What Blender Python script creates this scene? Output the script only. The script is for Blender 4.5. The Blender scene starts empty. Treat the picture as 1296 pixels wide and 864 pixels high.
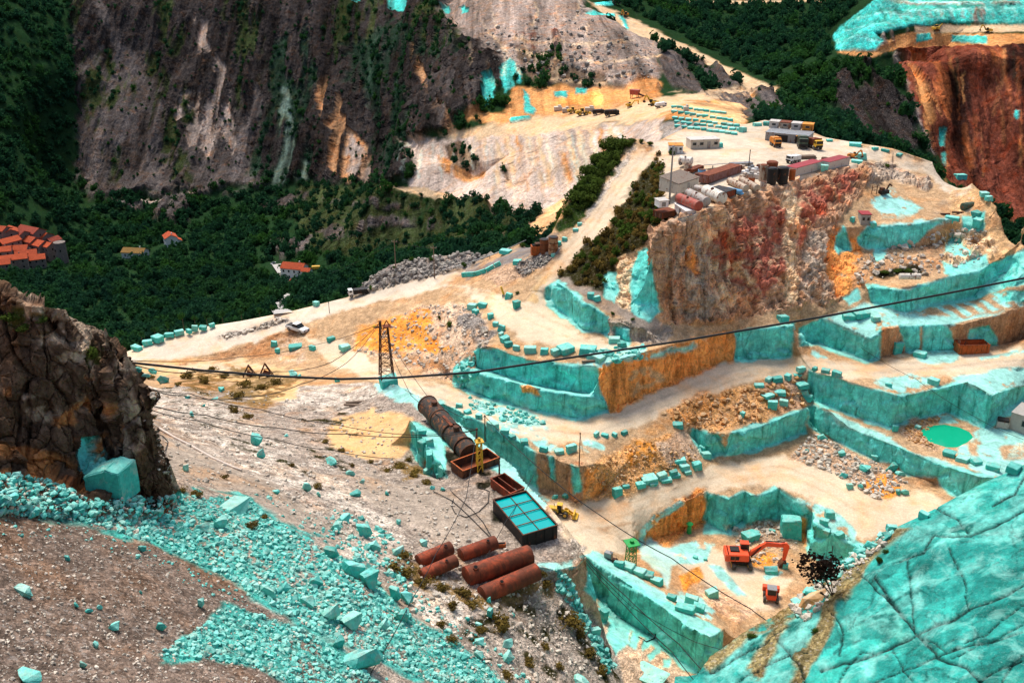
import bpy, bmesh, math, random
import numpy as np
from mathutils import Vector, Matrix, geometry
from mathutils.bvhtree import BVHTree

# ------------------------------------------------------------------ camera, sky, sun, exposure
SC = bpy.context.scene
CAMZ, PITCH, FPX = 105.0, math.radians(24.0), 1200.0
cam_d = bpy.data.cameras.new('camera')
cam = bpy.data.objects.new('camera', cam_d)
SC.collection.objects.link(cam)
cam.location = (0, 0, CAMZ)
cam.rotation_euler = (math.radians(90) - PITCH, 0, 0)
cam_d.sensor_width = 36.0
cam_d.lens = 36.0 * FPX / 1296.0
cam_d.clip_start = 1.0
cam_d.clip_end = 9000.0
SC.camera = cam

SUN_EL, SUN_AZ = math.radians(60), math.radians(335)     # azimuth clockwise from +Y
w = bpy.data.worlds.new('World')
SC.world = w
w.use_nodes = True
nt = w.node_tree
sky = nt.nodes.new('ShaderNodeTexSky')
sky.sky_type = 'NISHITA'
sky.sun_disc = False
sky.sun_elevation = SUN_EL
sky.sun_rotation = SUN_AZ
sky.air_density = 1.0
sky.dust_density = 3.0
sky.ozone_density = 1.0
bg = nt.nodes['Background']
bg.inputs['Strength'].default_value = 0.13
nt.links.new(sky.outputs['Color'], bg.inputs['Color'])
sl = bpy.data.lights.new('sun', 'SUN')
sl.energy = 2.7
sl.angle = math.radians(16.0)
sl.color = (1.0, 0.95, 0.87)
sun = bpy.data.objects.new('sun', sl)
SC.collection.objects.link(sun)
sd = Vector((math.sin(SUN_AZ) * math.cos(SUN_EL), math.cos(SUN_AZ) * math.cos(SUN_EL), math.sin(SUN_EL)))
sun.rotation_euler = sd.to_track_quat('Z', 'Y').to_euler()
SC.view_settings.view_transform = 'Standard'
SC.view_settings.look = 'None'
SC.view_settings.gamma = 1.0
SC.view_settings.use_curve_mapping = False
SC.view_settings.exposure = 0.62
SC.cycles.max_bounces = 5
SC.cycles.diffuse_bounces = 3

RNG = np.random.default_rng(7)
random.seed(7)
CS, SN = math.cos(PITCH), math.sin(PITCH)


def U(px, py, z=None, Y=None):
    """world point seen at photo pixel (px, py) at height z or at forward distance Y"""
    r, u = (px - 648) / FPX, (432 - py) / FPX
    d = (r, CS + u * SN, -SN + u * CS)
    t = (z - CAMZ) / d[2] if z is not None else Y / d[1]
    return (d[0] * t, d[1] * t, CAMZ + d[2] * t)


def pix(P):
    """photo pixels (and depth) of world points, N x 3"""
    v = P - np.array([0, 0, CAMZ])
    dep = v[:, 1] * CS - v[:, 2] * SN
    up = v[:, 1] * SN + v[:, 2] * CS
    dd = np.where(dep > 1, dep, 1)
    return np.stack([648 + FPX * v[:, 0] / dd, 432 - FPX * up / dd], 1), dep


def zrow(y, py):
    r = (432 - py) / FPX
    return CAMZ + y * (r * CS - SN) / (CS + r * SN)


# ------------------------------------------------------------------ noise
def _hash(ix, iy, iz, seed):
    n = (ix * 374761393 + iy * 668265263 + iz * 1274126177 + seed * 974634777).astype(np.int64) & 0xffffffff
    n = ((n ^ (n >> 13)) * 1274126177) & 0xffffffff
    n = ((n ^ (n >> 16)) * 2246822519) & 0xffffffff
    return ((n ^ (n >> 15)) & 0xffffff) / float(0xffffff)


def vnoise(P, seed=0):
    i = np.floor(P).astype(np.int64)
    f = P - i
    f = f * f * f * (f * (f * 6 - 15) + 10)
    o = 0
    for dx in (0, 1):
        wx = f[:, 0] if dx else 1 - f[:, 0]
        for dy in (0, 1):
            wy = f[:, 1] if dy else 1 - f[:, 1]
            for dz in (0, 1):
                wz = f[:, 2] if dz else 1 - f[:, 2]
                o = o + wx * wy * wz * _hash(i[:, 0] + dx, i[:, 1] + dy, i[:, 2] + dz, seed)
    return o * 2 - 1


def fbm(P, octs=4, seed=0, gain=0.5, ridged=False):
    a, s, o = 1.0, 0.0, 0
    for k in range(octs):
        n = vnoise(P * (2.03 ** k) + 17.3 * k, seed + k)
        if ridged:
            n = 1 - 2 * np.abs(n)
        o = o + a * n
        s += a
        a *= gain
    return o / s


def cells(P, seed=0):
    """blocky cellular noise: nearest-feature distance and a random value per cell"""
    i = np.floor(P).astype(np.int64)
    best = np.full(len(P), 9.0)
    val = np.zeros(len(P))
    for dx in (-1, 0, 1):
        for dy in (-1, 0, 1):
            for dz in (-1, 0, 1):
                c = i + np.array([dx, dy, dz])
                q = np.stack([_hash(c[:, 0], c[:, 1], c[:, 2], seed + s) for s in (1, 2, 3)], 1)
                d = np.sqrt((((c + q) - P) ** 2).sum(1))
                m = d < best
                best = np.where(m, d, best)
                val = np.where(m, _hash(c[:, 0], c[:, 1], c[:, 2], seed + 9), val)
    return best, val * 2 - 1


def facets(P, seed=0):
    """broken-rock relief: every cell a tilted plane of its own, and the distance to the joint between cells"""
    i = np.floor(P).astype(np.int64)
    b1 = np.full(len(P), 9.0); b2 = np.full(len(P), 9.0)
    out = np.zeros(len(P))
    for dx in (-1, 0, 1):
        for dy in (-1, 0, 1):
            for dz in (-1, 0, 1):
                c = i + np.array([dx, dy, dz])
                h = [_hash(c[:, 0], c[:, 1], c[:, 2], seed + s) for s in range(1, 8)]
                q = c + np.stack(h[:3], 1)
                d = np.linalg.norm(q - P, axis=1)
                g = (np.stack(h[3:6], 1) - .5) * 2.2
                val = (h[6] - .5) * 1.6 + ((P - q) * g).sum(1)
                m = d < b1
                b2 = np.where(m, b1, np.minimum(b2, d))
                out = np.where(m, val, out)
                b1 = np.where(m, d, b1)
    return out, b2 - b1


# ------------------------------------------------------------------ survey model: points and breaklines -> triangulated surface
class Survey:
    def __init__(self):
        self.P, self.E, self.hard = [], [], []

    def add(self, p, hard=False):
        self.P.append(tuple(p))
        self.hard.append(hard)
        return len(self.P) - 1

    def pts(self, lst, by='z'):
        for a in lst:
            self.add(U(a[0], a[1], **{by: a[2]}))

    def world(self, lst, hard=False, close=False):
        ids = [self.add(p, hard) for p in lst]
        for a, b in zip(ids, ids[1:]):
            self.E.append((a, b))
        if close:
            self.E.append((ids[-1], ids[0]))
        return lst

    def line(self, lst, by='z', hard=False):
        return self.world([U(a[0], a[1], **{by: a[2]}) for a in lst], hard)

    def behind(self, line, steps):
        """lines further from the camera than a crest line: (distance, change of height)"""
        for d, dz in steps:
            q = []
            for p in line:
                r = math.hypot(p[0], p[1])
                k = (r + d) / r
                q.append((p[0] * k, p[1] * k, p[2] + dz))
            self.world(q)

    def wall(self, lst, back=0.4):
        """a cut face: foot at (px, py_foot, z_foot), its top edge straight above it at row py_top"""
        bot, top = [], []
        for px, pb, zb, pt in lst:
            b = U(px, pb, z=zb)
            zt = zrow(b[1], pt)
            r = math.hypot(b[0], b[1])
            k = (r + back) / r
            bot.append(b)
            top.append((b[0] * k, b[1] * k, zt))
        self.world(bot, True)
        self.world(top, True)
        return bot, top

    def tin(self):
        v2 = [Vector((p[0], p[1])) for p in self.P]
        ov, oe, of, ivv, ie, iff = geometry.delaunay_2d_cdt(v2, self.E, [], 0, 0.02)
        V = np.zeros((len(ov), 3))
        H = np.zeros(len(ov), bool)
        A = np.array(self.P)
        hd = np.array(self.hard)
        S0, S1 = A[[e[0] for e in self.E]], A[[e[1] for e in self.E]]
        for i, p in enumerate(ov):
            V[i, :2] = p
            if ivv[i]:
                V[i, 2] = A[ivv[i][0], 2]
                H[i] = hd[ivv[i]].any()
            else:
                d = S1[:, :2] - S0[:, :2]
                q = np.array(p) - S0[:, :2]
                t = np.clip((q * d).sum(1) / np.maximum((d * d).sum(1), 1e-9), 0, 1)
                dist = np.linalg.norm(q - d * t[:, None], axis=1)
                k = int(dist.argmin())
                V[i, 2] = S0[k, 2] * (1 - t[k]) + S1[k, 2] * t[k]
        T = np.array([f for f in of], dtype=np.int64)
        # orientation up
        a, b, c = V[T[:, 0]], V[T[:, 1]], V[T[:, 2]]
        cr = (b[:, 0] - a[:, 0]) * (c[:, 1] - a[:, 1]) - (b[:, 1] - a[:, 1]) * (c[:, 0] - a[:, 0])
        T[cr < 0] = T[cr < 0][:, ::-1]
        CE = np.array([e for k, e in enumerate(oe) if ie[k]], dtype=np.int64).reshape(-1, 2)
        return V, T, H, CE


def refine(V, T, H, CE, thr, rounds=14):
    """split every edge that looks longer than thr photo pixels, conformingly; coarse outside the view"""
    for _ in range(rounds):
        px, dep = pix(V)
        n = len(V)
        E = np.concatenate([T[:, [0, 1]], T[:, [1, 2]], T[:, [2, 0]]])
        E.sort(axis=1)
        key = E[:, 0] * (n + 1) + E[:, 1]
        uk, inv = np.unique(key, return_inverse=True)
        ea, eb = uk // (n + 1), uk % (n + 1)
        L = np.linalg.norm(V[ea] - V[eb], axis=1)
        D = np.linalg.norm((V[ea] + V[eb]) / 2 - np.array([0, 0, CAMZ]), axis=1)
        ang = L / np.maximum(D, 20) * FPX
        scr = np.linalg.norm(px[ea] - px[eb], axis=1)
        lo = np.minimum(px[ea], px[eb])
        hi = np.maximum(px[ea], px[eb])
        vis = (hi[:, 0] > -60) & (lo[:, 0] < 1356) & (hi[:, 1] > -40) & (lo[:, 1] < 910) & (dep[ea] > 15) & (dep[eb] > 15)
        ang = np.where(vis, np.maximum(scr, 0.45 * ang), ang)
        lim = np.where(vis, thr, max(thr * 12, 150))
        mark = ang > lim
        if not mark.any():
            break
        mid = np.full(len(uk), -1, dtype=np.int64)
        mid[mark] = n + np.arange(mark.sum())
        NV = (V[ea[mark]] + V[eb[mark]]) / 2
        if len(CE):
            ce = np.sort(CE, axis=1)
            ck = ce[:, 0] * (n + 1) + ce[:, 1]
            pos = np.clip(np.searchsorted(uk, ck), 0, len(uk) - 1)
            ok = uk[pos] == ck
            cm = np.where(ok, mid[pos], -1)
            iscon = np.zeros(len(uk), bool)
            iscon[pos[ok]] = True
            hn = H[ea[mark]] & H[eb[mark]] & iscon[mark]
            s = cm >= 0
            CE = np.concatenate([CE[~s], np.stack([CE[s, 0], cm[s]], 1), np.stack([cm[s], CE[s, 1]], 1)])
        else:
            hn = np.zeros(mark.sum(), bool)
        m = mid[inv].reshape(3, -1).T            # midpoints of edges 01, 12, 20
        V = np.concatenate([V, NV])
        H = np.concatenate([H, hn])
        c = (m >= 0).sum(1)
        out = [T[c == 0]]
        for k in range(3):                       # one marked edge
            s = (c == 1) & (m[:, k] >= 0)
            a, b, d, e = T[s, k], T[s, (k + 1) % 3], T[s, (k + 2) % 3], m[s, k]
            out += [np.stack([a, e, d], 1), np.stack([e, b, d], 1)]
            s = (c == 2) & (m[:, k] < 0)         # edge k unmarked
            a, b, d = T[s, k], T[s, (k + 1) % 3], T[s, (k + 2) % 3]
            e, f = m[s, (k + 1) % 3], m[s, (k + 2) % 3]   # mid of b-d, d-a
            out += [np.stack([f, e, d], 1), np.stack([a, b, e], 1), np.stack([a, e, f], 1)]
        s = c == 3
        a, b, d = T[s, 0], T[s, 1], T[s, 2]
        e, f, g = m[s, 0], m[s, 1], m[s, 2]
        out += [np.stack([a, e, g], 1), np.stack([e, b, f], 1), np.stack([g, f, d], 1), np.stack([e, f, g], 1)]
        T = np.concatenate(out)
    return V, T, H, CE


def edges_of(T, n):
    E = np.concatenate([T[:, [0, 1]], T[:, [1, 2]], T[:, [2, 0]]])
    E.sort(axis=1)
    k = np.unique(E[:, 0] * (n + 1) + E[:, 1])
    return k // (n + 1), k % (n + 1)


def smooth(V, T, keep, rounds, lam=0.6):
    a, b = edges_of(T, len(V))
    n = len(V)
    w_ = 1 / np.maximum(np.hypot(V[a, 0] - V[b, 0], V[a, 1] - V[b, 1]), 0.3)
    deg = np.maximum(np.bincount(a, w_, n) + np.bincount(b, w_, n), 1e-9)
    V = V.copy()
    for _ in range(rounds):
        s = np.bincount(a, w_ * V[b, 2], n) + np.bincount(b, w_ * V[a, 2], n)
        V[:, 2] += np.where(keep, 0, lam) * (s / deg - V[:, 2])
    return V


def vnormals(V, T):
    fn = np.cross(V[T[:, 1]] - V[T[:, 0]], V[T[:, 2]] - V[T[:, 0]])
    N = np.zeros_like(V)
    for k in range(3):
        for c in range(3):
            N[:, c] += np.bincount(T[:, k], fn[:, c], len(V))
    return N / np.maximum(np.linalg.norm(N, axis=1), 1e-9)[:, None]


def link(name, me, mat=None, parent=None):
    o = bpy.data.objects.new(name, me)
    SC.collection.objects.link(o)
    if mat is not None:
        for m in (mat if isinstance(mat, (list, tuple)) else [mat]):
            me.materials.append(m)
    if parent is not None:
        o.parent = parent
    return o


def mesh_np(name, V, F, sm=False):
    """mesh from numpy vertices and an (n, k) array of equal-size faces"""
    F = np.asarray(F)
    me = bpy.data.meshes.new(name)
    k = F.shape[1]
    me.vertices.add(len(V))
    me.vertices.foreach_set('co', np.asarray(V, dtype=np.float32).ravel())
    me.loops.add(F.size)
    me.loops.foreach_set('vertex_index', F.astype(np.int32).ravel())
    me.polygons.add(len(F))
    me.polygons.foreach_set('loop_start', np.arange(0, F.size, k, dtype=np.int32))
    me.polygons.foreach_set('loop_total', np.full(len(F), k, dtype=np.int32))
    me.polygons.foreach_set('use_smooth', np.full(len(F), sm))
    me.update(calc_edges=True)
    return me


def attr(me, name, A):
    A = np.asarray(A, dtype=np.float32)
    if A.ndim == 1:
        t = me.attributes.new(name, 'FLOAT', 'POINT')
        t.data.foreach_set('value', A)
    else:
        t = me.attributes.new(name, 'FLOAT_COLOR', 'POINT')
        t.data.foreach_set('color', np.concatenate([A, np.ones((len(A), 1), np.float32)], 1).ravel())


def in_poly(px, poly):
    x, y = px[:, 0], px[:, 1]
    c = np.zeros(len(px), bool)
    n = len(poly)
    for i in range(n):
        x0, y0 = poly[i]
        x1, y1 = poly[(i + 1) % n]
        if y0 == y1:
            continue
        m = (y0 > y) != (y1 > y)
        c ^= m & (x < (x1 - x0) * (y - y0) / (y1 - y0) + x0)
    return c


def seg_dist(px, line, close=False):
    d = np.full(len(px), 1e9)
    L = list(line) + ([line[0]] if close else [])
    for (x0, y0), (x1, y1) in zip(L, L[1:]):
        dx, dy = x1 - x0, y1 - y0
        t = np.clip(((px[:, 0] - x0) * dx + (px[:, 1] - y0) * dy) / max(dx * dx + dy * dy, 1e-9), 0, 1)
        d = np.minimum(d, np.hypot(px[:, 0] - x0 - t * dx, px[:, 1] - y0 - t * dy))
    return d


def tag(o, label=None, cat=None, group=None, kind=None):
    if label: o['label'] = label
    if cat: o['category'] = cat
    if group: o['group'] = group
    if kind: o['kind'] = kind
    return o
# ------------------------------------------------------------------ the lie of the land (photo pixel, height or distance)
S = Survey()
# white road along the valley rim
rim = S.line([(120, 462, -7), (160, 445, -6), (181, 437, -5), (205, 429, -4), (239, 417, -3), (274, 411, -2), (306, 406, -.5), (337, 400, 0.5), (368, 394, 1.5),
              (420, 381, 4), (440, 376, 5), (462, 371, 6)], hard=True)
rim2 = S.line([(462, 371, 6), (500, 362, 8), (560, 350, 12), (610, 335, 16), (650, 320, 19.5), (672, 309, 22), (700, 296, 24)])
mound = S.line([(458, 362, 6.5), (475, 348, 9), (492, 338, 12), (520, 329, 14), (550, 326, 15), (588, 320, 17), (606, 322, 18), (625, 322, 18.5), (660, 308, 22)], hard=True)
S.behind(rim[:-1], [(6, -4), (30, -24)])
S.behind(mound, [(8, -6), (34, -28)])
S.line([(205, 462, -6), (250, 451, -4.5), (300, 440, -2.5), (335, 427, -1), (370, 408, 1.2), (400, 398, 3), (432, 391, 4.5), (500, 375, 8), (560, 362, 12), (600, 350, 15.5), (640, 338, 19)])
S.line([(275, 424, -2), (300, 421, -1), (340, 410, 0.5), (366, 402, 1.7)])
S.line([(240, 464, -7), (300, 455, -7), (345, 446, -5.5), (376, 428, -.5)])
S.pts([(400, 420, .8), (376, 417, .5), (430, 425, 1.2), (410, 440, .8), (180, 470, -6.5), (250, 478, -6.5), (330, 472, -5.5), (380, 470, -3), (420, 470, 0),
       (360, 440, -3), (390, 445, -.5), (440, 452, 2)])
# haul road
S.pts([(450, 462, 3), (500, 485, 4.5), (560, 508, 6), (600, 522, 7), (620, 536, 7), (700, 548, 8), (760, 545, 8.5), (820, 525, 9.5), (880, 500, 10.5), (940, 475, 11.5), (1000, 466, 12.5),
       (1080, 466, 13.2), (1160, 468, 13.5), (1230, 462, 14), (1296, 455, 14.5), (1400, 440, 16)])
# orange bank between the two roads
S.line([(432, 402, 4.8), (470, 398, 7), (510, 391, 9.5), (545, 386, 12), (575, 380, 14), (600, 384, 16)])
S.line([(440, 425, 3), (462, 418, 5), (495, 410, 7), (520, 402, 10), (535, 395, 11.5)])
S.pts([(450, 440, 2.8), (470, 432, 3.5), (500, 430, 5), (530, 425, 7), (560, 420, 11.5), (520, 452, 5), (560, 450, 8.5), (600, 420, 16), (590, 440, 13), (560, 475, 6.3), (600, 400, 17), (540, 442, 6.5), (565, 443, 7)])
# cut faces above the haul road
w1b, w1t = S.wall([(566, 476, 5.6, 468), (578, 486, 6.3, 470), (600, 496, 6.7, 470), (630, 507, 7, 479), (665, 517, 7.5, 489), (700, 524, 8, 496), (738, 530, 8.3, 502), (764, 521, 9, 508)])
w2 = [(606, 466, 438), (625, 471, 440), (640, 477, 447), (668, 486, 456), (720, 495, 462), (752, 499, 464)]
S.wall([(a, b, zrow(U(a, b + 22, z=7.6)[1] + 2.5, b), c) for a, b, c in w2])
S.wall([(761, 521, 9, 464), (800, 507, 9.7, 452), (850, 484, 10.7, 439), (900, 463, 11.6, 429), (928, 456, 12, 424)], back=1.6)
S.wall([(932, 455, 12, 421), (974, 453, 12.3, 416), (998, 450, 12.6, 411)])
# junction above them
S.pts([(620, 425, 17.5), (660, 440, 18.2), (700, 430, 18.5), (740, 440, 18.5), (660, 400, 19), (700, 405, 19), (740, 430, 18.8), (640, 380, 18.8), (610, 385, 18), (580, 372, 15.5), (620, 360, 18), (660, 360, 20.5),
       (800, 436, 18.6), (850, 425, 19), (900, 415, 19.2), (950, 408, 19.5), (1000, 402, 20), (660, 330, 22.5), (690, 318, 24), (640, 350, 19.5)])
# ramp up to the yard
S.line([(664, 388, 19.3), (670, 368, 21), (685, 342, 24.3), (723, 290, 31), (785, 218, 40), (808, 190, 44.3), (822, 183, 45)])
bank_l = S.line([(697, 298, 29.5), (706, 278, 32.5), (719, 254, 36.5), (738, 226, 39.5), (754, 202, 42.5), (773, 184, 45.2), (794, 176, 46.4), (812, 176, 46)], hard=True)
S.behind(bank_l, [(3, -3), (14, -16), (34, -40)])
S.line([(696, 384, 19.5), (708, 360, 22.3), (728, 338, 25), (767, 292, 31.3), (795, 240, 38.7), (832, 194, 45)])
w4 = S.wall([(694, 382, 19.2, 362), (704, 390, 19, 358), (715, 398, 19, 365), (739, 417, 18.8, 384), (769, 423, 18.8, 402), (796, 432, 18.7, 414), (830, 430, 18.9, 419)])
S.line([(716, 352, 26.2), (740, 366, 25), (772, 388, 23), (800, 402, 21.7), (836, 414, 20.2), (852, 418, 19.6)])
cliff_foot = S.line([(722, 346, 27), (752, 364, 25.5), (780, 382, 23.6), (812, 399, 22), (840, 408, 20.5), (872, 412, 20), (905, 406, 20), (938, 398, 20.4), (980, 392, 21), (1030, 384, 22), (1060, 380, 23)])
yard_front = S.line([(835, 288, 43.5), (846, 279, 44.5), (878, 272, 45), (913, 257, 45), (963, 236, 45), (1005, 225, 45), (1051, 216, 45), (1085, 207, 45)], hard=True)
S.pts([(848, 330, 33), (835, 300, 40), (800, 330, 32), (780, 360, 27.5), (760, 330, 30.5), (790, 300, 35.5), (815, 265, 40.5), (832, 235, 43.5)])
S.line([(842, 204, 45), (841, 240, 44.8), (843, 268, 44.8)])
# back rim of the yard and the loop road
yb = S.line([(828, 181, 45.2), (850, 170, 45), (872, 160, 45), (905, 160, 45), (945, 157, 45), (968, 152, 45), (1010, 160, 45), (1045, 174, 45), (1085, 181, 45), (1130, 188, 44.6), (1180, 205, 43),
             (1230, 232, 41.5), (1262, 262, 39.5), (1296, 286, 38), (1360, 330, 36)], hard=True)
S.behind(yb, [(5, -8), (24, -34), (60, -62)])
S.pts([(900, 200, 45), (960, 200, 45), (1040, 200, 45), (880, 230, 45), (930, 235, 45), (860, 262, 45), (870, 200, 45)])
S.line([(1092, 196, 45), (1130, 198, 44), (1165, 208, 42), (1195, 225, 40), (1205, 240, 38.5), (1195, 256, 37), (1170, 270, 36)])
S.line([(1097, 206, 44.5), (1130, 207, 43), (1155, 213, 41.5)])
S.line([(1100, 228, 38), (1130, 224, 38), (1160, 222, 38.5), (1182, 232, 38)])
S.pts([(1130, 250, 36.5), (1110, 270, 36), (1150, 265, 36), (1230, 265, 37), (1215, 250, 38)])
pf = S.wall([(1058, 319, 28.5, 290), (1090, 317, 29, 288), (1118, 315, 29.5, 287), (1150, 313, 29.5, 285), (1180, 311, 29.5, 279), (1200, 306, 29.5, 280), (1235, 310, 30, 292)], back=1)
S.pts([(1050, 285, 36), (1250, 300, 36), (1296, 318, 34), (1080, 330, 27.5), (1120, 340, 27.5), (1160, 345, 27.5), (1200, 335, 28), (1240, 325, 29), (1080, 360, 24)])
S.wall([(1100, 381, 22, 364), (1125, 391, 21.4, 367), (1147, 395, 21, 368), (1181, 386, 21.2, 353), (1197, 383, 21.4, 350), (1231, 377, 21.8, 344), (1281, 363, 22.4, 328), (1296, 354, 22.6, 317), (1350, 330, 23.5, 296)])
S.wall([(1014, 436, 12.9, 414), (1036, 434, 13, 403), (1066, 445, 13, 415), (1097, 456, 13, 429), (1113, 452, 13.2, 417), (1137, 446, 13.4, 414), (1147, 445, 13.4, 413), (1211, 442, 13.8, 411), (1264, 436, 14.2, 397), (1296, 430, 14.6, 388), (1360, 415, 15.5, 372)])
S.pts([(1060, 395, 20.5), (1100, 400, 19.8), (1150, 402, 20), (1220, 395, 20.2), (1260, 380, 20.8), (1180, 400, 20), (1296, 370, 21.5)])
# cut faces below the haul road
S.wall([(1024, 500, 6.3, 470), (1031, 507, 6.2, 472), (1077, 524, 6, 486), (1127, 540, 6, 501), (1134, 536, 6, 503), (1165, 528, 6, 497), (1197, 521, 6, 489), (1216, 527, 6, 484), (1247, 542, 6, 501), (1274, 520, 6.5, 494), (1296, 505, 7, 488), (1350, 490, 7.5, 470)])
S.pts([(1000, 480, 11.6), (1060, 478, 12.6), (1120, 485, 12.8), (1200, 478, 13.3), (1250, 478, 13.5), (960, 492, 10.8), (910, 505, 9), (880, 520, 8)])
S.wall([(1024, 537, .8, 514), (1040, 549, .8, 517), (1071, 564, .8, 542), (1097, 576, .6, 553), (1141, 596, .4, 571), (1187, 613, .3, 590), (1230, 637, 0, 604), (1250, 640, 0, 606), (1275, 625, 0, 600)])
S.pts([(1060, 530, 5.6), (1110, 550, 5.4), (1160, 555, 5.4), (1200, 578, 5.4), (1250, 580, 5.3), (1290, 560, 5.4), (1296, 590, 5)])
S.wall([(878, 562, 1.6, 543), (897, 577, 1.2, 548), (921, 580, 1, 551), (947, 571, .9, 544), (985, 560, .8, 531), (1018, 547, .8, 517)])
S.pts([(870, 535, 7.6), (900, 540, 6.6), (930, 530, 7), (980, 520, 7), (1010, 505, 7.5), (1000, 490, 10)])
POOL = [(1165, 544), (1175, 538), (1195, 536), (1215, 540), (1228, 546), (1233, 553), (1225, 560), (1212, 566), (1198, 566), (1180, 560), (1168, 553)]
S.line([(x, y, 5.5) for x, y in POOL + POOL[:1]], hard=True)
S.line([(1200 + (x - 1200) * 1.22, 551 + (y - 551) * 1.18, 5.5) for x, y in POOL + POOL[:1]], hard=True)
S.pts([(1185, 548, 4.6), (1200, 552, 4.6), (1215, 552, 4.6), (1200, 545, 4.6), (1178, 547, 4.8), (1205, 560, 4.8)])
# corner above the loader and the slope down from the haul road
S.wall([(562, 545, 0, 512), (600, 580, 0, 530), (640, 599, 0, 549), (678, 616, 0, 574), (694, 620, 0, 577), (708, 624, 0, 585), (729, 635, 0, 592), (752, 628, .2, 588), (764, 620, .5, 588)])
S.pts([(700, 560, 8), (740, 570, 8.2), (800, 560, 8.5), (840, 548, 9), (780, 590, 5.5), (830, 580, 4.5), (860, 565, 5), (780, 616, .7), (830, 608, .7), (880, 588, .9), (910, 585, .9), (850, 590, 2.6), (800, 600, 2.4)])
# floor level, pit and wedge
S.pts([(690, 645, 0), (715, 652, 0), (740, 680, 0), (760, 660, .2), (800, 640, .4), (850, 625, .5), (900, 605, .6), (950, 598, .6), (990, 590, .6), (1030, 580, .7), (1060, 605, .5), (1100, 635, .2), (1160, 640, 0), (1220, 650, 0), (1060, 640, .2), (1000, 600, .6), (1090, 670, 0), (1060, 575, .8)])
S.wall([(800, 700, -6, 688), (808, 688, -7, 672), (826, 682, -7.6, 656), (850, 675, -7.8, 640), (868, 668, -8, 634), (891, 660, -8, 623), (919, 673, -8, 634), (939, 657, -8, 623), (946, 664, -8, 628), (964, 658, -8, 626), (982, 655, -8, 617), (1010, 672, -8, 636), (1024, 676, -8, 648), (1024, 700, -8, 662), (1048, 706, -8, 676), (1068, 712, -8, 688), (1082, 718, -8, 694), (1110, 735, -8, 710)])
S.line([(800, 712, -1.2), (815, 728, -2), (835, 744, -3), (862, 762, -4), (890, 788, -5)])
S.line([(842, 700, -7), (850, 720, -7.2), (872, 744, -7.6), (905, 770, -8)])
S.pts([(880, 700, -8), (920, 690, -8), (940, 720, -8), (980, 700, -8), (1000, 740, -8), (930, 760, -8), (1020, 720, -8)])
S.wall([(742, 739, -6, 706), (772, 773, -9, 727), (825, 806, -9, 763), (864, 838, -9, 793), (893, 856, -9, 808), (903, 850, -9, 803), (912, 835, -9, 797)])
S.line([(745, 700, .2), (756, 699, .2), (800, 720, -.5), (850, 755, -1.5), (900, 790, -2.4)])
# shelf with the tanks
shelf = S.line([(470, 484, 14), (498, 486, 18.8), (515, 494, 20.5), (560, 520, 22.3), (605, 555, 24.5), (640, 583, 26.5), (690, 634, 28.8), (735, 690, 30), (738, 700, 30)], hard=True)
S.behind(shelf[1:], [(1.2, -15), (3, -26)])
S.pts([(540, 522, 22), (560, 560, 24.6), (600, 590, 26), (560, 640, 28), (600, 640, 28.5), (640, 690, 30), (700, 700, 30), (600, 740, 31), (540, 700, 30.5), (500, 650, 29.5), (540, 620, 27)])
S.wall([(520, 562, 21.8, 532), (529, 580, 21, 546), (540, 596, 21.6, 560), (556, 607, 23, 584), (563, 606, 25, 596)])
S.pts([(524, 610, 23), (500, 590, 22.5), (470, 575, 21.5)])
lip = S.line([(742, 703, 30), (730, 716, 29.6), (700, 720, 29.5), (680, 716, 30)], hard=True)
brink = S.line([(742, 706, 29.5), (740, 735, 23), (738, 764, 20.5), (766, 800, 20), (800, 850, 20), (815, 900, 20), (835, 1000, 20)])
S.behind(brink, [(2.2, -14), (4, -30)])
S.pts([(728, 722, 26), (720, 760, 23), (690, 745, 27), (700, 800, 25.5), (640, 800, 29.5), (740, 800, 21.5), (770, 850, 21), (660, 864, 29.5), (720, 864, 25), (680, 770, 27.5)])
S.pts([(800, 800, -9), (850, 860, -9), (780, 790, -9), (880, 900, -9)])
# near hillside below the camera
S.pts([(0, 600, 60), (100, 650, 56), (200, 640, 50), (300, 640, 45), (250, 700, 50), (400, 720, 42), (450, 760, 40), (540, 800, 36.5), (560, 864, 37), (600, 950, 38), (480, 720, 36),
       (0, 700, 62), (100, 720, 58.5), (0, 864, 64), (200, 800, 56), (300, 864, 54), (400, 864, 48), (0, 950, 68), (300, 950, 58), (480, 864, 42), (300, 780, 50), (-200, 864, 70), (-200, 600, 66),
       (190, 560, 41), (200, 500, 16), (250, 500, 9), (300, 560, 30), (250, 600, 42), (350, 600, 35), (400, 640, 35.5), (300, 520, 17), (350, 540, 21), (420, 600, 29), (330, 500, 8.5), (400, 500, 8.5),
       (450, 500, 12), (430, 485, 6), (300, 488, 2), (360, 485, 3.5), (200, 478, -2), (470, 500, 15.5), (440, 650, 33), (480, 690, 33.5), (180, 520, 24),
       (432, 524, 15.5), (520, 530, 18.5), (470, 520, 16.5), (430, 550, 18), (500, 560, 20), (460, 580, 21.5), (410, 560, 21)])
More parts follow.
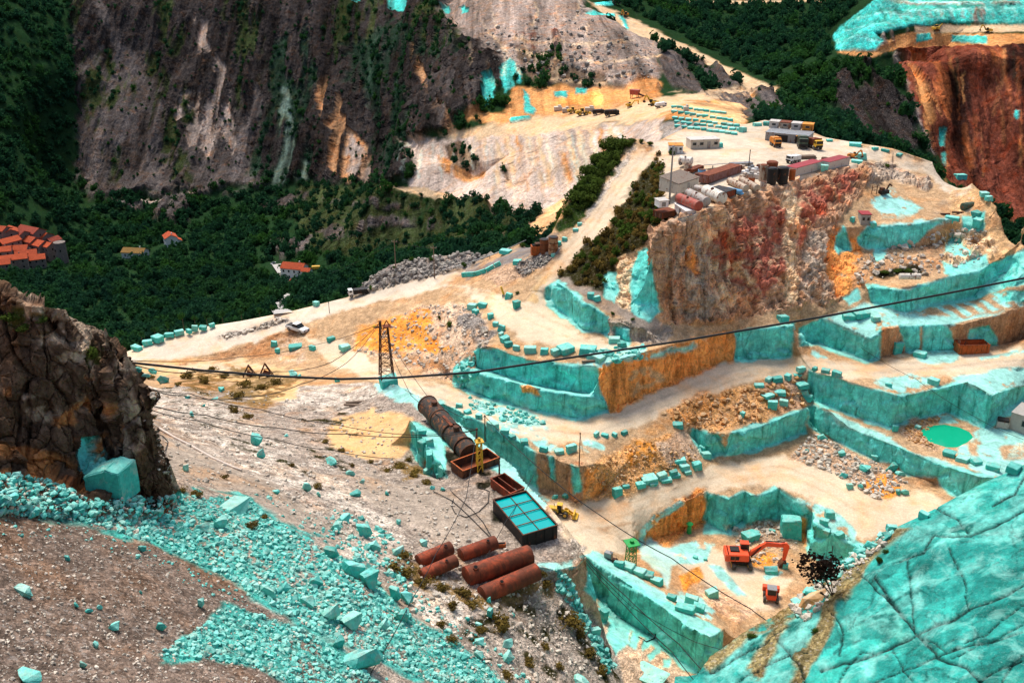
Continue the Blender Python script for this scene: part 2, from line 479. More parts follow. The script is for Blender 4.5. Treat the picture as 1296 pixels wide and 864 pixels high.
# beyond: quarry in the side valley
S.pts([(900, 172, 345), (895, 150, 420), (850, 165, 380), (855, 130, 470), (940, 140, 430), (935, 165, 370), (900, 125, 500), (960, 122, 560), (930, 160, 390)], 'Y')
dc = S.line([(527, 178, 596), (545, 180, 585), (600, 176, 575), (640, 180, 560), (690, 172, 545), (740, 165, 525), (790, 160, 500), (830, 158, 460)], 'Y')
S.line([(517, 232, 572), (545, 240, 560), (580, 252, 540), (620, 264, 518), (660, 268, 500), (710, 266, 482), (745, 250, 462), (780, 225, 430)], 'Y')
S.pts([(600, 150, 610), (640, 158, 585), (700, 142, 610), (760, 135, 600), (830, 130, 560), (800, 145, 545), (870, 122, 560), (690, 125, 640), (740, 118, 630), (800, 112, 620)], 'Y')
S.line([(590, 140, 625), (640, 130, 650), (690, 112, 655), (740, 105, 650), (790, 105, 640), (835, 110, 620)], 'Y')
S.line([(590, 95, 645), (640, 85, 662), (690, 80, 668), (740, 74, 665), (800, 80, 655), (832, 75, 670)], 'Y')
S.line([(600, 60, 690), (650, 52, 705), (700, 58, 705), (760, 62, 690), (820, 45, 720)], 'Y')
S.line([(600, 15, 760), (650, 10, 775), (700, 15, 790), (760, 28, 800), (800, 38, 790)], 'Y')
S.pts([(640, -30, 830), (700, -10, 870), (740, 5, 860), (790, 15, 850), (850, -10, 960), (850, 55, 760), (900, 85, 700), (950, 110, 655), (980, 118, 640), (880, 100, 640), (850, 88, 650), (840, 100, 630)], 'Y')
S.pts([(820, 15, 900), (900, -15, 1000), (900, 50, 830), (1000, 60, 790), (1050, 100, 720), (970, 100, 720), (1100, 130, 640), (1180, 178, 560), (1050, 150, 590), (1000, 140, 600), (1170, 120, 650), (1120, -30, 1000), (1000, 0, 960),
       (1100, 60, 800), (1080, 176, 480), (1150, 190, 500), (990, 150, 520), (1040, 165, 470)], 'Y')
S.line([(1056, 66, 640), (1100, 70, 622), (1150, 64, 612), (1200, 60, 600), (1296, 55, 585), (1400, 50, 570)], 'Y')
S.line([(1060, 50, 668), (1110, 48, 665), (1160, 42, 660), (1220, 40, 650), (1296, 40, 640), (1400, 40, 630)], 'Y')
S.line([(1100, 12, 675), (1150, 10, 668), (1220, 8, 658), (1296, 10, 648), (1400, 10, 640)], 'Y')
S.pts([(1100, -30, 770), (1200, -25, 730), (1296, -20, 720), (1160, 3, 685), (1250, 0, 680)], 'Y')
S.line([(1145, 120, 580), (1165, 165, 560), (1190, 215, 540), (1225, 240, 530), (1270, 275, 520), (1330, 300, 510)], 'Y')
S.pts([(1180, 100, 598), (1210, 150, 572), (1250, 200, 556), (1290, 200, 548), (1260, 110, 585), (1230, 60, 597)], 'Y')
# valley and the mountain across it
S.line([(60, 262, 820), (100, 252, 850), (160, 258, 830), (230, 248, 838), (300, 238, 850), (400, 232, 838), (470, 226, 800), (515, 200, 720), (530, 180, 640)], 'Y')
S.pts([(100, 0, 1070), (250, 0, 1060), (400, 0, 1050), (520, 0, 960), (580, 0, 860), (250, 120, 950), (160, 120, 960), (330, 110, 950), (400, 125, 930), (470, 110, 880), (520, 120, 800), (560, 100, 740), (560, 60, 800), (575, 140, 660), (620, 120, 665),
       (480, 40, 970), (300, -60, 1150), (100, -60, 1150), (500, -60, 1080), (0, -60, 1060), (-200, -60, 1020)], 'Y')
S.pts([(0, 0, 940), (60, 0, 1000), (0, 150, 790), (85, 150, 890), (0, 270, 690), (-200, 200, 720), (-200, 0, 920), (40, 80, 890)], 'Y')
S.pts([(0, 350, 640), (60, 330, 670), (200, 312, 730), (300, 300, 720), (400, 290, 690), (500, 285, 640), (600, 272, 570), (640, 290, 490), (500, 325, 545), (450, 345, 545), (380, 352, 585), (300, 350, 600), (200, 400, 480),
       (300, 385, 480), (100, 420, 430), (0, 420, 430), (400, 372, 500), (150, 440, 400), (0, 480, 370), (-200, 480, 370), (-200, 350, 600), (640, 275, 500), (700, 285, 430), (450, 255, 760), (350, 262, 800), (200, 275, 800), (560, 250, 600),
       (680, 295, 400), (600, 300, 470), (120, 300, 760)], 'Y')
S.pts([(1480, 430, 16), (1600, 425, 17), (1480, 340, 23), (1600, 330, 24), (1480, 385, 20), (1600, 380, 21), (1480, 500, 7), (1600, 500, 8), (1480, 300, 36), (1600, 310, 36), (1480, 560, 5), (1600, 560, 5.5)])
# closing the world beyond the frame
S.world([(-700, -250, 130), (-260, -120, 118), (0, -70, 112), (250, -120, 110), (700, -250, 120)])
S.world([(-45, 20, 88), (0, 14, 78), (30, 8, 74)])
S.pts([(1000, 900, 12), (1100, 1000, 20), (1300, 900, 25), (1300, 760, 8), (1100, 760, -8), (1000, 800, -9), (1200, 700, 0), (1320, 650, 3), (960, 1000, 18), (1500, 800, 30), (1500, 600, 20)])
S.world([(430, 120, 60), (400, 300, 45), (480, 500, -20), (800, 700, 80)])
S.world([(-430, 100, 40), (-500, 400, -80), (-700, 700, -50)])
for a in range(-60, 241, 20):
    r1, r2 = (1500, 4500)
    c, s_ = math.cos(math.radians(a)), math.sin(math.radians(a))
    S.add((r1 * c, r1 * s_, 190 if s_ > -.2 else 150))
    S.add((r2 * c, r2 * s_, 420))
V0, T0, H0, C0 = S.tin()
# ------------------------------------------------------------------ what the ground is made of
# class: albedo, marble, stones, rock, relief in metres, family (the object its faces go to)
K = {
    'sand': ((.43, .275, .15), 0, .45, 0, .12, 'quarry_ground'), 'haul': ((.62, .485, .335), 0, .05, 0, .06, 'dirt_road'), 'road': ((.62, .52, .40), 0, .04, 0, .06, 'dirt_road'),
    'orsand': ((.60, .39, .19), 0, .2, 0, .1, 'quarry_ground'), 'padsand': ((.58, .36, .17), 0, .2, 0, .08, 'quarry_ground'), 'asphalt': ((.2, .175, .16), 0, .2, 0, .05, 'dirt_road'), 'track': ((.27, .215, .17), 0, .3, 0, .12, 'dirt_road'),
    'yard': ((.55, .45, .335), 0, .15, 0, .05, 'dirt_road'),
    'dirt': ((.30, .24, .19), 0, .9, .2, .3, 'quarry_ground'), 'pale': ((.50, .425, .345), 0, .9, .3, .4, 'quarry_ground'), 'fgravel': ((.155, .112, .086), 0, .9, .1, .14, 'gravel_slope'), 'smooth': ((.33, .265, .205), 0, .4, 0, .1, 'quarry_ground'),
    'greyrub': ((.23, .20, .175), 0, 1, .5, .9, 'quarry_ground'), 'pinkrub': ((.52, .36, .24), 0, .8, .3, .5, 'quarry_ground'), 'bank': ((.36, .20, .10), 0, .5, .5, .5, 'quarry_ground'),
    'ochre': ((.68, .27, .05), 0, .5, .4, .5, 'quarry_ground'), 'ochrub': ((.60, .31, .12), 0, .9, .3, .5, 'quarry_ground'), 'brownrub': ((.42, .27, .17), 0, 1, .3, .5, 'quarry_ground'),
    'ochface': ((.82, .33, .09), 0, .2, 1, .6, 'rock_cliff'), 'ochlt': ((.56, .34, .165), 0, .5, .5, .6, 'quarry_ground'), 'brownface': ((.44, .27, .15), 0, .2, .9, .35, 'rock_cliff'),
    'cliff': ((.48, .285, .17), 0, .2, 1, 1.1, 'rock_cliff'), 'redcl': ((.38, .125, .08), 0, .15, 1, 1.1, 'rock_cliff'), 'palecl': ((.74, .54, .33), 0, .2, 1, 1.0, 'rock_cliff'), 'greycl': ((.40, .32, .245), 0, .3, 1, .9, 'rock_cliff'),
    'marble': ((.115, .64, .545), 1, .05, 0, .14, 'marble_bench'), 'mfar': ((.028, .40, .345), .6, .5, .9, 2.5, 'marble_bench'), 'slabm': ((.014, .20, .17), .6, .1, .15, .12, 'marble_slab'), 'mdark': ((.014, .22, .155), 1, .1, 0, .14, 'marble_bench'), 'palem': ((.30, .62, .545), 1, .2, 0, .12, 'marble_bench'), 'rubm': ((.035, .29, .24), .7, .8, .2, .35, 'gravel_slope'), 'white': ((.42, .62, .55), .15, .1, 0, .08, 'marble_bench'),
    'wood': ((.012, .035, .012), 0, .2, 0, 1, 'valley'), 'scrub': ((.035, .05, .018), 0, .5, .3, 1.2, 'hillside'), 'scrubg': ((.025, .05, .012), 0, .5, .2, .8, 'quarry_ground'), 'scruby': ((.030, .027, .010), 0, .5, .3, .8, 'quarry_ground'), 'brownsc': ((.11, .075, .05), 0, .6, .4, 1.2, 'hillside'),
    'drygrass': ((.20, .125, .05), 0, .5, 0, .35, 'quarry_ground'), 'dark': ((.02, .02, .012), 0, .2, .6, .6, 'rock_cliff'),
    'scree': ((.022, .018, .017), 0, .5, .9, 13, 'mountain'), 'scree2': ((.06, .05, .046), 0, .6, .8, 10, 'mountain'), 'screep': ((.26, .205, .17), 0, .5, .7, 6, 'mountain'), 'screeo': ((.33, .18, .09), 0, .4, .7, 6, 'mountain'), 'screet': ((.085, .125, .10), 0, .5, .7, 6, 'mountain'),  # scree darkened: cloud shade over the mountain is put into its albedo
    'msc': ((.010, .024, .014), 0, .4, .6, 8, 'mountain'), 'msc2': ((.024, .034, .011), 0, .4, .6, 8, 'mountain'),
    'grock': ((.22, .17, .14), 0, .6, .9, 4, 'hillside'), 'dump': ((.47, .37, .30), 0, .4, .35, .8, 'hillside'), 'foch': ((.52, .24, .085), 0, .5, .4, 1, 'hillside'), 'fsand': ((.60, .42, .25), 0, .3, 0, .4, 'hillside'), 'fred': ((.135, .038, .022), 0, .2, 1, 10, 'hillside'), 'fred2': ((.035, .014, .010), 0, .2, 1, 6, 'hillside'), 'fredo': ((.33, .10, .035), 0, .2, 1, 8, 'hillside'),
    'slab': ((.026, .285, .24), .6, .1, .15, .12, 'marble_slab'), 'slabp': ((.10, .42, .36), .6, .2, .15, .12, 'marble_slab'), 'slabd': ((.008, .125, .105), .6, .1, .15, .12, 'marble_slab'), 'crack': ((.003, .018, .016), .3, 0, .1, .15, 'marble_slab'), 'moss': ((.21, .165, .075), 0, .9, .5, .4, 'marble_slab'),
    'outc': ((.105, .066, .042), 0, .1, 1, 1.0, 'rock_outcrop'), 'outp': ((.36, .27, .19), 0, .3, 1, .8, 'rock_outcrop'), 'outo': ((.40, .17, .06), 0, .1, 1, .7, 'rock_outcrop'), 'outg': ((.07, .075, .02), 0, .5, .4, .5, 'rock_outcrop'),
}
NAMES = list(K)
FAR, NEAR = (330, 9999), (0, 330)
# (class, feather in px, polygon in photo pixels, distance range[, patchiness])
A = []


def pt(c, f, poly, rng=NEAR, patch=0):
    A.append((c, f, poly, rng, patch))


# --- far side
pt('scree', 6, [(85, -90), (95, 130), (104, 235), (160, 256), (235, 246), (300, 238), (400, 234), (470, 234), (520, 226), (535, 178), (590, 150), (640, 100), (665, -90)], FAR)
pt('scree2', 10, [(95, 90), (130, 60), (180, 70), (210, 130), (215, 250), (110, 250), (100, 200)], FAR)
pt('scree2', 8, [(215, 165), (310, 150), (330, 235), (230, 247)], FAR)
pt('scree2', 5, [(117, 0), (128, 0), (140, 28), (158, 58), (178, 74), (176, 96), (150, 64), (130, 30)], FAR)
pt('screep', 3, [(247, 25), (262, 30), (268, 60), (290, 95), (292, 140), (303, 170), (300, 205), (285, 180), (275, 215), (262, 195), (250, 185), (240, 190), (235, 150), (222, 160), (222, 125), (250, 118), (262, 110), (258, 80), (250, 50)], FAR, .55)
pt('scree2', 5, [(300, 120), (318, 108), (335, 120), (330, 160), (315, 215), (300, 180)], FAR, .4)
pt('msc', 6, [(345, 60), (385, 40), (405, 90), (395, 150), (402, 205), (395, 236), (335, 238), (312, 226), (325, 180), (338, 120)], FAR, .35)
pt('screet', 4, [(357, 110), (366, 115), (374, 170), (396, 232), (345, 236), (352, 190)], FAR, .5)
pt('screeo', 4, [(405, 112), (415, 100), (430, 125), (440, 160), (470, 190), (476, 226), (440, 234), (420, 215), (425, 170), (408, 140)], FAR, .4)
pt('screep', 5, [(440, 175), (470, 195), (476, 228), (445, 234)], FAR, .5)
pt('msc', 9, [(440, 62), (500, 25), (560, 40), (600, 50), (575, 75), (520, 80), (505, 95), (530, 140), (525, 180), (490, 232), (472, 215), (480, 150), (445, 100)], FAR, .25)
pt('msc2', 7, [(510, 20), (550, 5), (610, 40), (590, 65), (540, 60)], FAR, .4)
pt('screeo', 3, [(525, 60), (535, 75), (552, 110), (574, 150), (582, 168), (566, 170), (548, 120), (528, 85)], FAR, .3)
for x_, w_, y0, y1 in ((118, 5, 20, 180), (140, 6, 60, 210), (163, 7, 85, 200), (195, 10, 70, 200), (215, 6, 120, 230), (330, 7, 20, 120), (300, 6, 60, 140), (232, 5, 90, 160), (420, 6, 20, 90)):
    pt('msc2', 3, [(x_ - w_, y0), (x_ + w_, y0), (x_ + w_ + 6, (y0 + y1) / 2), (x_ + w_ + 12, y1), (x_ - w_ + 8, y1), (x_ - w_ - 2, (y0 + y1) / 2)], FAR, .75)
for q in ([(190, 0), (215, 0), (240, 60), (225, 90), (205, 50)], [(285, 10), (330, 0), (335, 80), (300, 90)], [(95, 0), (115, 0), (125, 80), (108, 160), (98, 90)], [(420, 0), (500, 0), (470, 60), (430, 60)], [(205, 90), (220, 100), (218, 180), (208, 200)], [(128, 150), (150, 160), (160, 235), (135, 235)], [(205, 210), (240, 200), (245, 235), (215, 240)]):
    pt('msc2', 6, q, FAR, .55)
pt('scree2', 5, [(540, 100), (600, 95), (612, 110), (600, 150), (560, 165)], FAR, .4)
pt('grock', 6, [(560, 20), (600, -60), (760, -60), (735, 15), (770, 22), (800, 40), (835, 62), (832, 102), (790, 112), (720, 106), (640, 85), (610, 62)], FAR)
pt('fred', 4, [(650, 45), (700, 40), (715, 62), (680, 70)], FAR, .6)
pt('brownsc', 4, [(660, 88), (705, 76), (790, 108), (780, 122), (720, 112), (680, 106)], FAR, .2)
pt('brownsc', 4, [(640, 65), (700, 62), (720, 78), (660, 80)], FAR, .5)
pt('foch', 4, [(650, 112), (720, 112), (790, 112), (812, 95), (838, 105), (836, 130), (870, 122), (985, 113), (978, 121), (944, 126), (946, 162), (860, 152), (800, 152), (700, 156), (640, 160), (590, 152), (600, 140), (640, 145)], FAR)
pt('ochface', 3, [(715, 120), (760, 118), (760, 132), (700, 132)], FAR)
pt('fsand', 5, [(600, 162), (680, 148), (760, 140), (830, 128), (850, 120), (985, 112), (978, 120), (880, 126), (850, 140), (830, 150), (760, 160), (700, 172), (640, 178), (580, 178), (556, 172)], FAR)
pt('dump', 4, [(516, 180), (545, 177), (600, 175), (700, 168), (790, 157), (840, 150), (838, 190), (745, 262), (700, 271), (620, 268), (580, 255), (520, 240), (528, 200)], FAR)
for k in range(14):
    x_ = 612 + k * 13
    pt('foch' if k % 4 == 3 else 'fsand', 4, [(x_, 176 - k * 1.2), (x_ + 5, 176 - k * 1.2), (x_ + 26, 240 - k), (x_ + 18, 244 - k)], FAR, .55)
pt('brownsc', 3, [(560, 182), (580, 178), (600, 192), (606, 210), (590, 222), (576, 216), (568, 202)], FAR)
pt('foch', 3, [(552, 195), (570, 205), (600, 222), (620, 212), (628, 218), (590, 232), (560, 215)], FAR, .2)
pt('brownsc', 2, [(637, 210), (647, 215), (645, 230), (637, 222)], FAR)
pt('fsand', 2, [(480, 236), (540, 238), (620, 264), (620, 270), (540, 248), (480, 240)], FAR)
pt('ochlt', 4, [(690, 268), (720, 250), (725, 285), (680, 300), (660, 290)], (0, 560))
pt('brownsc', 5, [(560, 258), (640, 272), (690, 270), (665, 300), (620, 315), (580, 290)], FAR, .4)
pt('msc2', 6, [(380, 238), (470, 236), (560, 250), (640, 268), (662, 300), (560, 318), (470, 330), (400, 318), (370, 280)], FAR, .15)
for q in ([(405, 262), (470, 255), (540, 262), (540, 268), (470, 262)], [(400, 295), (480, 275), (560, 280), (560, 292), (470, 290), (420, 305)], [(330, 262), (380, 250), (400, 252), (360, 275)], [(560, 275), (570, 275), (575, 305), (565, 305)], [(160, 262), (235, 252), (245, 262), (240, 285), (170, 280)], [(340, 310), (400, 300), (390, 320), (355, 330)]):
    pt('scree2', 4, q, FAR, .45)
pt('screep', 1.5, [(150, 258), (200, 257), (260, 244), (260, 246), (200, 260), (150, 261)], FAR)
pt('fsand', 2, [(725, -10), (748, 5), (800, 24), (900, 74), (962, 105), (985, 113), (960, 121), (860, 126), (855, 120), (945, 112), (900, 86), (800, 42), (768, 20)], FAR)
pt('fsand', 1.2, [(840, 2), (1060, -1), (1060, 3), (840, 6)], FAR)
pt('scree2', 4, [(832, 112), (836, 66), (868, 66), (942, 112), (900, 119)], FAR, .3)
pt('scree2', 4, [(890, 120), (975, 120), (1000, 150), (905, 150)], FAR, .4)
pt('scree', 5, [(1055, 105), (1090, 88), (1130, 115), (1160, 150), (1185, 195), (1090, 178), (1056, 150)], FAR, .25)
pt('screep', 3, [(1118, 70), (1135, 68), (1160, 120), (1180, 195), (1168, 170), (1150, 120)], FAR, .3)
pt('fred', 5, [(1130, 64), (1180, 60), (1320, 52), (1320, 310), (1200, 228), (1168, 160), (1145, 110)], FAR)
pt('fredo', 5, [(1150, 66), (1190, 70), (1200, 100), (1210, 150), (1195, 160), (1170, 110)], FAR, .5)
pt('fredo', 5, [(1235, 70), (1280, 65), (1270, 130), (1265, 180), (1250, 140), (1240, 100)], FAR, .5)
pt('fred2', 6, [(1195, 100), (1240, 85), (1260, 150), (1250, 240), (1210, 210)], FAR, .62)
pt('fred2', 6, [(1270, 60), (1310, 50), (1310, 130), (1280, 120)], FAR, .3)
pt('foch', 3, [(1132, 66), (1150, 66), (1180, 120), (1192, 150), (1176, 160), (1160, 120)], FAR, .3)
pt('foch', 2, [(1060, 67), (1110, 58), (1150, 42), (1300, 44), (1300, 56), (1240, 61), (1180, 60), (1130, 66), (1100, 73)], FAR)
pt('grock', 2, [(1118, 40), (1150, 38), (1140, 55), (1112, 62)], FAR, .3)
pt('mfar', 2, [(1055, 45), (1082, 20), (1110, 0), (1310, -30), (1310, 33), (1230, 30), (1160, 32), (1146, 36), (1110, 44), (1118, 56), (1108, 64), (1060, 65)], FAR)
pt('grock', 2, [(1110, -6), (1160, 6), (1310, 8), (1310, 12), (1160, 10), (1120, 4)], FAR, .2)
pt('grock', 2, [(1232, 10), (1246, 10), (1248, 32), (1232, 32)], FAR, .3)
pt('fsand', 1.5, [(1158, 33), (1300, 33), (1300, 41), (1158, 42)], FAR)
pt('mfar', 1.2, [(1160, 44), (1178, 41), (1180, 50), (1160, 55)], FAR)
pt('mfar', 1.2, [(1205, 45), (1250, 48), (1250, 58), (1205, 54)], FAR)
for q in ([(612, 100), (622, 94), (628, 108), (624, 118), (626, 130), (612, 135)], [(636, 82), (645, 75), (652, 80), (655, 88), (648, 100), (652, 110), (640, 118), (634, 100)], [(655, 88), (660, 90), (658, 108), (654, 104)], [(663, 115), (669, 120), (672, 134), (679, 140), (676, 146), (664, 144)],
          [(702, 117), (718, 117), (718, 126), (702, 124)], [(729, 112), (743, 112), (743, 121), (729, 120)], [(441, -4), (462, -4), (456, 5), (442, 5)], [(490, -2), (516, -2), (512, 14), (495, 13)], [(563, 12), (572, 10), (571, 20), (564, 20)], [(586, 12), (596, 12), (596, 20), (588, 21)], [(645, 150), (672, 148), (672, 153), (645, 157)],
          [(740, 18), (778, 18), (778, 23), (742, 22)], [(782, 20), (788, 20), (796, 36), (793, 39)], [(752, 5), (775, 3), (775, 8), (754, 9)], [(1187, 165), (1198, 164), (1194, 185), (1189, 185)], [(1192, 192), (1198, 192), (1197, 210), (1192, 205)], [(1284, 140), (1289, 140), (1288, 152), (1284, 150)]):
    pt('mfar', 1.2, q, FAR)
pt('greyrub', 4, [(835, 155), (905, 160), (940, 150), (940, 172), (845, 185)], FAR)
pt('ochlt', 4, [(850, 130), (940, 128), (945, 168), (900, 172), (856, 140)], FAR, .3)
# --- quarry
pt('dirt', 7, [(-400, 468), (165, 468), (260, 476), (330, 484), (420, 478), (470, 481), (500, 485), (560, 519), (640, 580), (736, 690), (743, 706), (742, 764), (800, 850), (840, 1200), (-400, 1200)], (0, 195))
pt('pale', 8, [(185, 478), (260, 490), (330, 545), (420, 610), (380, 640), (300, 600), (250, 560), (190, 520)], (0, 195), .45)
pt('pale', 8, [(300, 560), (420, 590), (480, 640), (520, 700), (470, 720), (380, 660), (280, 640)], (0, 195), .4)
pt('pale', 6, [(360, 480), (460, 485), (500, 500), (430, 520), (360, 515)], (0, 195), .3)
pt('smooth', 8, [(185, 540), (240, 560), (330, 600), (400, 650), (440, 690), (420, 695), (330, 640), (240, 600), (190, 580)], (0, 195), .15)
pt('smooth', 8, [(450, 600), (560, 620), (620, 650), (640, 690), (560, 690), (480, 650)], (0, 195))
pt('padsand', 4, [(425, 528), (470, 518), (522, 530), (530, 555), (500, 578), (450, 580), (410, 556)])
pt('orsand', 4, [(165, 458), (300, 452), (345, 462), (385, 472), (330, 482), (250, 478), (170, 472)])
pt('orsand', 4, [(325, 490), (380, 482), (375, 500), (345, 512), (318, 508)])
pt('greyrub', 4, [(440, 374), (475, 345), (520, 325), (590, 316), (630, 320), (600, 336), (560, 346), (500, 361), (460, 370)])
pt('brownrub', 4, [(600, 345), (650, 325), (680, 330), (660, 350), (630, 362)])
pt('pinkrub', 5, [(540, 384), (600, 386), (626, 420), (612, 442), (578, 488), (540, 474), (500, 455), (450, 445), (445, 425), (500, 400)])
pt('sand', 5, [(432, 392), (520, 376), (570, 372), (545, 384), (500, 396), (450, 408)], NEAR, .2)
pt('greyrub', 5, [(575, 395), (600, 392), (628, 425), (612, 440), (590, 425)], NEAR, .25)
pt('asphalt', 3, [(570, 348), (610, 334), (650, 318), (690, 298), (705, 296), (680, 318), (630, 338), (590, 352)])
pt('road', 3, [(155, 447), (240, 417), (300, 402), (420, 381), (500, 362), (560, 347), (590, 344), (560, 364), (500, 377), (432, 393), (370, 411), (335, 429), (250, 451), (165, 459)])
pt('haul', 4, [(380, 425), (432, 432), (470, 455), (520, 480), (600, 500), (640, 512), (700, 528), (740, 532), (800, 510), (850, 488), (900, 464), (940, 456), (1000, 450), (1100, 458), (1160, 450), (1300, 440), (1420, 420), (1420, 455), (1300, 472), (1180, 478), (1080, 480), (1000, 474), (940, 486), (880, 505), (820, 535), (760, 558), (690, 560), (620, 545), (560, 515), (490, 485), (420, 462)])
pt('greyrub', 3, [(275, 426), (330, 412), (362, 400), (368, 404), (340, 414), (290, 428)])
pt('bank', 3, [(205, 466), (300, 443), (330, 430), (372, 412), (378, 430), (347, 448), (260, 463)])
pt('pinkrub', 5, [(350, 430), (372, 425), (390, 450), (380, 462), (350, 455)], NEAR, .3)
pt('ochre', 5, [(448, 418), (470, 407), (510, 398), (540, 390), (548, 405), (540, 422), (560, 432), (576, 445), (560, 450), (520, 440), (505, 450), (480, 445), (452, 442)], NEAR, .1)
pt('bank', 4, [(498, 445), (525, 450), (560, 458), (570, 470), (540, 468), (510, 458)])
pt('sand', 6, [(580, 365), (640, 380), (690, 392), (740, 428), (800, 436), (840, 430), (760, 452), (700, 448), (655, 436), (620, 400)])
pt('haul', 5, [(664, 388), (672, 366), (694, 340), (737, 286), (787, 216), (806, 188), (838, 188), (802, 240), (762, 293), (722, 339), (704, 362), (696, 386)], NEAR)
pt('orsand', 4, [(664, 388), (672, 366), (694, 340), (700, 345), (680, 372), (674, 392)], NEAR, .2)
pt('pale', 3, [(737, 286), (787, 216), (806, 188), (802, 186), (782, 212), (730, 286)], (0, 330))
pt('greyrub', 4, [(650, 330), (690, 322), (700, 318), (715, 310), (690, 338), (660, 350)])
pt('haul', 6, [(690, 640), (730, 640), (760, 634), (850, 612), (900, 590), (990, 574), (1050, 588), (1100, 618), (1180, 628), (1240, 645), (1240, 668), (1130, 668), (1090, 680), (1060, 655), (1010, 622), (960, 616), (900, 620), (850, 634), (800, 680), (790, 700), (742, 702)])
pt('haul', 6, [(880, 690), (930, 700), (960, 720), (1000, 730), (980, 770), (930, 770), (890, 740), (860, 725), (850, 700)])
pt('haul', 5, [(580, 362), (650, 380), (694, 388), (742, 428), (800, 438), (745, 446), (690, 436), (655, 428), (620, 392)])
pt('haul', 4, [(170, 462), (300, 455), (345, 463), (330, 476), (240, 470)], NEAR, .2)
pt('ochface', 4, [(757, 463), (800, 451), (860, 435), (929, 420), (931, 457), (900, 465), (850, 487), (800, 510), (772, 522), (758, 500)])
pt('ochlt', 4, [(790, 470), (820, 460), (840, 480), (800, 500)], NEAR, .4)
pt('marble', 2.5, [(572, 474), (576, 462), (604, 438), (640, 445), (668, 454), (720, 460), (758, 462), (760, 500), (771, 522), (738, 533), (700, 527), (630, 511), (574, 489)])
pt('ochface', 2.5, [(660, 486), (684, 492), (686, 500), (662, 498)])
pt('brownrub', 3, [(576, 452), (600, 442), (604, 460), (596, 470)], NEAR, .3)
pt('palem', 5, [(586, 498), (640, 514), (692, 530), (690, 546), (640, 536), (598, 520)], NEAR, .35)
pt('marble', 2.5, [(931, 419), (1008, 408), (1000, 452), (931, 458)])
pt('greycl', 4, [(768, 402), (852, 414), (846, 434), (768, 428)])
pt('track', 3, [(703, 354), (722, 343), (842, 408), (852, 420), (830, 422), (762, 392)])
pt('marble', 2.5, [(690, 366), (706, 354), (772, 402), (770, 426), (738, 421), (690, 386)])
pt('marble', 2.5, [(778, 412), (796, 418), (796, 438), (778, 432)])
pt('palem', 4, [(742, 452), (770, 438), (818, 440), (816, 452), (770, 462), (750, 463)], NEAR, .3)
pt('palem', 4, [(730, 458), (790, 450), (880, 436), (880, 442), (790, 458), (745, 466)], NEAR, .3)
pt('scruby', 5, [(704, 352), (732, 320), (768, 290), (798, 240), (834, 192), (845, 292), (800, 320), (776, 345), (762, 372), (735, 358), (712, 352)])
pt('scrubg', 5, [(704, 298), (710, 270), (722, 246), (748, 200), (786, 172), (800, 184), (756, 246), (728, 290)])
pt('bank', 4, [(798, 195), (815, 182), (850, 172), (870, 160), (880, 172), (840, 182), (830, 190)], NEAR, .4)
pt('cliff', 5, [(820, 300), (843, 280), (913, 258), (963, 238), (1092, 207), (1104, 230), (1062, 285), (1066, 382), (980, 394), (905, 412), (838, 410), (830, 390)])
pt('greycl', 6, [(840, 320), (880, 300), (905, 330), (900, 405), (850, 405)], NEAR, .3)
pt('redcl', 6, [(905, 290), (960, 268), (990, 255), (1075, 220), (1090, 228), (1040, 270), (1000, 330), (960, 385), (925, 360), (895, 330)], NEAR, .3)
pt('palecl', 4, [(985, 250), (1000, 240), (1012, 262), (1004, 320), (1010, 378), (998, 380), (990, 320)], NEAR, .2)
pt('palecl', 5, [(880, 280), (905, 265), (920, 275), (900, 300), (890, 330)], NEAR, .4)
pt('ochface', 4, [(868, 300), (880, 320), (884, 350), (876, 350), (866, 320)], NEAR, .3)
pt('palecl', 5, [(895, 330), (940, 330), (960, 380), (905, 400)], NEAR, .6)
pt('greycl', 5, [(1020, 290), (1045, 300), (1050, 380), (1010, 380)], NEAR, .3)
pt('palecl', 3, [(780, 328), (808, 317), (798, 396), (778, 384)])
pt('marble', 2.5, [(764, 350), (779, 345), (783, 365), (776, 385), (764, 374)])
pt('marble', 2.5, [(808, 318), (820, 312), (825, 330), (832, 368), (836, 395), (822, 406), (799, 394), (797, 360)])
pt('yard', 6, [(828, 183), (850, 172), (872, 160), (968, 152), (1045, 174), (1130, 188), (1180, 204), (1232, 234), (1240, 262), (1190, 282), (1165, 275), (1200, 245), (1170, 215), (1095, 205), (1051, 216), (963, 236), (846, 280), (842, 240)])
pt('sand', 4, [(1097, 235), (1180, 228), (1210, 250), (1200, 280), (1150, 286), (1090, 288), (1060, 292), (1080, 265)])
pt('greycl', 4, [(1095, 208), (1130, 208), (1180, 230), (1170, 240), (1130, 228), (1100, 236)])
pt('palem', 3.5, [(1103, 252), (1128, 240), (1140, 250), (1168, 264), (1150, 274), (1115, 273)], NEAR, .25)
pt('palem', 3, [(1095, 288), (1150, 281), (1192, 276), (1240, 268), (1240, 274), (1195, 283), (1150, 287), (1095, 292)], NEAR, .15)
pt('ochface', 5, [(1044, 300), (1062, 290), (1100, 325), (1092, 365), (1060, 380), (1046, 340)], NEAR, .2)
pt('brownface', 5, [(1090, 318), (1195, 285), (1200, 330), (1180, 345), (1100, 350), (1080, 370)])
pt('ochlt', 5, [(1205, 245), (1235, 238), (1300, 285), (1300, 345), (1240, 335), (1195, 320), (1200, 285)], NEAR, .1)
pt('palecl', 4, [(1195, 310), (1250, 290), (1260, 320), (1230, 345), (1195, 345)], NEAR, .3)
pt('dark', 4, [(1100, 342), (1140, 338), (1166, 333), (1168, 348), (1105, 353)])
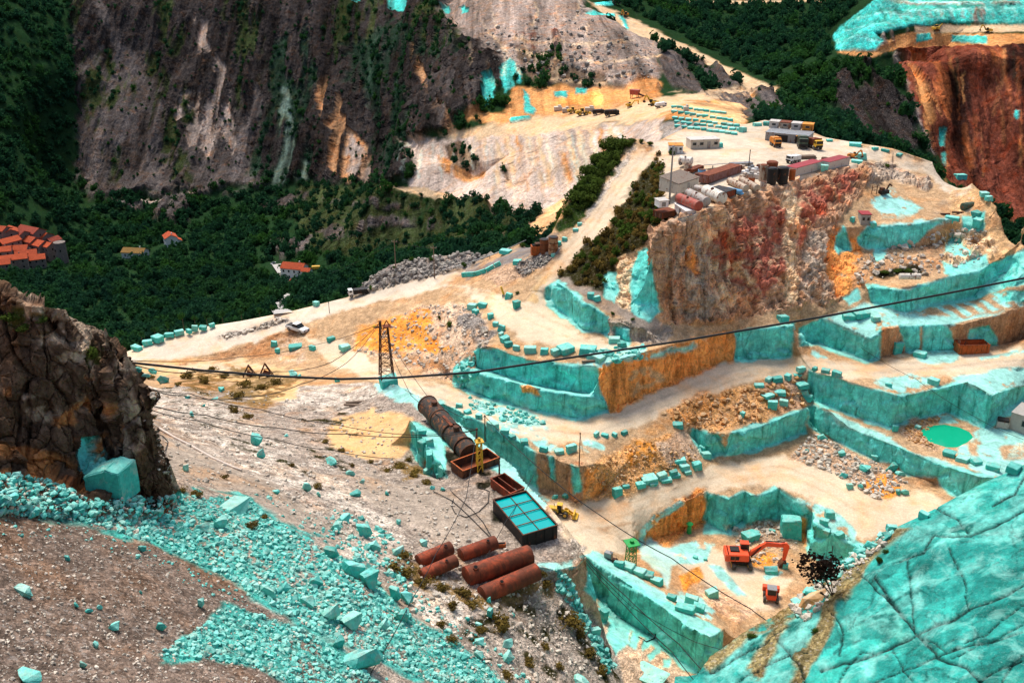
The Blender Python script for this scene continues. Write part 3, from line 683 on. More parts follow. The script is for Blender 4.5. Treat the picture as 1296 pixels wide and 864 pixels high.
for q in ([(1057, 298), (1068, 287), (1079, 318), (1058, 320)], [(1083, 302), (1096, 288), (1150, 284), (1190, 280), (1153, 313), (1110, 315), (1086, 312)], [(1108, 313), (1123, 317), (1118, 333), (1107, 330)], [(1205, 296), (1213, 296), (1218, 312), (1232, 318), (1228, 326), (1195, 320)], [(1218, 276), (1248, 268), (1246, 294), (1218, 294)], [(1192, 330), (1208, 338), (1248, 320), (1250, 335), (1208, 350), (1195, 344)], [(1066, 378), (1086, 365), (1090, 380), (1075, 386)],
          [(1097, 361), (1147, 365), (1197, 349), (1240, 339), (1277, 326), (1310, 308), (1360, 290), (1360, 335), (1300, 356), (1231, 379), (1181, 388), (1147, 397), (1104, 383)]):
    pt('marble', 2.5, q)
pt('sand', 4, [(1098, 358), (1150, 346), (1190, 346), (1190, 350), (1150, 366), (1110, 363)], NEAR, .1)
pt('palem', 3, [(1040, 404), (1100, 384), (1150, 397), (1172, 394), (1140, 413), (1117, 418), (1095, 431)], NEAR, .12)
pt('palem', 3, [(1130, 406), (1180, 395), (1275, 393), (1212, 412), (1140, 415)])
pt('sand', 3, [(1160, 398), (1230, 380), (1292, 370), (1278, 392), (1220, 402)])
for k in range(6):
    x_ = 1185 + k * 17
    pt('palem', 1.5, [(x_, 388 - k * 2.5), (x_ + 6, 387 - k * 2.5), (x_ + 30, 400 - k * 3), (x_ + 22, 402 - k * 3)])
pt('marble', 2, [(1255, 372), (1300, 366), (1300, 380), (1268, 384)], NEAR, .1)
pt('marble', 2, [(1012, 417), (1039, 403), (1094, 429), (1117, 416), (1112, 455), (1097, 459), (1037, 438), (1012, 438)])
pt('brownface', 2, [(1117, 416), (1138, 412), (1147, 447), (1113, 455)])
pt('brownface', 3, [(1209, 411), (1277, 394), (1310, 386), (1360, 370), (1360, 420), (1300, 433), (1213, 445)])
pt('marble', 2, [(1138, 412), (1190, 410), (1200, 413), (1215, 444), (1147, 447)])
pt('brownface', 2, [(1163, 413), (1167, 413), (1168, 445), (1164, 445)])
pt('marble', 2, [(1226, 418), (1252, 411), (1264, 430), (1262, 438), (1228, 442)])
pt('palem', 3, [(1158, 449), (1215, 443), (1208, 458), (1168, 460)])
pt('palem', 2.5, [(1240, 452), (1300, 440), (1300, 444), (1242, 458)], NEAR, .2)
pt('palem', 2.5, [(1025, 440), (1050, 452), (1040, 456), (1020, 442)], NEAR, .2)
pt('marble', 2.5, [(1021, 468), (1077, 484), (1137, 500), (1197, 488), (1214, 481), (1252, 499), (1310, 484), (1360, 466), (1360, 500), (1300, 510), (1247, 546), (1217, 530), (1197, 523), (1141, 538), (1127, 543), (1030, 510)])
pt('palem', 4, [(1105, 478), (1170, 473), (1180, 486), (1142, 498), (1112, 490)], NEAR, .3)
pt('palem', 3, [(1205, 478), (1240, 472), (1300, 464), (1300, 486), (1252, 499), (1216, 483)], NEAR, .08)
pt('palem', 3, [(1028, 512), (1060, 523), (1108, 545), (1132, 550), (1146, 570), (1104, 557), (1064, 543), (1036, 517)])
pt('sand', 3, [(1120, 548), (1135, 545), (1200, 580), (1190, 586), (1146, 570)], NEAR, .1)
pt('palem', 2.5, [(1148, 571), (1200, 586), (1225, 596), (1210, 597), (1180, 584)])
pt('brownrub', 4, [(1136, 540), (1165, 529), (1200, 524), (1180, 535), (1170, 545), (1190, 570), (1150, 556)])
pt('palem', 3, [(1185, 527), (1205, 527), (1212, 535), (1190, 538)])
pt('palem', 4, [(1212, 572), (1240, 545), (1310, 535), (1310, 610), (1250, 604), (1225, 590)], NEAR, .12)
pt('sand', 4, [(1225, 560), (1240, 552), (1240, 575), (1228, 578)], NEAR, .1)
pt('sand', 4, [(1262, 565), (1300, 560), (1300, 580), (1270, 582)], NEAR, .2)
pt('marble', 2.5, [(1020, 516), (1037, 513), (1064, 540), (1104, 553), (1147, 570), (1187, 586), (1226, 596), (1256, 602), (1258, 642), (1231, 640), (1187, 616), (1141, 599), (1097, 579), (1071, 567), (1024, 541)])
pt('bank', 4, [(1140, 600), (1185, 604), (1190, 620), (1150, 614)])
pt('marble', 2.5, [(875, 543), (921, 549), (960, 534), (1021, 515), (1021, 549), (947, 574), (897, 580), (872, 565)])
pt('ochlt', 3, [(908, 548), (928, 546), (918, 565)], NEAR, .1)
pt('ochrub', 5, [(838, 522), (880, 500), (958, 488), (990, 510), (962, 532), (905, 546), (868, 538)])
pt('brownrub', 4, [(960, 488), (1020, 470), (1024, 512), (985, 522)])
pt('brownrub', 5, [(1000, 578), (1030, 546), (1080, 572), (1130, 592), (1152, 612), (1110, 632), (1060, 602)])
pt('ochre', 4, [(1095, 606), (1130, 600), (1142, 618), (1122, 632), (1098, 618)])
pt('ochrub', 5, [(742, 592), (800, 558), (850, 545), (884, 578), (820, 610), (762, 634), (736, 638), (722, 600)])
pt('ochface', 3, [(735, 592), (765, 590), (768, 622), (738, 636)], NEAR, .3)
pt('ochre', 4, [(790, 562), (830, 555), (830, 580), (795, 590)], NEAR, .4)
pt('pinkrub', 4, [(828, 560), (870, 545), (890, 575), (845, 592)])
pt('marble', 2.5, [(555, 506), (620, 538), (655, 554), (680, 572), (682, 622), (640, 604), (555, 560)])
pt('brownface', 3, [(679, 572), (742, 588), (735, 638), (679, 622)])
pt('marble', 2, [(693, 574), (700, 577), (705, 608), (697, 606)])
pt('marble', 2, [(721, 588), (733, 592), (736, 622), (726, 624)])
pt('palem', 5, [(630, 535), (700, 560), (760, 560), (765, 570), (720, 572), (690, 572), (650, 552)], NEAR, .5)
pt('marble', 3, [(891, 622), (924, 632), (939, 621), (958, 627), (982, 616), (1011, 634), (1033, 647), (1030, 680), (891, 674)])
pt('ochface', 4, [(798, 702), (812, 672), (830, 655), (864, 628), (893, 620), (891, 664), (868, 670), (846, 690)])
pt('palem', 2, [(806, 688), (812, 668), (830, 652), (862, 632), (866, 636), (838, 656), (818, 676), (812, 692)], NEAR, .15)
pt('marble', 3, [(1018, 648), (1048, 664), (1084, 684), (1112, 700), (1114, 740), (1082, 722), (1024, 706)])
pt('palem', 3, [(1010, 632), (1034, 636), (1060, 650), (1085, 672), (1080, 686), (1045, 668), (1020, 648)], NEAR, .4)
pt('ochface', 3, [(1014, 650), (1022, 652), (1020, 690), (1012, 682)])
pt('brownrub', 5, [(920, 668), (990, 655), (1015, 680), (1010, 700), (960, 690)], NEAR, .2)
pt('ochre', 4, [(945, 695), (985, 700), (985, 716), (950, 715)], NEAR, .4)
for q in ([(845, 692), (880, 682), (906, 690), (890, 712), (850, 715)], [(896, 715), (912, 716), (944, 752), (934, 752), (908, 732)], [(820, 690), (840, 690), (850, 700), (830, 706)], [(966, 728), (990, 716), (992, 722), (972, 734)]):
    pt('palem', 3, q, NEAR, .1)
pt('ochre', 2.5, [(858, 730), (884, 716), (892, 732), (866, 748)])
pt('pinkrub', 5, [(880, 740), (920, 745), (960, 770), (930, 790), (890, 765)], NEAR, .2)
pt('white', 3, [(805, 692), (824, 680), (862, 706), (852, 718), (846, 742), (836, 726), (814, 708)])
pt('palem', 4, [(850, 745), (890, 755), (905, 775), (895, 790), (860, 770)], NEAR, .3)
pt('pinkrub', 4, [(770, 718), (800, 730), (850, 765), (845, 770), (790, 735)], NEAR, .1)
pt('marble', 2.5, [(741, 702), (752, 697), (770, 708), (830, 752), (902, 792), (916, 800), (904, 860), (864, 844), (772, 778), (741, 744)])
pt('palem', 2.5, [(742, 702), (756, 698), (820, 738), (850, 756), (840, 762), (790, 728), (748, 706)], NEAR, .1)
pt('pinkrub', 5, [(755, 770), (800, 800), (870, 850), (900, 900), (800, 880)], (100, 330))
for q in ([(772, 780), (798, 788), (796, 815), (778, 830), (770, 800)], [(800, 800), (812, 796), (804, 822), (796, 818)], [(812, 812), (822, 808), (822, 818), (812, 822)], [(818, 828), (832, 818), (834, 826), (822, 836)], [(838, 836), (848, 834), (846, 844), (838, 844)], [(752, 770), (764, 768), (770, 790), (758, 795)]):
    pt('marble', 3, q, (100, 330))
pt('palem', 3.5, [(476, 482), (498, 486), (520, 494), (570, 526), (640, 580), (695, 634), (686, 644), (630, 598), (590, 566), (558, 542), (520, 512), (478, 496)], (0, 195), .25)
pt('dirt', 3, [(455, 508), (480, 500), (495, 510), (465, 518)], (0, 195), .4)
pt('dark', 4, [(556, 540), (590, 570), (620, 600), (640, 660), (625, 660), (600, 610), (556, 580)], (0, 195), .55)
pt('marble', 2.5, [(520, 533), (560, 548), (566, 604), (540, 602), (519, 566)], (0, 195))
pt('brownface', 3, [(700, 722), (722, 716), (744, 703), (742, 764), (728, 770), (712, 745)], (0, 150))
pt('palem', 2.5, [(678, 714), (740, 702), (726, 720), (690, 724)], (0, 150), .1)
pt('pale', 4, [(695, 690), (730, 680), (738, 698), (705, 712)], (0, 150), .3)
pt('rubm', 3, [(704, 720), (722, 735), (752, 800), (782, 845), (768, 850), (735, 790), (704, 745)], (0, 150), .3)
pt('pale', 4, [(520, 748), (580, 750), (588, 782), (560, 798), (530, 780)], (0, 150))
pt('scruby', 8, [(590, 770), (700, 740), (750, 780), (800, 864), (620, 864), (580, 800)], (0, 150), .7)
pt('drygrass', 7, [(500, 705), (540, 712), (600, 745), (700, 740), (700, 760), (600, 775), (530, 745)], (0, 150), .45)
pt('drygrass', 6, [(235, 472), (300, 464), (392, 478), (360, 496), (340, 522), (300, 512), (230, 492)], (0, 240), .35)
pt('drygrass', 5, [(500, 585), (540, 580), (548, 602), (510, 608)], (0, 195), .4)
pt('scruby', 6, [(190, 475), (260, 486), (330, 540), (420, 610), (300, 570), (220, 520)], (0, 195), .8)
pt('scruby', 6, [(380, 520), (440, 500), (470, 590), (440, 620), (380, 560)], (0, 195), .8)
pt('scruby', 6, [(200, 610), (260, 625), (320, 640), (280, 655), (210, 635)], (0, 195), .6)
pt('fgravel', 9, [(-400, 650), (0, 650), (100, 658), (200, 690), (300, 742), (400, 806), (490, 870), (520, 1200), (-400, 1200)], (0, 130))
pt('rubm', 7, [(-300, 580), (0, 590), (60, 600), (120, 630), (200, 622), (310, 622), (335, 645), (430, 700), (472, 722), (500, 765), (560, 800), (650, 870), (540, 870), (400, 802), (300, 742), (200, 692), (100, 662), (0, 655), (-300, 655)], (0, 130), .27)
pt('rubm', 6, [(195, 830), (240, 800), (290, 762), (340, 778), (400, 800), (480, 860), (490, 890), (370, 870), (310, 842), (260, 836), (200, 842)], (0, 130), .3)
# --- near slab of marble
SL = [(840, 1200), (860, 880), (900, 826), (1000, 764), (1060, 708), (1130, 664), (1240, 608), (1310, 580), (1500, 540), (1500, 1200)]
pt('slab', 2, SL, (0, 112))
pt('slabp', 4, [(860, 900), (920, 815), (1000, 768), (1050, 780), (1010, 840), (980, 900)], (0, 112), .22)
pt('slabp', 4, [(1060, 790), (1140, 740), (1200, 700), (1296, 640), (1296, 700), (1180, 790), (1080, 864)], (0, 112), .5)
pt('slabp', 5, [(1130, 680), (1240, 615), (1300, 590), (1300, 640), (1180, 700)], (0, 112), .3)
pt('slabd', 2.5, [(1080, 740), (1160, 720), (1300, 730), (1300, 864), (1150, 864)], (0, 112), .78)
pt('slabd', 2.5, [(880, 850), (980, 780), (1030, 770), (1000, 830), (930, 864)], (0, 112), .72)
pt('slabm', 4, [(1090, 900), (1110, 830), (1165, 806), (1230, 772), (1310, 738), (1310, 900)], (0, 112), .28)
pt('slabm', 4, [(1160, 705), (1200, 680), (1300, 690), (1300, 735), (1210, 770), (1170, 790)], (0, 112), .45)
pt('slabd', 2.5, [(1140, 722), (1185, 700), (1180, 720), (1150, 735)], (0, 112), .3)
pt('slabd', 2, [(1205, 664), (1235, 658), (1230, 672), (1200, 672)], (0, 112), .3)
pt('slabd', 2, [(1230, 780), (1296, 752), (1296, 765), (1200, 806)], (0, 112), .35)
pt('moss', 5, [(1000, 768), (1060, 712), (1130, 668), (1150, 668), (1120, 690), (1090, 730), (1060, 780), (1035, 830), (1010, 864), (995, 864), (1020, 810), (1050, 750)], (0, 112), .02)
pt('moss', 4, [(885, 840), (960, 786), (1000, 762), (1014, 775), (960, 806), (900, 848)], (0, 112), .1)
pt('moss', 4, [(935, 864), (985, 785), (1000, 790), (960, 864)], (0, 112), .25)
pt('ochlt', 3, [(1000, 764), (1030, 740), (1060, 718), (1068, 726), (1030, 758)], (0, 112), .35)
CRACKS = [([(1296, 742), (1230, 770), (1180, 795), (1155, 806), (1110, 825), (1040, 850)], 2.2), ([(1108, 730), (1128, 760), (1148, 785), (1165, 806), (1190, 830), (1225, 845), (1240, 864)], 2.2), ([(1150, 710), (1153, 750), (1158, 800)], 1.2), ([(1165, 806), (1200, 822), (1250, 800), (1296, 765)], 1.1),
          ([(1130, 716), (1170, 698), (1182, 676), (1230, 676), (1260, 664), (1296, 645)], 1.5), ([(1240, 864), (1270, 845), (1296, 835)], 1.4), ([(1206, 830), (1296, 790)], 1), ([(1060, 864), (1090, 820), (1110, 825)], 1), ([(1130, 820), (1145, 850), (1160, 864)], 1), ([(1255, 640), (1285, 625), (1296, 600)], 1.5), ([(900, 850), (960, 820), (1000, 790)], 1.2), ([(1040, 760), (1070, 800), (1064, 830)], 1), ([(1100, 864), (1150, 845), (1200, 822), (1296, 800)], 1.3), ([(980, 800), (1010, 840), (1020, 864)], 1.2), ([(1080, 720), (1110, 745), (1128, 760)], 1.3), ([(1200, 690), (1215, 720), (1230, 770)], 1.1), ([(1270, 864), (1282, 840), (1296, 826)], 1.4), ([(1182, 640), (1210, 655), (1230, 676)], 1), ([(930, 864), (985, 835), (1020, 825)], 1.2)]
# --- rock outcrop at the left
pt('outc', 1, [(-400, 300), (0, 360), (60, 380), (215, 420), (215, 660), (-400, 640)], (0, 100))
pt('outp', 5, [(-50, 368), (0, 368), (40, 385), (90, 392), (140, 420), (130, 425), (90, 410), (40, 402), (0, 400)], (0, 100), .3)
pt('marble', 2, [(97, 556), (118, 552), (137, 575), (134, 600), (104, 602)], (0, 100))
pt('outg', 4, [(0, 385), (30, 390), (35, 412), (10, 420), (-20, 405)], (0, 100), .2)
pt('outg', 4, [(40, 395), (60, 400), (62, 420), (40, 415)], (0, 100), .4)
pt('outg', 4, [(105, 435), (130, 440), (130, 460), (110, 462)], (0, 100), .3)
pt('outp', 5, [(30, 420), (120, 410), (165, 450), (185, 560), (150, 600), (60, 480)], (0, 100), .62)
pt('outp', 5, [(30, 500), (80, 505), (75, 535), (40, 530)], (0, 100), .4)
pt('outo', 5, [(60, 480), (140, 460), (160, 560), (100, 600), (80, 560)], (0, 100), .68)
pt('outo', 6, [(-20, 560), (40, 560), (100, 590), (105, 630), (40, 620), (-20, 600)], (0, 100), .3)
pt('outo', 4, [(5, 475), (20, 475), (20, 500), (8, 500)], (0, 100), .2)


ST = []


def st(c, wd, line, k=.5, rng=NEAR):
    ST.append((c, wd, line, k, rng))


for off in (-9, -5, 3, 7):
    st('road' if off in (-5, 7) else 'smooth', 1.6, [(470, 468 + off * .7), (530, 492 + off), (600, 517 + off), (680, 542 + off), (750, 546 + off), (810, 524 + off), (880, 496 + off), (950, 471 + off), (1020, 464 + off * .8), (1100, 468 + off * .8), (1200, 463 + off * .8), (1300, 452 + off * .8)], .5)
for off in (-10, -4, 3, 9):
    st('road' if off in (-4, 9) else 'bank', 1.5, [(683 + off, 385), (700 + off * .9, 345), (748 + off * .7, 290), (793 + off * .6, 225), (818 + off * .5, 192)], .4)
    st('road' if off in (-4, 9) else 'bank', 1.6, [(725, 668 + off), (790, 648 + off), (860, 625 + off), (930, 606 + off), (990, 598 + off * .8), (1050, 620 + off), (1100, 652 + off)], .35)
    st('smooth', 1.2, [(215, 440 + off * .7), (300, 424 + off * .6), (400, 392 + off * .4), (500, 368 + off * .3), (590, 345 + off * .3)], .3)
    st('road' if off in (-4, 9) else 'bank', 1.5, [(560, 362 + off * .5), (620, 372 + off), (665, 400 + off), (720, 425 + off), (790, 436 + off * .5)], .35)
    st('smooth', 1.3, [(1090, 192 + off * .3), (1150, 205 + off * .4), (1200, 228 + off * .5), (1212, 248 + off * .4), (1180, 270 + off * .4)], .35)
for k in range(9):
    st('bank', 1.3, [(730 + k * 6, 660 + k * 3), (760 + k * 7, 672 - k * 2), (790 + k * 4, 660 + k)], .3)
st('ochre', 5, [(640, 500), (690, 536), (760, 556)], .3)
st('ochre', 9, [(690, 640), (740, 655), (790, 640)], .35)
st('ochre', 8, [(1150, 640), (1200, 645)], .35)
st('ochre', 7, [(820, 548), (880, 520), (930, 500)], .45)
st('ochre', 5, [(200, 462), (280, 458), (340, 468)], .5)


for i, l_ in enumerate([[(640,446),(639,478)],[(666,456),(662,488)],[(668,456),(672,470)],[(706,461),(702,496)],[(735,463),(733,498)],[(684,500),(682,518)],[(615,470),(613,497)],[(724,500),(722,528)],[(1048,478),(1042,512)],[(1052,479),(1050,500)],[(1076,486),(1074,520)],[(1117,498),(1111,532)],[(1131,503),(1130,540)],[(1168,496),(1164,526)],[(1216,485),(1212,524)],[(1252,500),(1247,542)],[(1256,500),(1254,540)],[(1232,492),(1228,530)],[(1053,534),(1051,552)],[(1070,545),(1068,562)],[(1101,556),(1096,576)],[(1120,562),(1116,582)],[(1155,576),(1151,598)],[(1188,588),(1184,610)],[(1222,598),(1216,625)],[(1232,600),(1226,632)],[(1240,602),(1240,636)],[(965,535),(963,562)],[(990,526),(988,552)],[(1012,520),(1010,548)],[(935,548),(934,572)],[(974,416),(972,452)],[(1097,428),(1098,455)],[(1060,414),(1058,440)],[(1180,412),(1178,440)],[(1240,345),(1237,372)],[(1210,355),(1208,380)],[(1260,336),(1258,365)],[(1165,362),(1162,388)],[(760,712),(760,755)],[(800,738),(800,785)],[(830,755),(829,805)],[(862,775),(862,832)],[(890,790),(889,845)],[(905,628),(903,664)],[(930,634),(926,670)],[(957,628),(956,655)],[(985,620),(984,656)],[(1060,680),(1058,706)],[(590,528),(588,560)],[(625,545),(623,580)],[(648,556),(646,596)],[(668,568),(664,606)],[(735,378),(738,410)],[(752,390),(752,416)],[(716,362),(720,392)]]):
    st('mdark', 1.0 + .9 * (i % 3 == 0), [(a + (i * 7 % 5 - 2) * .3, b) for a, b in l_], .75)
for x_ in range(1120, 1300, 13):
    st('mdark', 1.8, [(x_, 11), (x_ + 2, 31)], 1., FAR)
    st('grock', 2.2, [(x_ + 5, 12 + x_ % 7), (x_ + 8, 22 + x_ % 5)], .7, FAR)
for l_ in ([(1085, 22), (1120, 14), (1150, 18)], [(1070, 36), (1100, 30), (1140, 30)], [(1060, 50), (1090, 46), (1112, 52)], [(1120, 1), (1200, 4), (1300, 5)], [(1150, 12), (1300, 12)]):
    st('mdark', 2.2, l_, 1., FAR)
    st('palem', 1.5, [(a, b + 3) for a, b in l_], .8, FAR)


rr = random.Random(5)
for k in range(46):
    x_, y_ = rr.uniform(1150, 1296), rr.uniform(62, 190)
    st(rr.choice(['fred2', 'fred2', 'fredo', 'dark', 'foch']), rr.uniform(1, 4), [(x_, y_), (x_ + rr.uniform(-3, 5), y_ + rr.uniform(12, 26)), (x_ + rr.uniform(-4, 9), y_ + rr.uniform(30, 70))], rr.uniform(.4, .8), FAR)
for k in range(70):
    x_ = rr.uniform(520, 800)
    y0_ = np.interp(x_, [520, 600, 700, 800], [181, 177, 171, 160]) + rr.uniform(0, 14)
    ln = rr.uniform(.35, .95)
    y1_ = np.interp(x_, [520, 620, 700, 745, 800], [240, 264, 268, 258, 205])
    dx_ = np.interp(x_, [520, 650, 800], [-8, 12, 26]) * ln
    st(rr.choice(['white', 'bank', 'fsand', 'brownrub', 'palecl']), rr.uniform(.8, 2.2), [(x_, y0_), (x_ + dx_ * .5, y0_ + (y1_ - y0_) * ln * .5), (x_ + dx_, y0_ + (y1_ - y0_) * ln)], rr.uniform(.25, .55), FAR)
for k in range(34):
    x_, y_ = rr.uniform(600, 825), rr.uniform(-5, 85)
    st(rr.choice(['screep', 'bank', 'scree2', 'palecl']), rr.uniform(.8, 2.4), [(x_, y_), (x_ + rr.uniform(-4, 6), y_ + rr.uniform(8, 16)), (x_ + rr.uniform(-6, 10), y_ + rr.uniform(20, 34))], rr.uniform(.3, .6), FAR)
for l_ in ([(640, 62), (700, 74), (760, 84), (835, 72)], [(610, 30), (640, 66), (660, 96)], [(650, 52), (720, 60), (800, 56)], [(690, 100), (760, 108), (800, 96)]):
    st('fsand', 1.8, l_, .8, FAR)


def paint(V, base):
    """tint, mix (marble, stones, rock), relief and family per vertex"""
    P, dep = pix(V)
    n = len(V)
    wob = np.stack([fbm(V / 3.2, 3, 31), fbm(V / 3.2, 3, 47)], 1)
    wob_far = np.stack([fbm(V / 11., 3, 31), fbm(V / 11., 3, 47)], 1)
    Y = V[:, 1]
    spot = np.where(Y > 330, fbm(V / np.array([6.5, 70., 45.]), 4, 71), fbm(V / 2.2, 4, 71))
    tint = np.tile(np.array(K[base][0]), (n, 1)).astype(float)
    mix = np.tile(np.array(K[base][1:4]), (n, 1)).astype(float)
    amp = np.full(n, K[base][4], float)
    fam = np.full(n, NAMES.index(base))
    far = Y > 330
    if base == 'sand':
        tint[far] = K['wood'][0]; mix[far] = K['wood'][1:4]; amp[far] = K['wood'][4]; fam[far] = NAMES.index('wood')
    for c, f, poly, (y0, y1), patch in A:
        xs, ys = [q[0] for q in poly], [q[1] for q in poly]
        m = 3 * f + 4
        sel = np.nonzero((dep > 5) & (P[:, 0] > min(xs) - m) & (P[:, 0] < max(xs) + m) & (P[:, 1] > min(ys) - m) & (P[:, 1] < max(ys) + m) & (Y >= y0) & (Y < y1))[0]
        if not len(sel):
            continue
        wq = np.where(far[sel, None], wob_far[sel], wob[sel])
        Q = P[sel] + wq * f * 1.8
        sd_ = seg_dist(Q, poly, True)
        sd_ = np.where(in_poly(Q, poly), sd_, -sd_)
        k = np.clip(.5 + sd_ / f, 0, 1)
        hardk = k > .5
        if patch:
            k = k * np.clip((spot[sel] - (patch - .5) * .9) * 5 + .5, 0, 1)
            hardk &= k > .75
        k = k[:, None]
        kk = K[c]
        tint[sel] = tint[sel] * (1 - k) + np.array(kk[0]) * k
        mix[sel] = mix[sel] * (1 - k) + np.array(kk[1:4]) * k
        amp[sel] = amp[sel] * (1 - k[:, 0]) + kk[4] * k[:, 0]
        fam[sel[hardk]] = NAMES.index(c)
    if base == 'sand':
        Q = P + wob * 3
        for c, wd, line, kk_, (y0, y1) in ST:
            k = np.clip(1.3 - seg_dist(Q, line) / wd, 0, 1) * kk_ * np.clip(.6 + spot, .1, 1) * ((Y >= y0) & (Y < y1) & (dep > 5))
            k = k[:, None]
            tint[:] = tint * (1 - k) + np.array(K[c][0]) * k
    if base == 'slab':
        f1, e1 = facets(V / np.array([9., 7., 7.]) + .25 * wob.sum(1)[:, None], 3)
        j = np.clip(1 - e1 / .03, 0, 1) * .6 * (mix[:, 0] > .4)
        tint *= (1 + .14 * f1)[:, None]
        tint[:] = tint * (1 - j[:, None]) + np.array(K['crack'][0]) * j[:, None]
        for line, wd in CRACKS:
            d = seg_dist(P + wob * 5, line)
            k = np.clip(1.3 - d / (wd * 1.2), 0, 1)[:, None]
            tint[:] = tint * (1 - k) + np.array(K['crack'][0]) * k
            V[:, 2] -= .24 * k[:, 0]
    return tint, mix, amp, fam


def roughen(V, T, H, amp, mix, seed=0):
    N = vnormals(V, T)
    far = V[:, 1] > 330
    rock = mix[:, 2]
    d = fbm(V / 2.6, 5, 3 + seed) * amp * .8
    sel = (rock > .3) & ~far
    if sel.any():
        Q = V[sel]
        wv = .3 * np.stack([fbm(Q / 4, 2, 5), fbm(Q / 4, 2, 6), fbm(Q / 4, 2, 8)], 1)
        f1, e1 = facets(Q / np.array([3.2, 3.2, 9.] if seed == 9 else [2.7, 2.7, 9.]) + wv, 11 + seed)
        f2, e2 = facets(Q / np.array([1.1, 1.1, 3.2] if seed == 9 else [1.1, 1.1, 3.4]) + wv, 23 + seed)
        f3, e3 = facets(Q / np.array([.5, .5, .8]), 37 + seed)
        rg = fbm(Q / np.array([5, 5, 16.]), 4, 91 + seed, ridged=True)
        cr = np.clip(1 - e1 / .09, 0, 1) * .6 + np.clip(1 - e2 / .09, 0, 1) * .22
        k = 1.25 if seed == 9 else 1.
        d[sel] += rock[sel] * amp[sel] * (.62 * f1 * k + .34 * f2 * k + .16 * f3 + .4 * rg - cr * (k if seed == 9 else .45))
        if seed != 9:
            d[sel] += rock[sel] * 1.5 * fbm(Q / np.array([9, 9, 60.]), 3, 191, ridged=True) * (amp[sel] > .8)
    sel = (mix[:, 0] > .8) & ~far & (N[:, 2] < .75)
    if sel.any():
        Q = V[sel]
        c1, v1 = cells(Q / np.array([4.6, 4.6, 3.6]), 61)
        c2, v2 = cells(Q / np.array([2., 2., 14.]), 67)
        d[sel] += .48 * v1 + .2 * v2
    if far.any():
        Q = V[far]
        g = 1.1 * fbm(Q / np.array([58, 420, 300.]), 5, 51, .55, True) + .45 * fbm(Q / np.array([15, 130, 90.]), 4, 52, .6, True) + .14 * fbm(Q / 8., 4, 53)
        d[far] = g * amp[far] * .8
    d = np.where(H, d * np.where(mix[:, 0] > .8, .85, .15 if seed == 9 else .4), d)
    return V + N * d[:, None]


def surface(name, sv, base, thr, fams=True, seed=0, hair=26):
    V, T, H, CE = sv
    V, T, H, CE = refine(V, T, H, CE, hair)
    V = smooth(V, T, H, 14)
    V, T, H, CE = refine(V, T, H, CE, hair / 2.4)
    V = smooth(V, T, H, 6)
    V, T, H, CE = refine(V, T, H, CE, thr)
    V = smooth(V, T, H, 3)
    if base == 'sand':
        wp = [U(x, y, z=5.5)[:2] for x, y in POOL]
        ins = in_poly(V[:, :2], wp)
        dd = seg_dist(V[:, :2], wp, True)
        ring = ~ins & (dd < 3.5) & (V[:, 2] < 8)
        V[ring, 2] = 5.5 + (V[ring, 2] - 5.5) * np.clip(dd[ring] / 3.5, 0, 1)
        V[ins, 2] = 5.5 - np.clip(dd[ins] * .5, 0, .8)
        H = H | ring | ins
    tint, mix, amp, fam = paint(V, base)
    V = roughen(V, T, H, amp, mix, seed)
    N = vnormals(V, T)
    out = {}
    famnames = [K[c][5] for c in NAMES]
    order = sorted(set(famnames))
    fid = np.array([order.index(x) for x in famnames])[fam]
    ff = np.sort(fid[T], axis=1)[:, 1] if fams else np.zeros(len(T), int)
    for k in np.unique(ff):
        t = T[ff == k]
        u, inv = np.unique(t, return_inverse=True)
        nm = order[k] if fams else name
        me = mesh_np(nm, V[u], inv.reshape(-1, 3), True)
        attr(me, 'tint', tint[u])
        attr(me, 'mix', mix[u])
        if nm in ('rock_cliff', 'hillside', 'mountain') or name == 'rock_outcrop':
            me.polygons.foreach_set('use_smooth', np.zeros(len(t), bool))
        else:
            me.normals_split_custom_set_from_vertices(N[u].tolist())
        o = link(nm, me, GROUND)
        o['kind'] = 'structure'
        out[nm] = o
    return V, T, out, fam
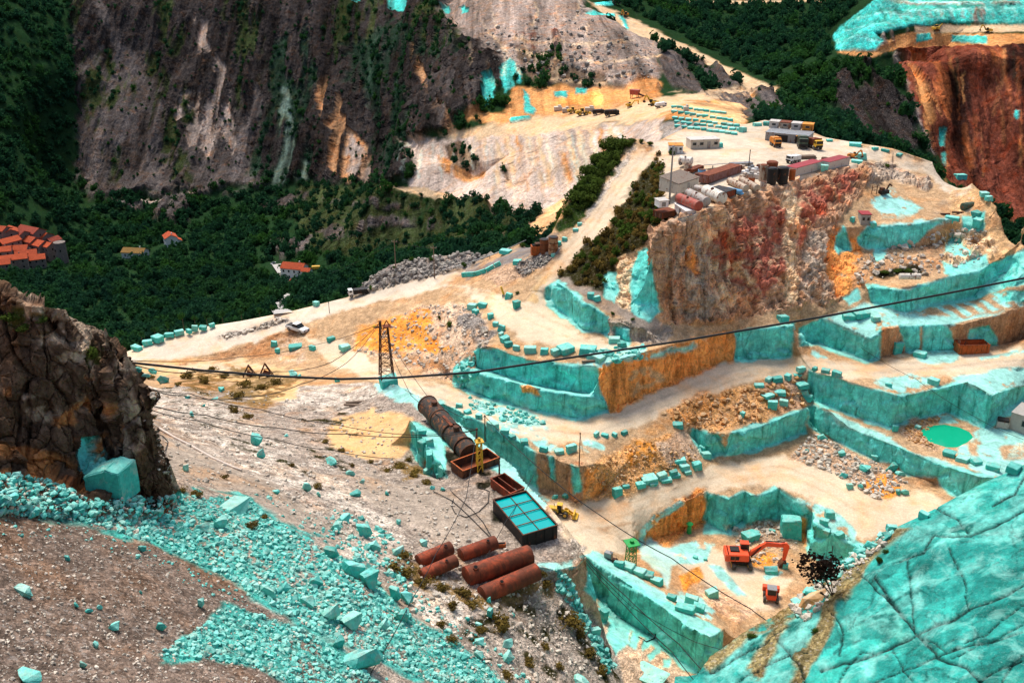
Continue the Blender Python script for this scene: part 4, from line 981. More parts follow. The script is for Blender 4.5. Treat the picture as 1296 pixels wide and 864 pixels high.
# ------------------------------------------------------------------ materials
class NT:
    def __init__(self, name):
        self.m = bpy.data.materials.new(name)
        self.m.use_nodes = True
        self.t = self.m.node_tree
        self.b = self.t.nodes['Principled BSDF']
        self.b.inputs['Roughness'].default_value = .85
        self.b.inputs['Specular IOR Level'].default_value = .25

    def n(self, kind, **kw):
        nd = self.t.nodes.new(kind)
        for k, v in kw.items():
            if k.startswith('i_'):
                key = k[2:].replace('_', ' ')
                nd.inputs[int(key) if key.isdigit() else key].default_value = v
            else:
                setattr(nd, k, v)
        return nd

    def l(self, a, b):
        self.t.links.new(a, b)

    def math(self, op, a, b=None, c=None, clamp=False):
        nd = self.n('ShaderNodeMath', operation=op, use_clamp=clamp)
        for i, x in enumerate((a, b, c)):
            if x is None: continue
            if isinstance(x, (int, float)): nd.inputs[i].default_value = x
            else: self.l(x, nd.inputs[i])
        return nd.outputs[0]

    def mixc(self, f, a, b, blend='MIX'):
        nd = self.n('ShaderNodeMix', data_type='RGBA', blend_type=blend)
        for i, x in ((0, f), (6, a), (7, b)):
            if isinstance(x, (int, float)): nd.inputs[i].default_value = x
            elif isinstance(x, tuple): nd.inputs[i].default_value = (*x, 1)
            else: self.l(x, nd.inputs[i])
        return nd.outputs[2]

    def noise(self, vec, scale, detail=5, rough=.55, dist=0):
        nd = self.n('ShaderNodeTexNoise')
        nd.inputs['Scale'].default_value = scale
        nd.inputs['Detail'].default_value = detail
        nd.inputs['Roughness'].default_value = rough
        nd.inputs['Distortion'].default_value = dist
        self.l(vec, nd.inputs['Vector'])
        return nd.outputs['Fac']

    def vor(self, vec, scale, feature='F1', out='Color'):
        nd = self.n('ShaderNodeTexVoronoi', feature=feature)
        nd.inputs['Scale'].default_value = scale
        self.l(vec, nd.inputs['Vector'])
        return nd.outputs[out]

    def ramp(self, f, lo, hi, a=0., b=1.):
        nd = self.n('ShaderNodeMapRange')
        for i, x in enumerate((f, lo, hi, a, b)):
            if isinstance(x, (int, float)): nd.inputs[i].default_value = x
            else: self.l(x, nd.inputs[i])
        return nd.outputs[0]

    def mapping(self, vec, scale):
        nd = self.n('ShaderNodeMapping')
        nd.inputs['Scale'].default_value = scale
        self.l(vec, nd.inputs['Vector'])
        return nd.outputs[0]


def ground_material():
    s = NT('quarry ground')
    pos = s.n('ShaderNodeNewGeometry')
    P = pos.outputs['Position']
    tint = s.n('ShaderNodeAttribute', attribute_name='tint').outputs['Color']
    mx = s.n('ShaderNodeSeparateColor')
    s.l(s.n('ShaderNodeAttribute', attribute_name='mix').outputs['Color'], mx.inputs[0])
    marb, stone, rock = mx.outputs
    nz = s.n('ShaderNodeSeparateXYZ')
    s.l(pos.outputs['Normal'], nz.inputs[0])
    up = s.ramp(nz.outputs[2], .55, .92)
    # broad tonal drift
    big = s.noise(P, .045, 6, .6)
    mid = s.noise(P, .5, 8, .62)
    fine = s.noise(P, 3.2, 6, .65)
    rw = s.math('MAXIMUM', s.ramp(stone, .04, .4), s.ramp(marb, .1, .5))
    md = s.ramp(mid, .22, .78, .56, 1.44)
    md = s.math('ADD', s.math('MULTIPLY', md, s.ramp(rw, 0, 1, .3, 1.)), s.ramp(rw, 0, 1, .7, 0.))
    g = s.math('MULTIPLY', s.ramp(big, .25, .75, .8, 1.2), md)
    g = s.math('MULTIPLY', g, s.ramp(fine, .2, .8, .72, 1.28))
    c = s.mixc(1., tint, g, 'MULTIPLY')
    # stones: every cell its own value, big and small
    v1 = s.vor(P, 1.5)
    v2 = s.vor(P, 4.2)
    sep1, sep2 = s.n('ShaderNodeSeparateColor'), s.n('ShaderNodeSeparateColor')
    s.l(v1, sep1.inputs[0]); s.l(v2, sep2.inputs[0])
    st = s.math('MULTIPLY', s.ramp(sep1.outputs[0], 0, 1, .62, 1.42), s.ramp(sep2.outputs[1], 0, 1, .55, 1.5))
    c = s.mixc(s.math('MULTIPLY', stone, .85), c, s.mixc(1., c, st, 'MULTIPLY'))
    white = s.math('MULTIPLY', s.math('GREATER_THAN', sep2.outputs[2], .9), s.math('MULTIPLY', stone, .45))
    c = s.mixc(white, c, s.mixc(.5, c, (.62, .56, .5)))
    # rock: vertical streaks, stains, dark joints
    PV = s.mapping(P, (1, 1, .22))
    sk = s.noise(PV, .42, 7, .68, .6)
    c = s.mixc(s.math('MULTIPLY', rock, .9), c, s.mixc(1., c, s.ramp(sk, .3, .7, .42, 1.65), 'MULTIPLY'))
    sk2 = s.noise(s.mapping(P, (1, 1, .4)), 1.7, 6, .7, .3)
    c = s.mixc(s.math('MULTIPLY', rock, .7), c, s.mixc(1., c, s.ramp(sk2, .32, .68, .58, 1.42), 'MULTIPLY'))
    st2 = s.ramp(s.noise(PV, .2, 5, .6), .56, .68)
    c = s.mixc(s.math('MULTIPLY', s.math('MULTIPLY', st2, rock), .55), c, s.mixc(1., c, (1.5, .82, .5), 'MULTIPLY'))
    jn = s.math('SUBTRACT', 1., s.ramp(s.vor(s.mapping(P, (1, 1, .45)), .55, 'DISTANCE_TO_EDGE', 'Distance'), 0, .07))
    c = s.mixc(s.math('MULTIPLY', s.math('MULTIPLY', jn, rock), .35), c, s.mixc(1., c, (.3, .28, .26), 'MULTIPLY'))
    # far slopes: broad streaks down the fall line
    far = s.n('ShaderNodeSeparateXYZ')
    s.l(P, far.inputs[0])
    fw = s.math('MULTIPLY', s.ramp(far.outputs[1], 330, 520), s.ramp(rock, .1, .6))
    fs = s.noise(s.mapping(P, (1, .1, .13)), .065, 10, .68, .35)
    c = s.mixc(fw, c, s.mixc(1., c, s.ramp(fs, .32, .68, .22, 2.3), 'MULTIPLY'))
    # hue drift between ochre and grey on bare ground
    hn = s.noise(P, .11, 7, .62, .4)
    wr = s.math('SUBTRACT', 1., marb)
    c = s.mixc(s.math('MULTIPLY', s.ramp(hn, .5, .68), s.math('MULTIPLY', wr, .65)), c, s.mixc(1., c, (1.18, .82, .52), 'MULTIPLY'))
    c = s.mixc(s.math('MULTIPLY', s.ramp(hn, .48, .3), s.math('MULTIPLY', wr, .4)), c, s.mixc(1., c, (.86, .87, .9), 'MULTIPLY'))
    # marble: dust lies pale on the flats, green seep stains and saw marks on the faces
    side = s.math('SUBTRACT', 1., up)
    mc = s.mixc(s.math('MULTIPLY', s.math('MULTIPLY', up, s.ramp(marb, .65, .95)), s.ramp(s.noise(P, .22, 6, .65), .35, .6, .2, .8)), c, (.29, .60, .52))
    seep = s.math('MULTIPLY', s.ramp(s.noise(s.mapping(P, (1, 1, .12)), .5, 6, .7, .4), .56, .67), s.ramp(marb, .65, .95))
    mc = s.mixc(s.math('MULTIPLY', s.math('MULTIPLY', seep, side), .75), mc, (.008, .115, .06))
    vein = s.ramp(s.noise(P, .35, 9, .75, 1.2), .32, .7, .55, 1.38)
    mc = s.mixc(1., mc, vein, 'MULTIPLY')
    mc = s.mixc(s.math('MULTIPLY', s.ramp(s.noise(P, .3, 8, .72, .8), .5, .68), .45), mc, (.34, .70, .61))
    pk = s.ramp(s.noise(P, 1.1, 5, .7), .66, .72)
    mc = s.mixc(s.math('MULTIPLY', s.math('MULTIPLY', pk, side), .6), mc, (.01, .14, .085))
    mc = s.mixc(s.math('MULTIPLY', s.ramp(s.noise(P, 2.6, 10, .78), .57, .66), .55), mc, s.mixc(1., mc, (.3, .42, .42), 'MULTIPLY'))
    mc = s.mixc(s.math('MULTIPLY', s.ramp(s.noise(P, 5.5, 8, .75), .58, .68), .4), mc, (.42, .70, .62))
    lines = s.math('MULTIPLY', s.ramp(marb, .65, .95), s.math('SUBTRACT', 1., s.ramp(s.vor(s.mapping(P, (1, 1, .12)), .23, 'DISTANCE_TO_EDGE', 'Distance'), 0, .02)))
    mc = s.mixc(s.math('MULTIPLY', s.math('MULTIPLY', lines, side), .5), mc, (.006, .13, .1))
    c = s.mixc(s.ramp(marb, 0, .6), c, mc)
    s.l(c, s.b.inputs['Base Color'])
    s.l(s.ramp(marb, 0, 1, 1., .75), s.b.inputs['Roughness'])
    s.l(s.ramp(marb, 0, 1, .0, .12), s.b.inputs['Specular IOR Level'])
    # relief finer than the mesh
    h = s.math('ADD', s.math('MULTIPLY', s.noise(P, 1.3, 9, .65), s.math('MULTIPLY', s.ramp(rock, 0, 1, .25, .9), s.ramp(marb, 0, 1, 1., .5))), s.math('MULTIPLY', s.math('SUBTRACT', 1., s.vor(P, 2.6, 'F1', 'Distance')), s.math('MULTIPLY', stone, .42)))
    h = s.math('ADD', h, s.math('MULTIPLY', s.math('SUBTRACT', 1., s.vor(P, 6.5, 'F1', 'Distance')), s.math('MULTIPLY', stone, .16)))
    bp = s.n('ShaderNodeBump')
    bp.inputs['Strength'].default_value = .8
    bp.inputs['Distance'].default_value = .55
    s.l(h, bp.inputs['Height'])
    s.l(bp.outputs[0], s.b.inputs['Normal'])
    return s.m


GROUND = ground_material()
THR = 3.4
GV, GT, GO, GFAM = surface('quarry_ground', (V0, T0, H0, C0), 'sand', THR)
print('GROUND', len(GV), len(GT), list(GO))

# the slab of sawn marble under the camera's right
S2 = Survey()
se = S2.line([(850, 905, 27), (868, 872, 29.5), (900, 830, 31), (940, 800, 32), (1000, 768, 33.5), (1060, 712, 36), (1100, 688, 38), (1130, 669, 40), (1180, 645, 42.5), (1240, 613, 45), (1300, 586, 48), (1420, 545, 52), (1560, 520, 55), (1900, 480, 62), (2300, 440, 70)], hard=True)
S2.behind(se, [(.8, -3), (3, -11), (9, -20), (20, -30)])
S2.pts([(1000, 864, 34.5), (1100, 800, 39), (1200, 750, 43.5), (1300, 700, 48), (1296, 864, 47.5), (1150, 864, 41), (1420, 750, 52), (1420, 950, 52), (1100, 960, 38.5), (930, 960, 32), (1000, 1000, 34.5), (1250, 1000, 45), (1560, 800, 57), (1560, 1000, 57), (1900, 800, 64), (1900, 1000, 64), (2300, 700, 72), (1050, 760, 37), (1150, 700, 42), (1230, 660, 45)])
V2, T2, O2, _ = surface('marble_slab', S2.tin(), 'slab', THR, False, 5, 40)
# the dark outcrop at the left
S3 = Survey()
_b = S3.world([U(x, y, z=z) for x, y, z in [(-260, 585, 66), (-100, 600, 62), (0, 606, 59), (60, 616, 56.5), (105, 630, 53.5), (150, 645, 50), (188, 640, 48)]])
S3.world([(q[0] + (.8 if i > 4 else 0), q[1] - 1.2, q[2] - 7) for i, q in enumerate(_b)])
tp = S3.world(hard=True, lst=[U(x, y, Y=d) for x, y, d in [(-260, 300, 84), (-100, 335, 83), (0, 369, 82.5), (33, 384, 82.5), (83, 392, 83), (133, 415, 83.5), (157, 446, 83.5), (171, 477, 83), (184, 516, 82.5), (192, 552, 82), (197, 600, 81.5), (199, 640, 81)]])
S3.pts([(-100, 480, 79), (0, 500, 78.5), (60, 470, 80), (60, 540, 78), (110, 500, 80), (110, 580, 78.5), (150, 500, 81.2), (150, 560, 80), (172, 560, 80.8), (178, 610, 80.2), (130, 460, 81.8), (30, 430, 80.5)], 'Y')
S3.world([(q[0] * 1.05, q[1] * 1.05, q[2] - 2.2) for q in tp], True)
S3.behind(tp, [(14, -16), (26, -40)])
S3.world([(p[0] + 1.6, p[1] + 3, p[2] - 18) for p in tp[6:]])
V3, T3, O3, _ = surface('rock_outcrop', S3.tin(), 'outc', 2.3, False, 9, 40)
for o_, lb in ((list(O2.values())[0], 'marble_slab'), (list(O3.values())[0], 'rock_outcrop')):
    o_.name = lb
BV = BVHTree.FromPolygons(np.concatenate([GV, V2, V3]).tolist(), np.concatenate([GT, T2 + len(GV), T3 + len(GV) + len(V2)]).tolist())
CAM = Vector((0, 0, CAMZ))


def hit(px, py):
    """where the view through a photo pixel meets the land: point, normal"""
    d = Vector(U(px, py, Y=100.)) - CAM
    p, nrm, i, dist = BV.ray_cast(CAM, d.normalized())
    return (p, nrm) if p is not None else (Vector(U(px, py, Y=300)), Vector((0, 0, 1)))


def gz(x, y):
    p, nrm, i, d = BV.ray_cast(Vector((x, y, 400)), Vector((0, 0, -1)))
    return p.z if p is not None else 0.
# ------------------------------------------------------------------ building kit
def mat(name, col, rough=.6, metal=0., var=.18, rust=0., rustcol=(.17, .05, .018), scale=1.5, dirt=.0, ribs=None):
    """painted or bare surface with uneven tone, optional rust patches, dust and corrugation"""
    s = NT(name)
    tc = s.n('ShaderNodeTexCoord').outputs['Object']
    rnd = s.n('ShaderNodeObjectInfo').outputs['Random']
    n1 = s.noise(tc, scale, 7, .65)
    c = s.mixc(1., col, s.ramp(n1, .25, .75, 1 - var, 1 + var), 'MULTIPLY')
    c = s.mixc(1., c, s.ramp(rnd, 0, 1, .88, 1.1), 'MULTIPLY')
    if rust:
        m = s.ramp(s.noise(s.mapping(tc, (1, 1, .45)), scale * .9, 8, .7, .5), .62 - rust * .3, .68 - rust * .2)
        rc = s.mixc(s.noise(tc, scale * 3, 5, .7), tuple(x * .45 for x in rustcol), tuple(min(1, x * 1.7) for x in rustcol))
        c = s.mixc(m, c, rc)
    if dirt:
        m = s.math('MULTIPLY', s.ramp(s.noise(tc, scale * .7, 6, .7), .4, .7), dirt)
        c = s.mixc(m, c, (.42, .34, .25))
    s.l(c, s.b.inputs['Base Color'])
    s.b.inputs['Roughness'].default_value = rough
    s.b.inputs['Metallic'].default_value = metal
    bp = s.n('ShaderNodeBump')
    bp.inputs['Strength'].default_value = .35
    bp.inputs['Distance'].default_value = .05
    h = s.noise(tc, scale * 4, 6, .6)
    if ribs:
        wv = s.n('ShaderNodeTexWave', bands_direction=ribs)
        wv.inputs['Scale'].default_value = 2.6
        s.l(tc, wv.inputs['Vector'])
        h = s.math('ADD', s.math('MULTIPLY', h, .3), wv.outputs['Fac'])
        bp.inputs['Distance'].default_value = .06
        bp.inputs['Strength'].default_value = .8
    s.l(h, bp.inputs['Height'])
    s.l(bp.outputs[0], s.b.inputs['Normal'])
    return s.m


def stone_mat(name, col, top, stain=(.01, .14, .09)):
    s = NT(name)
    g = s.n('ShaderNodeNewGeometry')
    P = g.outputs['Position']
    rnd = s.math('FRACT', s.math('ADD', s.n('ShaderNodeObjectInfo').outputs['Random'], s.n('ShaderNodeAttribute', attribute_name='hue').outputs['Fac']))
    nz = s.n('ShaderNodeSeparateXYZ')
    s.l(g.outputs['Normal'], nz.inputs[0])
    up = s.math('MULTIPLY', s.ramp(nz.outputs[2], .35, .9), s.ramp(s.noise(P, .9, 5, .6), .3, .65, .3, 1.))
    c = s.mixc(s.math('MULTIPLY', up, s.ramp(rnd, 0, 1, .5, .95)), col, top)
    c = s.mixc(1., c, s.ramp(s.noise(P, 1.6, 8, .7, .5), .25, .75, .66, 1.32), 'MULTIPLY')
    c = s.mixc(1., c, s.ramp(rnd, 0, 1, .72, 1.15), 'MULTIPLY')
    c = s.mixc(s.math('MULTIPLY', s.ramp(s.noise(P, .7, 6, .7), .52, .66), .5), c, (.44, .42, .34))
    c = s.mixc(s.ramp(rnd, .66, .9, 0, .55), c, s.mixc(.5, c, (.40, .36, .27)))
    c = s.mixc(s.ramp(rnd, .3, .0, 0, .5), c, s.mixc(1., c, (.45, .5, .5), 'MULTIPLY'))
    m = s.ramp(s.noise(s.mapping(P, (1, 1, .3)), .9, 6, .7), .60, .68)
    c = s.mixc(s.math('MULTIPLY', m, .55), c, stain)
    s.l(c, s.b.inputs['Base Color'])
    s.b.inputs['Roughness'].default_value = .85
    s.b.inputs['Specular IOR Level'].default_value = .08
    bp = s.n('ShaderNodeBump')
    bp.inputs['Strength'].default_value = .7
    bp.inputs['Distance'].default_value = .15
    s.l(s.noise(P, 3., 8, .65), bp.inputs['Height'])
    s.l(bp.outputs[0], s.b.inputs['Normal'])
    return s.m


def leaf_mat(name, c0, c1, c2):
    s = NT(name)
    a = s.n('ShaderNodeAttribute', attribute_name='hue').outputs['Fac']
    rnd = s.n('ShaderNodeObjectInfo').outputs['Random']
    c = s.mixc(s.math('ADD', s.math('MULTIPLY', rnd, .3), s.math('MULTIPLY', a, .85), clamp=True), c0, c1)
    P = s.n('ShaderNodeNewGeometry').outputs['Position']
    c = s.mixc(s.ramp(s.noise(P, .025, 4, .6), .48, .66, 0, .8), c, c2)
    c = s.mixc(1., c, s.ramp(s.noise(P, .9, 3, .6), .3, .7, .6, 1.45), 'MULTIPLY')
    s.l(c, s.b.inputs['Base Color'])
    s.b.inputs['Roughness'].default_value = .9
    s.b.inputs['Specular IOR Level'].default_value = .05
    tr = s.n('ShaderNodeBsdfTranslucent')
    s.l(c, tr.inputs['Color'])
    mx = s.n('ShaderNodeMixShader')
    mx.inputs[0].default_value = .4
    s.l(s.b.outputs[0], mx.inputs[1]); s.l(tr.outputs[0], mx.inputs[2])
    s.l(mx.outputs[0], s.t.nodes['Material Output'].inputs['Surface'])
    return s.m


M = {
    'rust': mat('rusted steel', (.20, .055, .022), .8, .2, .4, .6, (.13, .032, .012)),
    'rustred': mat('red rust steel', (.30, .055, .02), .75, .1, .5, .7, (.12, .032, .014), .8),
    'rustdk': mat('dark rusted steel', (.075, .035, .022), .8, .2, .4, .5, (.14, .05, .02)),
    'rustor': mat('orange rusted steel', (.42, .095, .022), .75, .1, .25, .4, (.22, .07, .02)),
    'black': mat('black paint', (.012, .011, .011), .6, 0, .3, .12), 'dark': mat('dark rubber', (.022, .021, .02), .85, 0, .2, 0, dirt=.35), 'hole': mat('dark opening', (.006, .006, .006), .95),
    'tanktan': mat('tan tank paint', (.42, .33, .24), .6, 0, .2, .4), 'tankwht': mat('white tank paint', (.66, .6, .5), .55, 0, .15, .3), 'tankgrey': mat('grey tank paint', (.38, .34, .3), .6, 0, .2, .35), 'tankred': mat('red tank paint', (.36, .07, .045), .6, 0, .2, .35, (.2, .14, .1)),
    'white': mat('white paint', (.72, .71, .68), .5, 0, .08, .04, dirt=.2), 'cream': mat('cream panel', (.62, .56, .45), .6, 0, .1, .12, ribs='X'), 'offwht': mat('dull white panel', (.58, .53, .47), .6, 0, .12, .1, ribs='X'),
    'redroof': mat('dark red roof sheet', (.27, .025, .03), .6, 0, .15, .05), 'brownroof': mat('brown roof sheet', (.22, .17, .13), .8, 0, .2, .2, ribs='X'), 'orroof': mat('orange roof sheet', (.62, .24, .03), .7, 0, .2, .3), 'greysheet': mat('grey sheet metal', (.30, .31, .32), .5, .3, .15, .15, ribs='X'), 'mauve': mat('faded container paint', (.27, .13, .115), .7, 0, .25, .4, ribs='X'),
    'yellow': mat('yellow machine paint', (.72, .40, .02), .45, 0, .12, .12, dirt=.3), 'orange': mat('orange machine paint', (.70, .24, .02), .45, 0, .12, .12, dirt=.2), 'red': mat('orange red machine paint', (.72, .075, .02), .4, 0, .1, .04, dirt=.08), 'green': mat('green paint', (.02, .30, .07), .5, 0, .15, .1), 'dkgreen': mat('dark green paint', (.03, .065, .04), .6, 0, .2, .2, dirt=.2), 'blue': mat('blue tarpaulin', (.12, .32, .52), .6, 0, .25, 0),
    'glass': mat('dark window glass', (.015, .02, .022), .12, 0, .1), 'steel': mat('grey steel', (.25, .25, .25), .45, .6, .15, .1), 'conc': mat('grey concrete', (.36, .34, .31), .9, 0, .2, 0, dirt=.2), 'wood': mat('weathered wood', (.17, .12, .085), .9, 0, .3), 'pipe': mat('pale plastic pipe', (.62, .52, .44), .6, 0, .1, 0, dirt=.3), 'cable': mat('black cable', (.012, .012, .012), .6),
    'stonewall': mat('old stone wall', (.20, .165, .14), .95, 0, .35, 0, scale=.8), 'plaster': mat('white plaster', (.62, .62, .58), .9, 0, .1, 0, scale=.6), 'tile': mat('terracotta tile', (.27, .048, .025), .9, 0, .35, .0, scale=.7, ribs='Y'), 'tile2': mat('bright terracotta tile', (.42, .07, .022), .9, 0, .25, 0, scale=.7, ribs='Y'), 'bark': mat('bark', (.07, .05, .035), .95, 0, .3),
    'ylw': mat('yellow paint', (.62, .36, .03), .6, 0, .2, .15),
}
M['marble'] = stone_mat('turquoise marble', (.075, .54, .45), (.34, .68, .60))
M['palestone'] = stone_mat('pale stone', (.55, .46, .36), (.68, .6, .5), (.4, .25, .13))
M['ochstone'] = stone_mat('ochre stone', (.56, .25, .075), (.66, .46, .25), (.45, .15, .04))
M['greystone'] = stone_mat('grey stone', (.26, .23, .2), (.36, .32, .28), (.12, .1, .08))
M['pool'] = mat('green pool water', (.005, .30, .16), .08, 0, .08, scale=.2)
M['tankwater'] = mat('turquoise tank water', (.0, .30, .29), .06, 0, .12, scale=.25)
M['leaf'] = leaf_mat('forest leaves', (.009, .038, .024), (.020, .074, .026), (.034, .10, .014))
M['bush'] = leaf_mat('bush leaves', (.035, .055, .012), (.085, .13, .02), (.05, .11, .015))
M['dry'] = leaf_mat('dry shrub', (.07, .05, .018), (.22, .15, .03), (.15, .10, .03))
M['deadbush'] = leaf_mat('dark bush leaves', (.012, .008, .006), (.035, .018, .012), (.02, .012, .01))


class MB:
    def __init__(self):
        self.b = bmesh.new()

    def _x(self, vs, mtx):
        bmesh.ops.transform(self.b, matrix=mtx, verts=vs)

    def box(self, c, s, rz=0., ry=0., rx=0., taper=None):
        r = bmesh.ops.create_cube(self.b, size=1.)
        vs = r['verts']
        if taper:
            for v in vs:
                if v.co.z > 0:
                    v.co.x *= taper[0]; v.co.y *= taper[1]
        self._x(vs, Matrix.Translation(c) @ Matrix.Rotation(rz, 4, 'Z') @ Matrix.Rotation(ry, 4, 'Y') @ Matrix.Rotation(rx, 4, 'X') @ Matrix.Diagonal((*s, 1)))
        return self

    def cyl(self, a, b, r, r2=None, n=14, caps=True):
        a, b = Vector(a), Vector(b)
        d = b - a
        res = bmesh.ops.create_cone(self.b, cap_ends=caps, segments=n, radius1=r, radius2=r if r2 is None else r2, depth=d.length)
        self._x(res['verts'], Matrix.Translation((a + b) / 2) @ d.to_track_quat('Z', 'Y').to_matrix().to_4x4())
        return self

    def rod(self, pts, r, n=6):
        for a, b in zip(pts, pts[1:]):
            self.cyl(a, b, r, n=n)
        return self

    def ball(self, c, r, s=(1, 1, 1)):
        res = bmesh.ops.create_uvsphere(self.b, u_segments=16, v_segments=10, radius=r)
        self._x(res['verts'], Matrix.Translation(c) @ Matrix.Diagonal((*s, 1)))
        return self

    def poly(self, pts, d, axis='Y', off=0.):
        """outline in a plane, given thickness d centred on off"""
        def P(a, b, t):
            return {'Y': (a, t, b), 'X': (t, a, b), 'Z': (a, b, t)}[axis]
        f = [self.b.verts.new(P(a, b, off - d / 2)) for a, b in pts]
        g = [self.b.verts.new(P(a, b, off + d / 2)) for a, b in pts]
        n = len(pts)
        self.b.faces.new(f)
        self.b.faces.new(g[::-1])
        for i in range(n):
            self.b.faces.new((f[(i + 1) % n], f[i], g[i], g[(i + 1) % n]))
        return self

    def face(self, pts):
        self.b.faces.new([self.b.verts.new(p) for p in pts])
        return self

    def build(self, name, m, parent=None, bevel=0., smooth=False):
        bmesh.ops.recalc_face_normals(self.b, faces=self.b.faces)
        if bevel:
            bmesh.ops.bevel(self.b, geom=self.b.edges[:], offset=bevel, segments=1, affect='EDGES', clamp_overlap=True)
        me = bpy.data.meshes.new(name)
        self.b.to_mesh(me)
        self.b.free()
        if smooth:
            me.polygons.foreach_set('use_smooth', [True] * len(me.polygons))
            try:
                me.set_sharp_from_angle(angle=math.radians(38))
            except Exception:
                pass
        return link(name, me, M[m] if isinstance(m, str) else m, parent)


def thing(name, label, cat, loc=(0, 0, 0), rz=0., group=None):
    o = bpy.data.objects.new(name, None)
    SC.collection.objects.link(o)
    o.location = loc
    o.rotation_euler = (0, 0, rz)
    return tag(o, label, cat, group)


def dup(o, loc, rz, label=None, group=None, scale=None):
    r = o.copy()
    SC.collection.objects.link(r)
    r.location, r.rotation_euler = loc, (0, 0, rz)
    if scale: r.scale = scale if isinstance(scale, (tuple, list)) else (scale,) * 3
    tag(r, label, None, group)
    for ch in [c for c in o.children]:
        c2 = ch.copy()
        SC.collection.objects.link(c2)
        c2.parent = r
        for g in ch.children:
            g2 = g.copy()
            SC.collection.objects.link(g2)
            g2.parent = c2
    return r


def mpp(p):
    """metres per photo pixel at a point"""
    q = Vector(p) - CAM
    return (q.y * CS - q.z * SN) / FPX


def span(a, b):
    """ground points under two photo pixels, their heading and distance"""
    A_, B_ = hit(*a)[0], hit(*b)[0]
    if all(832 < q[0] < 1078 and 150 < q[1] < 272 for q in (a, b)):
        A_, B_ = Vector(U(*a, z=45.)), Vector(U(*b, z=45.))
    elif abs(A_.z - B_.z) > .5 * math.hypot(A_.x - B_.x, A_.y - B_.y):
        z = A_.z if A_.y < B_.y else B_.z
        A_, B_ = Vector(U(*a, z=z)), Vector(U(*b, z=z))
    d = B_ - A_
    return A_, B_, math.atan2(d.y, d.x), math.hypot(d.x, d.y)


ORD = 'first second third fourth fifth sixth seventh eighth ninth tenth eleventh twelfth thirteenth fourteenth fifteenth sixteenth seventeenth eighteenth nineteenth twentieth'.split()
# ------------------------------------------------------------------ loose stone
def rock_mesh(name, seed, block):
    r = random.Random(seed)
    b = bmesh.new()
    if block:
        bmesh.ops.create_cube(b, size=1)
        for v in b.verts:
            v.co = Vector([c * (1 + r.uniform(-.3, .1)) for c in v.co])
        bmesh.ops.bevel(b, geom=b.edges[:], offset=.05, segments=1, affect='EDGES')
    else:
        pts = []
        for _ in range(15):
            q = Vector((r.gauss(0, 1), r.gauss(0, 1), r.gauss(0, 1))).normalized() * r.uniform(.42, .6)
            pts.append(b.verts.new((max(-.5, min(.5, q.x)), max(-.42, min(.42, q.y)), max(-.38, min(.4, q.z)))))
        bmesh.ops.convex_hull(b, input=pts)
        bmesh.ops.delete(b, geom=[v for v in b.verts if not v.link_faces], context='VERTS')
    bmesh.ops.triangulate(b, faces=b.faces[:])
    bmesh.ops.subdivide_edges(b, edges=b.edges[:], cuts=1)
    for v in b.verts:
        v.co += Vector((r.uniform(-1, 1), r.uniform(-1, 1), r.uniform(-1, 1))) * (.018 if block else .03)
    bmesh.ops.triangulate(b, faces=b.faces[:])
    me = bpy.data.meshes.new(name)
    b.to_mesh(me)
    b.free()
    return me


BLK = [rock_mesh('marble_block', 100 + i, True) for i in range(7)]
BLD = [rock_mesh('marble_boulder', 200 + i, False) for i in range(9)]
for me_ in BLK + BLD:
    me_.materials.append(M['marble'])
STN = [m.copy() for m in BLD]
for me_ in STN:
    me_.materials[0] = M['palestone']
RT = [np.array([v.co[:] for v in me.vertices]) for me in BLD]
RF = [np.array([p.vertices[:] for p in me.polygons]) for me in BLD]


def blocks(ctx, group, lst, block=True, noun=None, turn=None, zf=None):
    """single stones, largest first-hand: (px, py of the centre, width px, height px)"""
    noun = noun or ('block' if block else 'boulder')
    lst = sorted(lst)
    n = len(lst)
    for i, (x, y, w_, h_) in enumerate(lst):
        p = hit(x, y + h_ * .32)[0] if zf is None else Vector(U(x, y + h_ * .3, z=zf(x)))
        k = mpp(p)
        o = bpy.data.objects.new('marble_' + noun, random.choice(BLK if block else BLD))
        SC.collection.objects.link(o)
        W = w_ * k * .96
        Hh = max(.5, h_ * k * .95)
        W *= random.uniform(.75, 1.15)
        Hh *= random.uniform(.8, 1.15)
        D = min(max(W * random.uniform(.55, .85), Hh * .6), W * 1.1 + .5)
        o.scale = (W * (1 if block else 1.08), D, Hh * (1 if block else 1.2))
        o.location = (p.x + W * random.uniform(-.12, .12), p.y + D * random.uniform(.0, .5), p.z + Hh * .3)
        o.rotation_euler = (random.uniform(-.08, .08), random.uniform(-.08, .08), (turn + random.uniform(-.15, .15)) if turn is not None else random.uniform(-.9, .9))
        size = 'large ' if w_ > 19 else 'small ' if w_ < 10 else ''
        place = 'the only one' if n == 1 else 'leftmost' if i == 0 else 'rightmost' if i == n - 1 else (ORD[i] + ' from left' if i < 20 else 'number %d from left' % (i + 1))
        tag(o, '%sturquoise marble %s, %s %s' % (size, noun, place, ctx), noun, group if n > 1 else None)


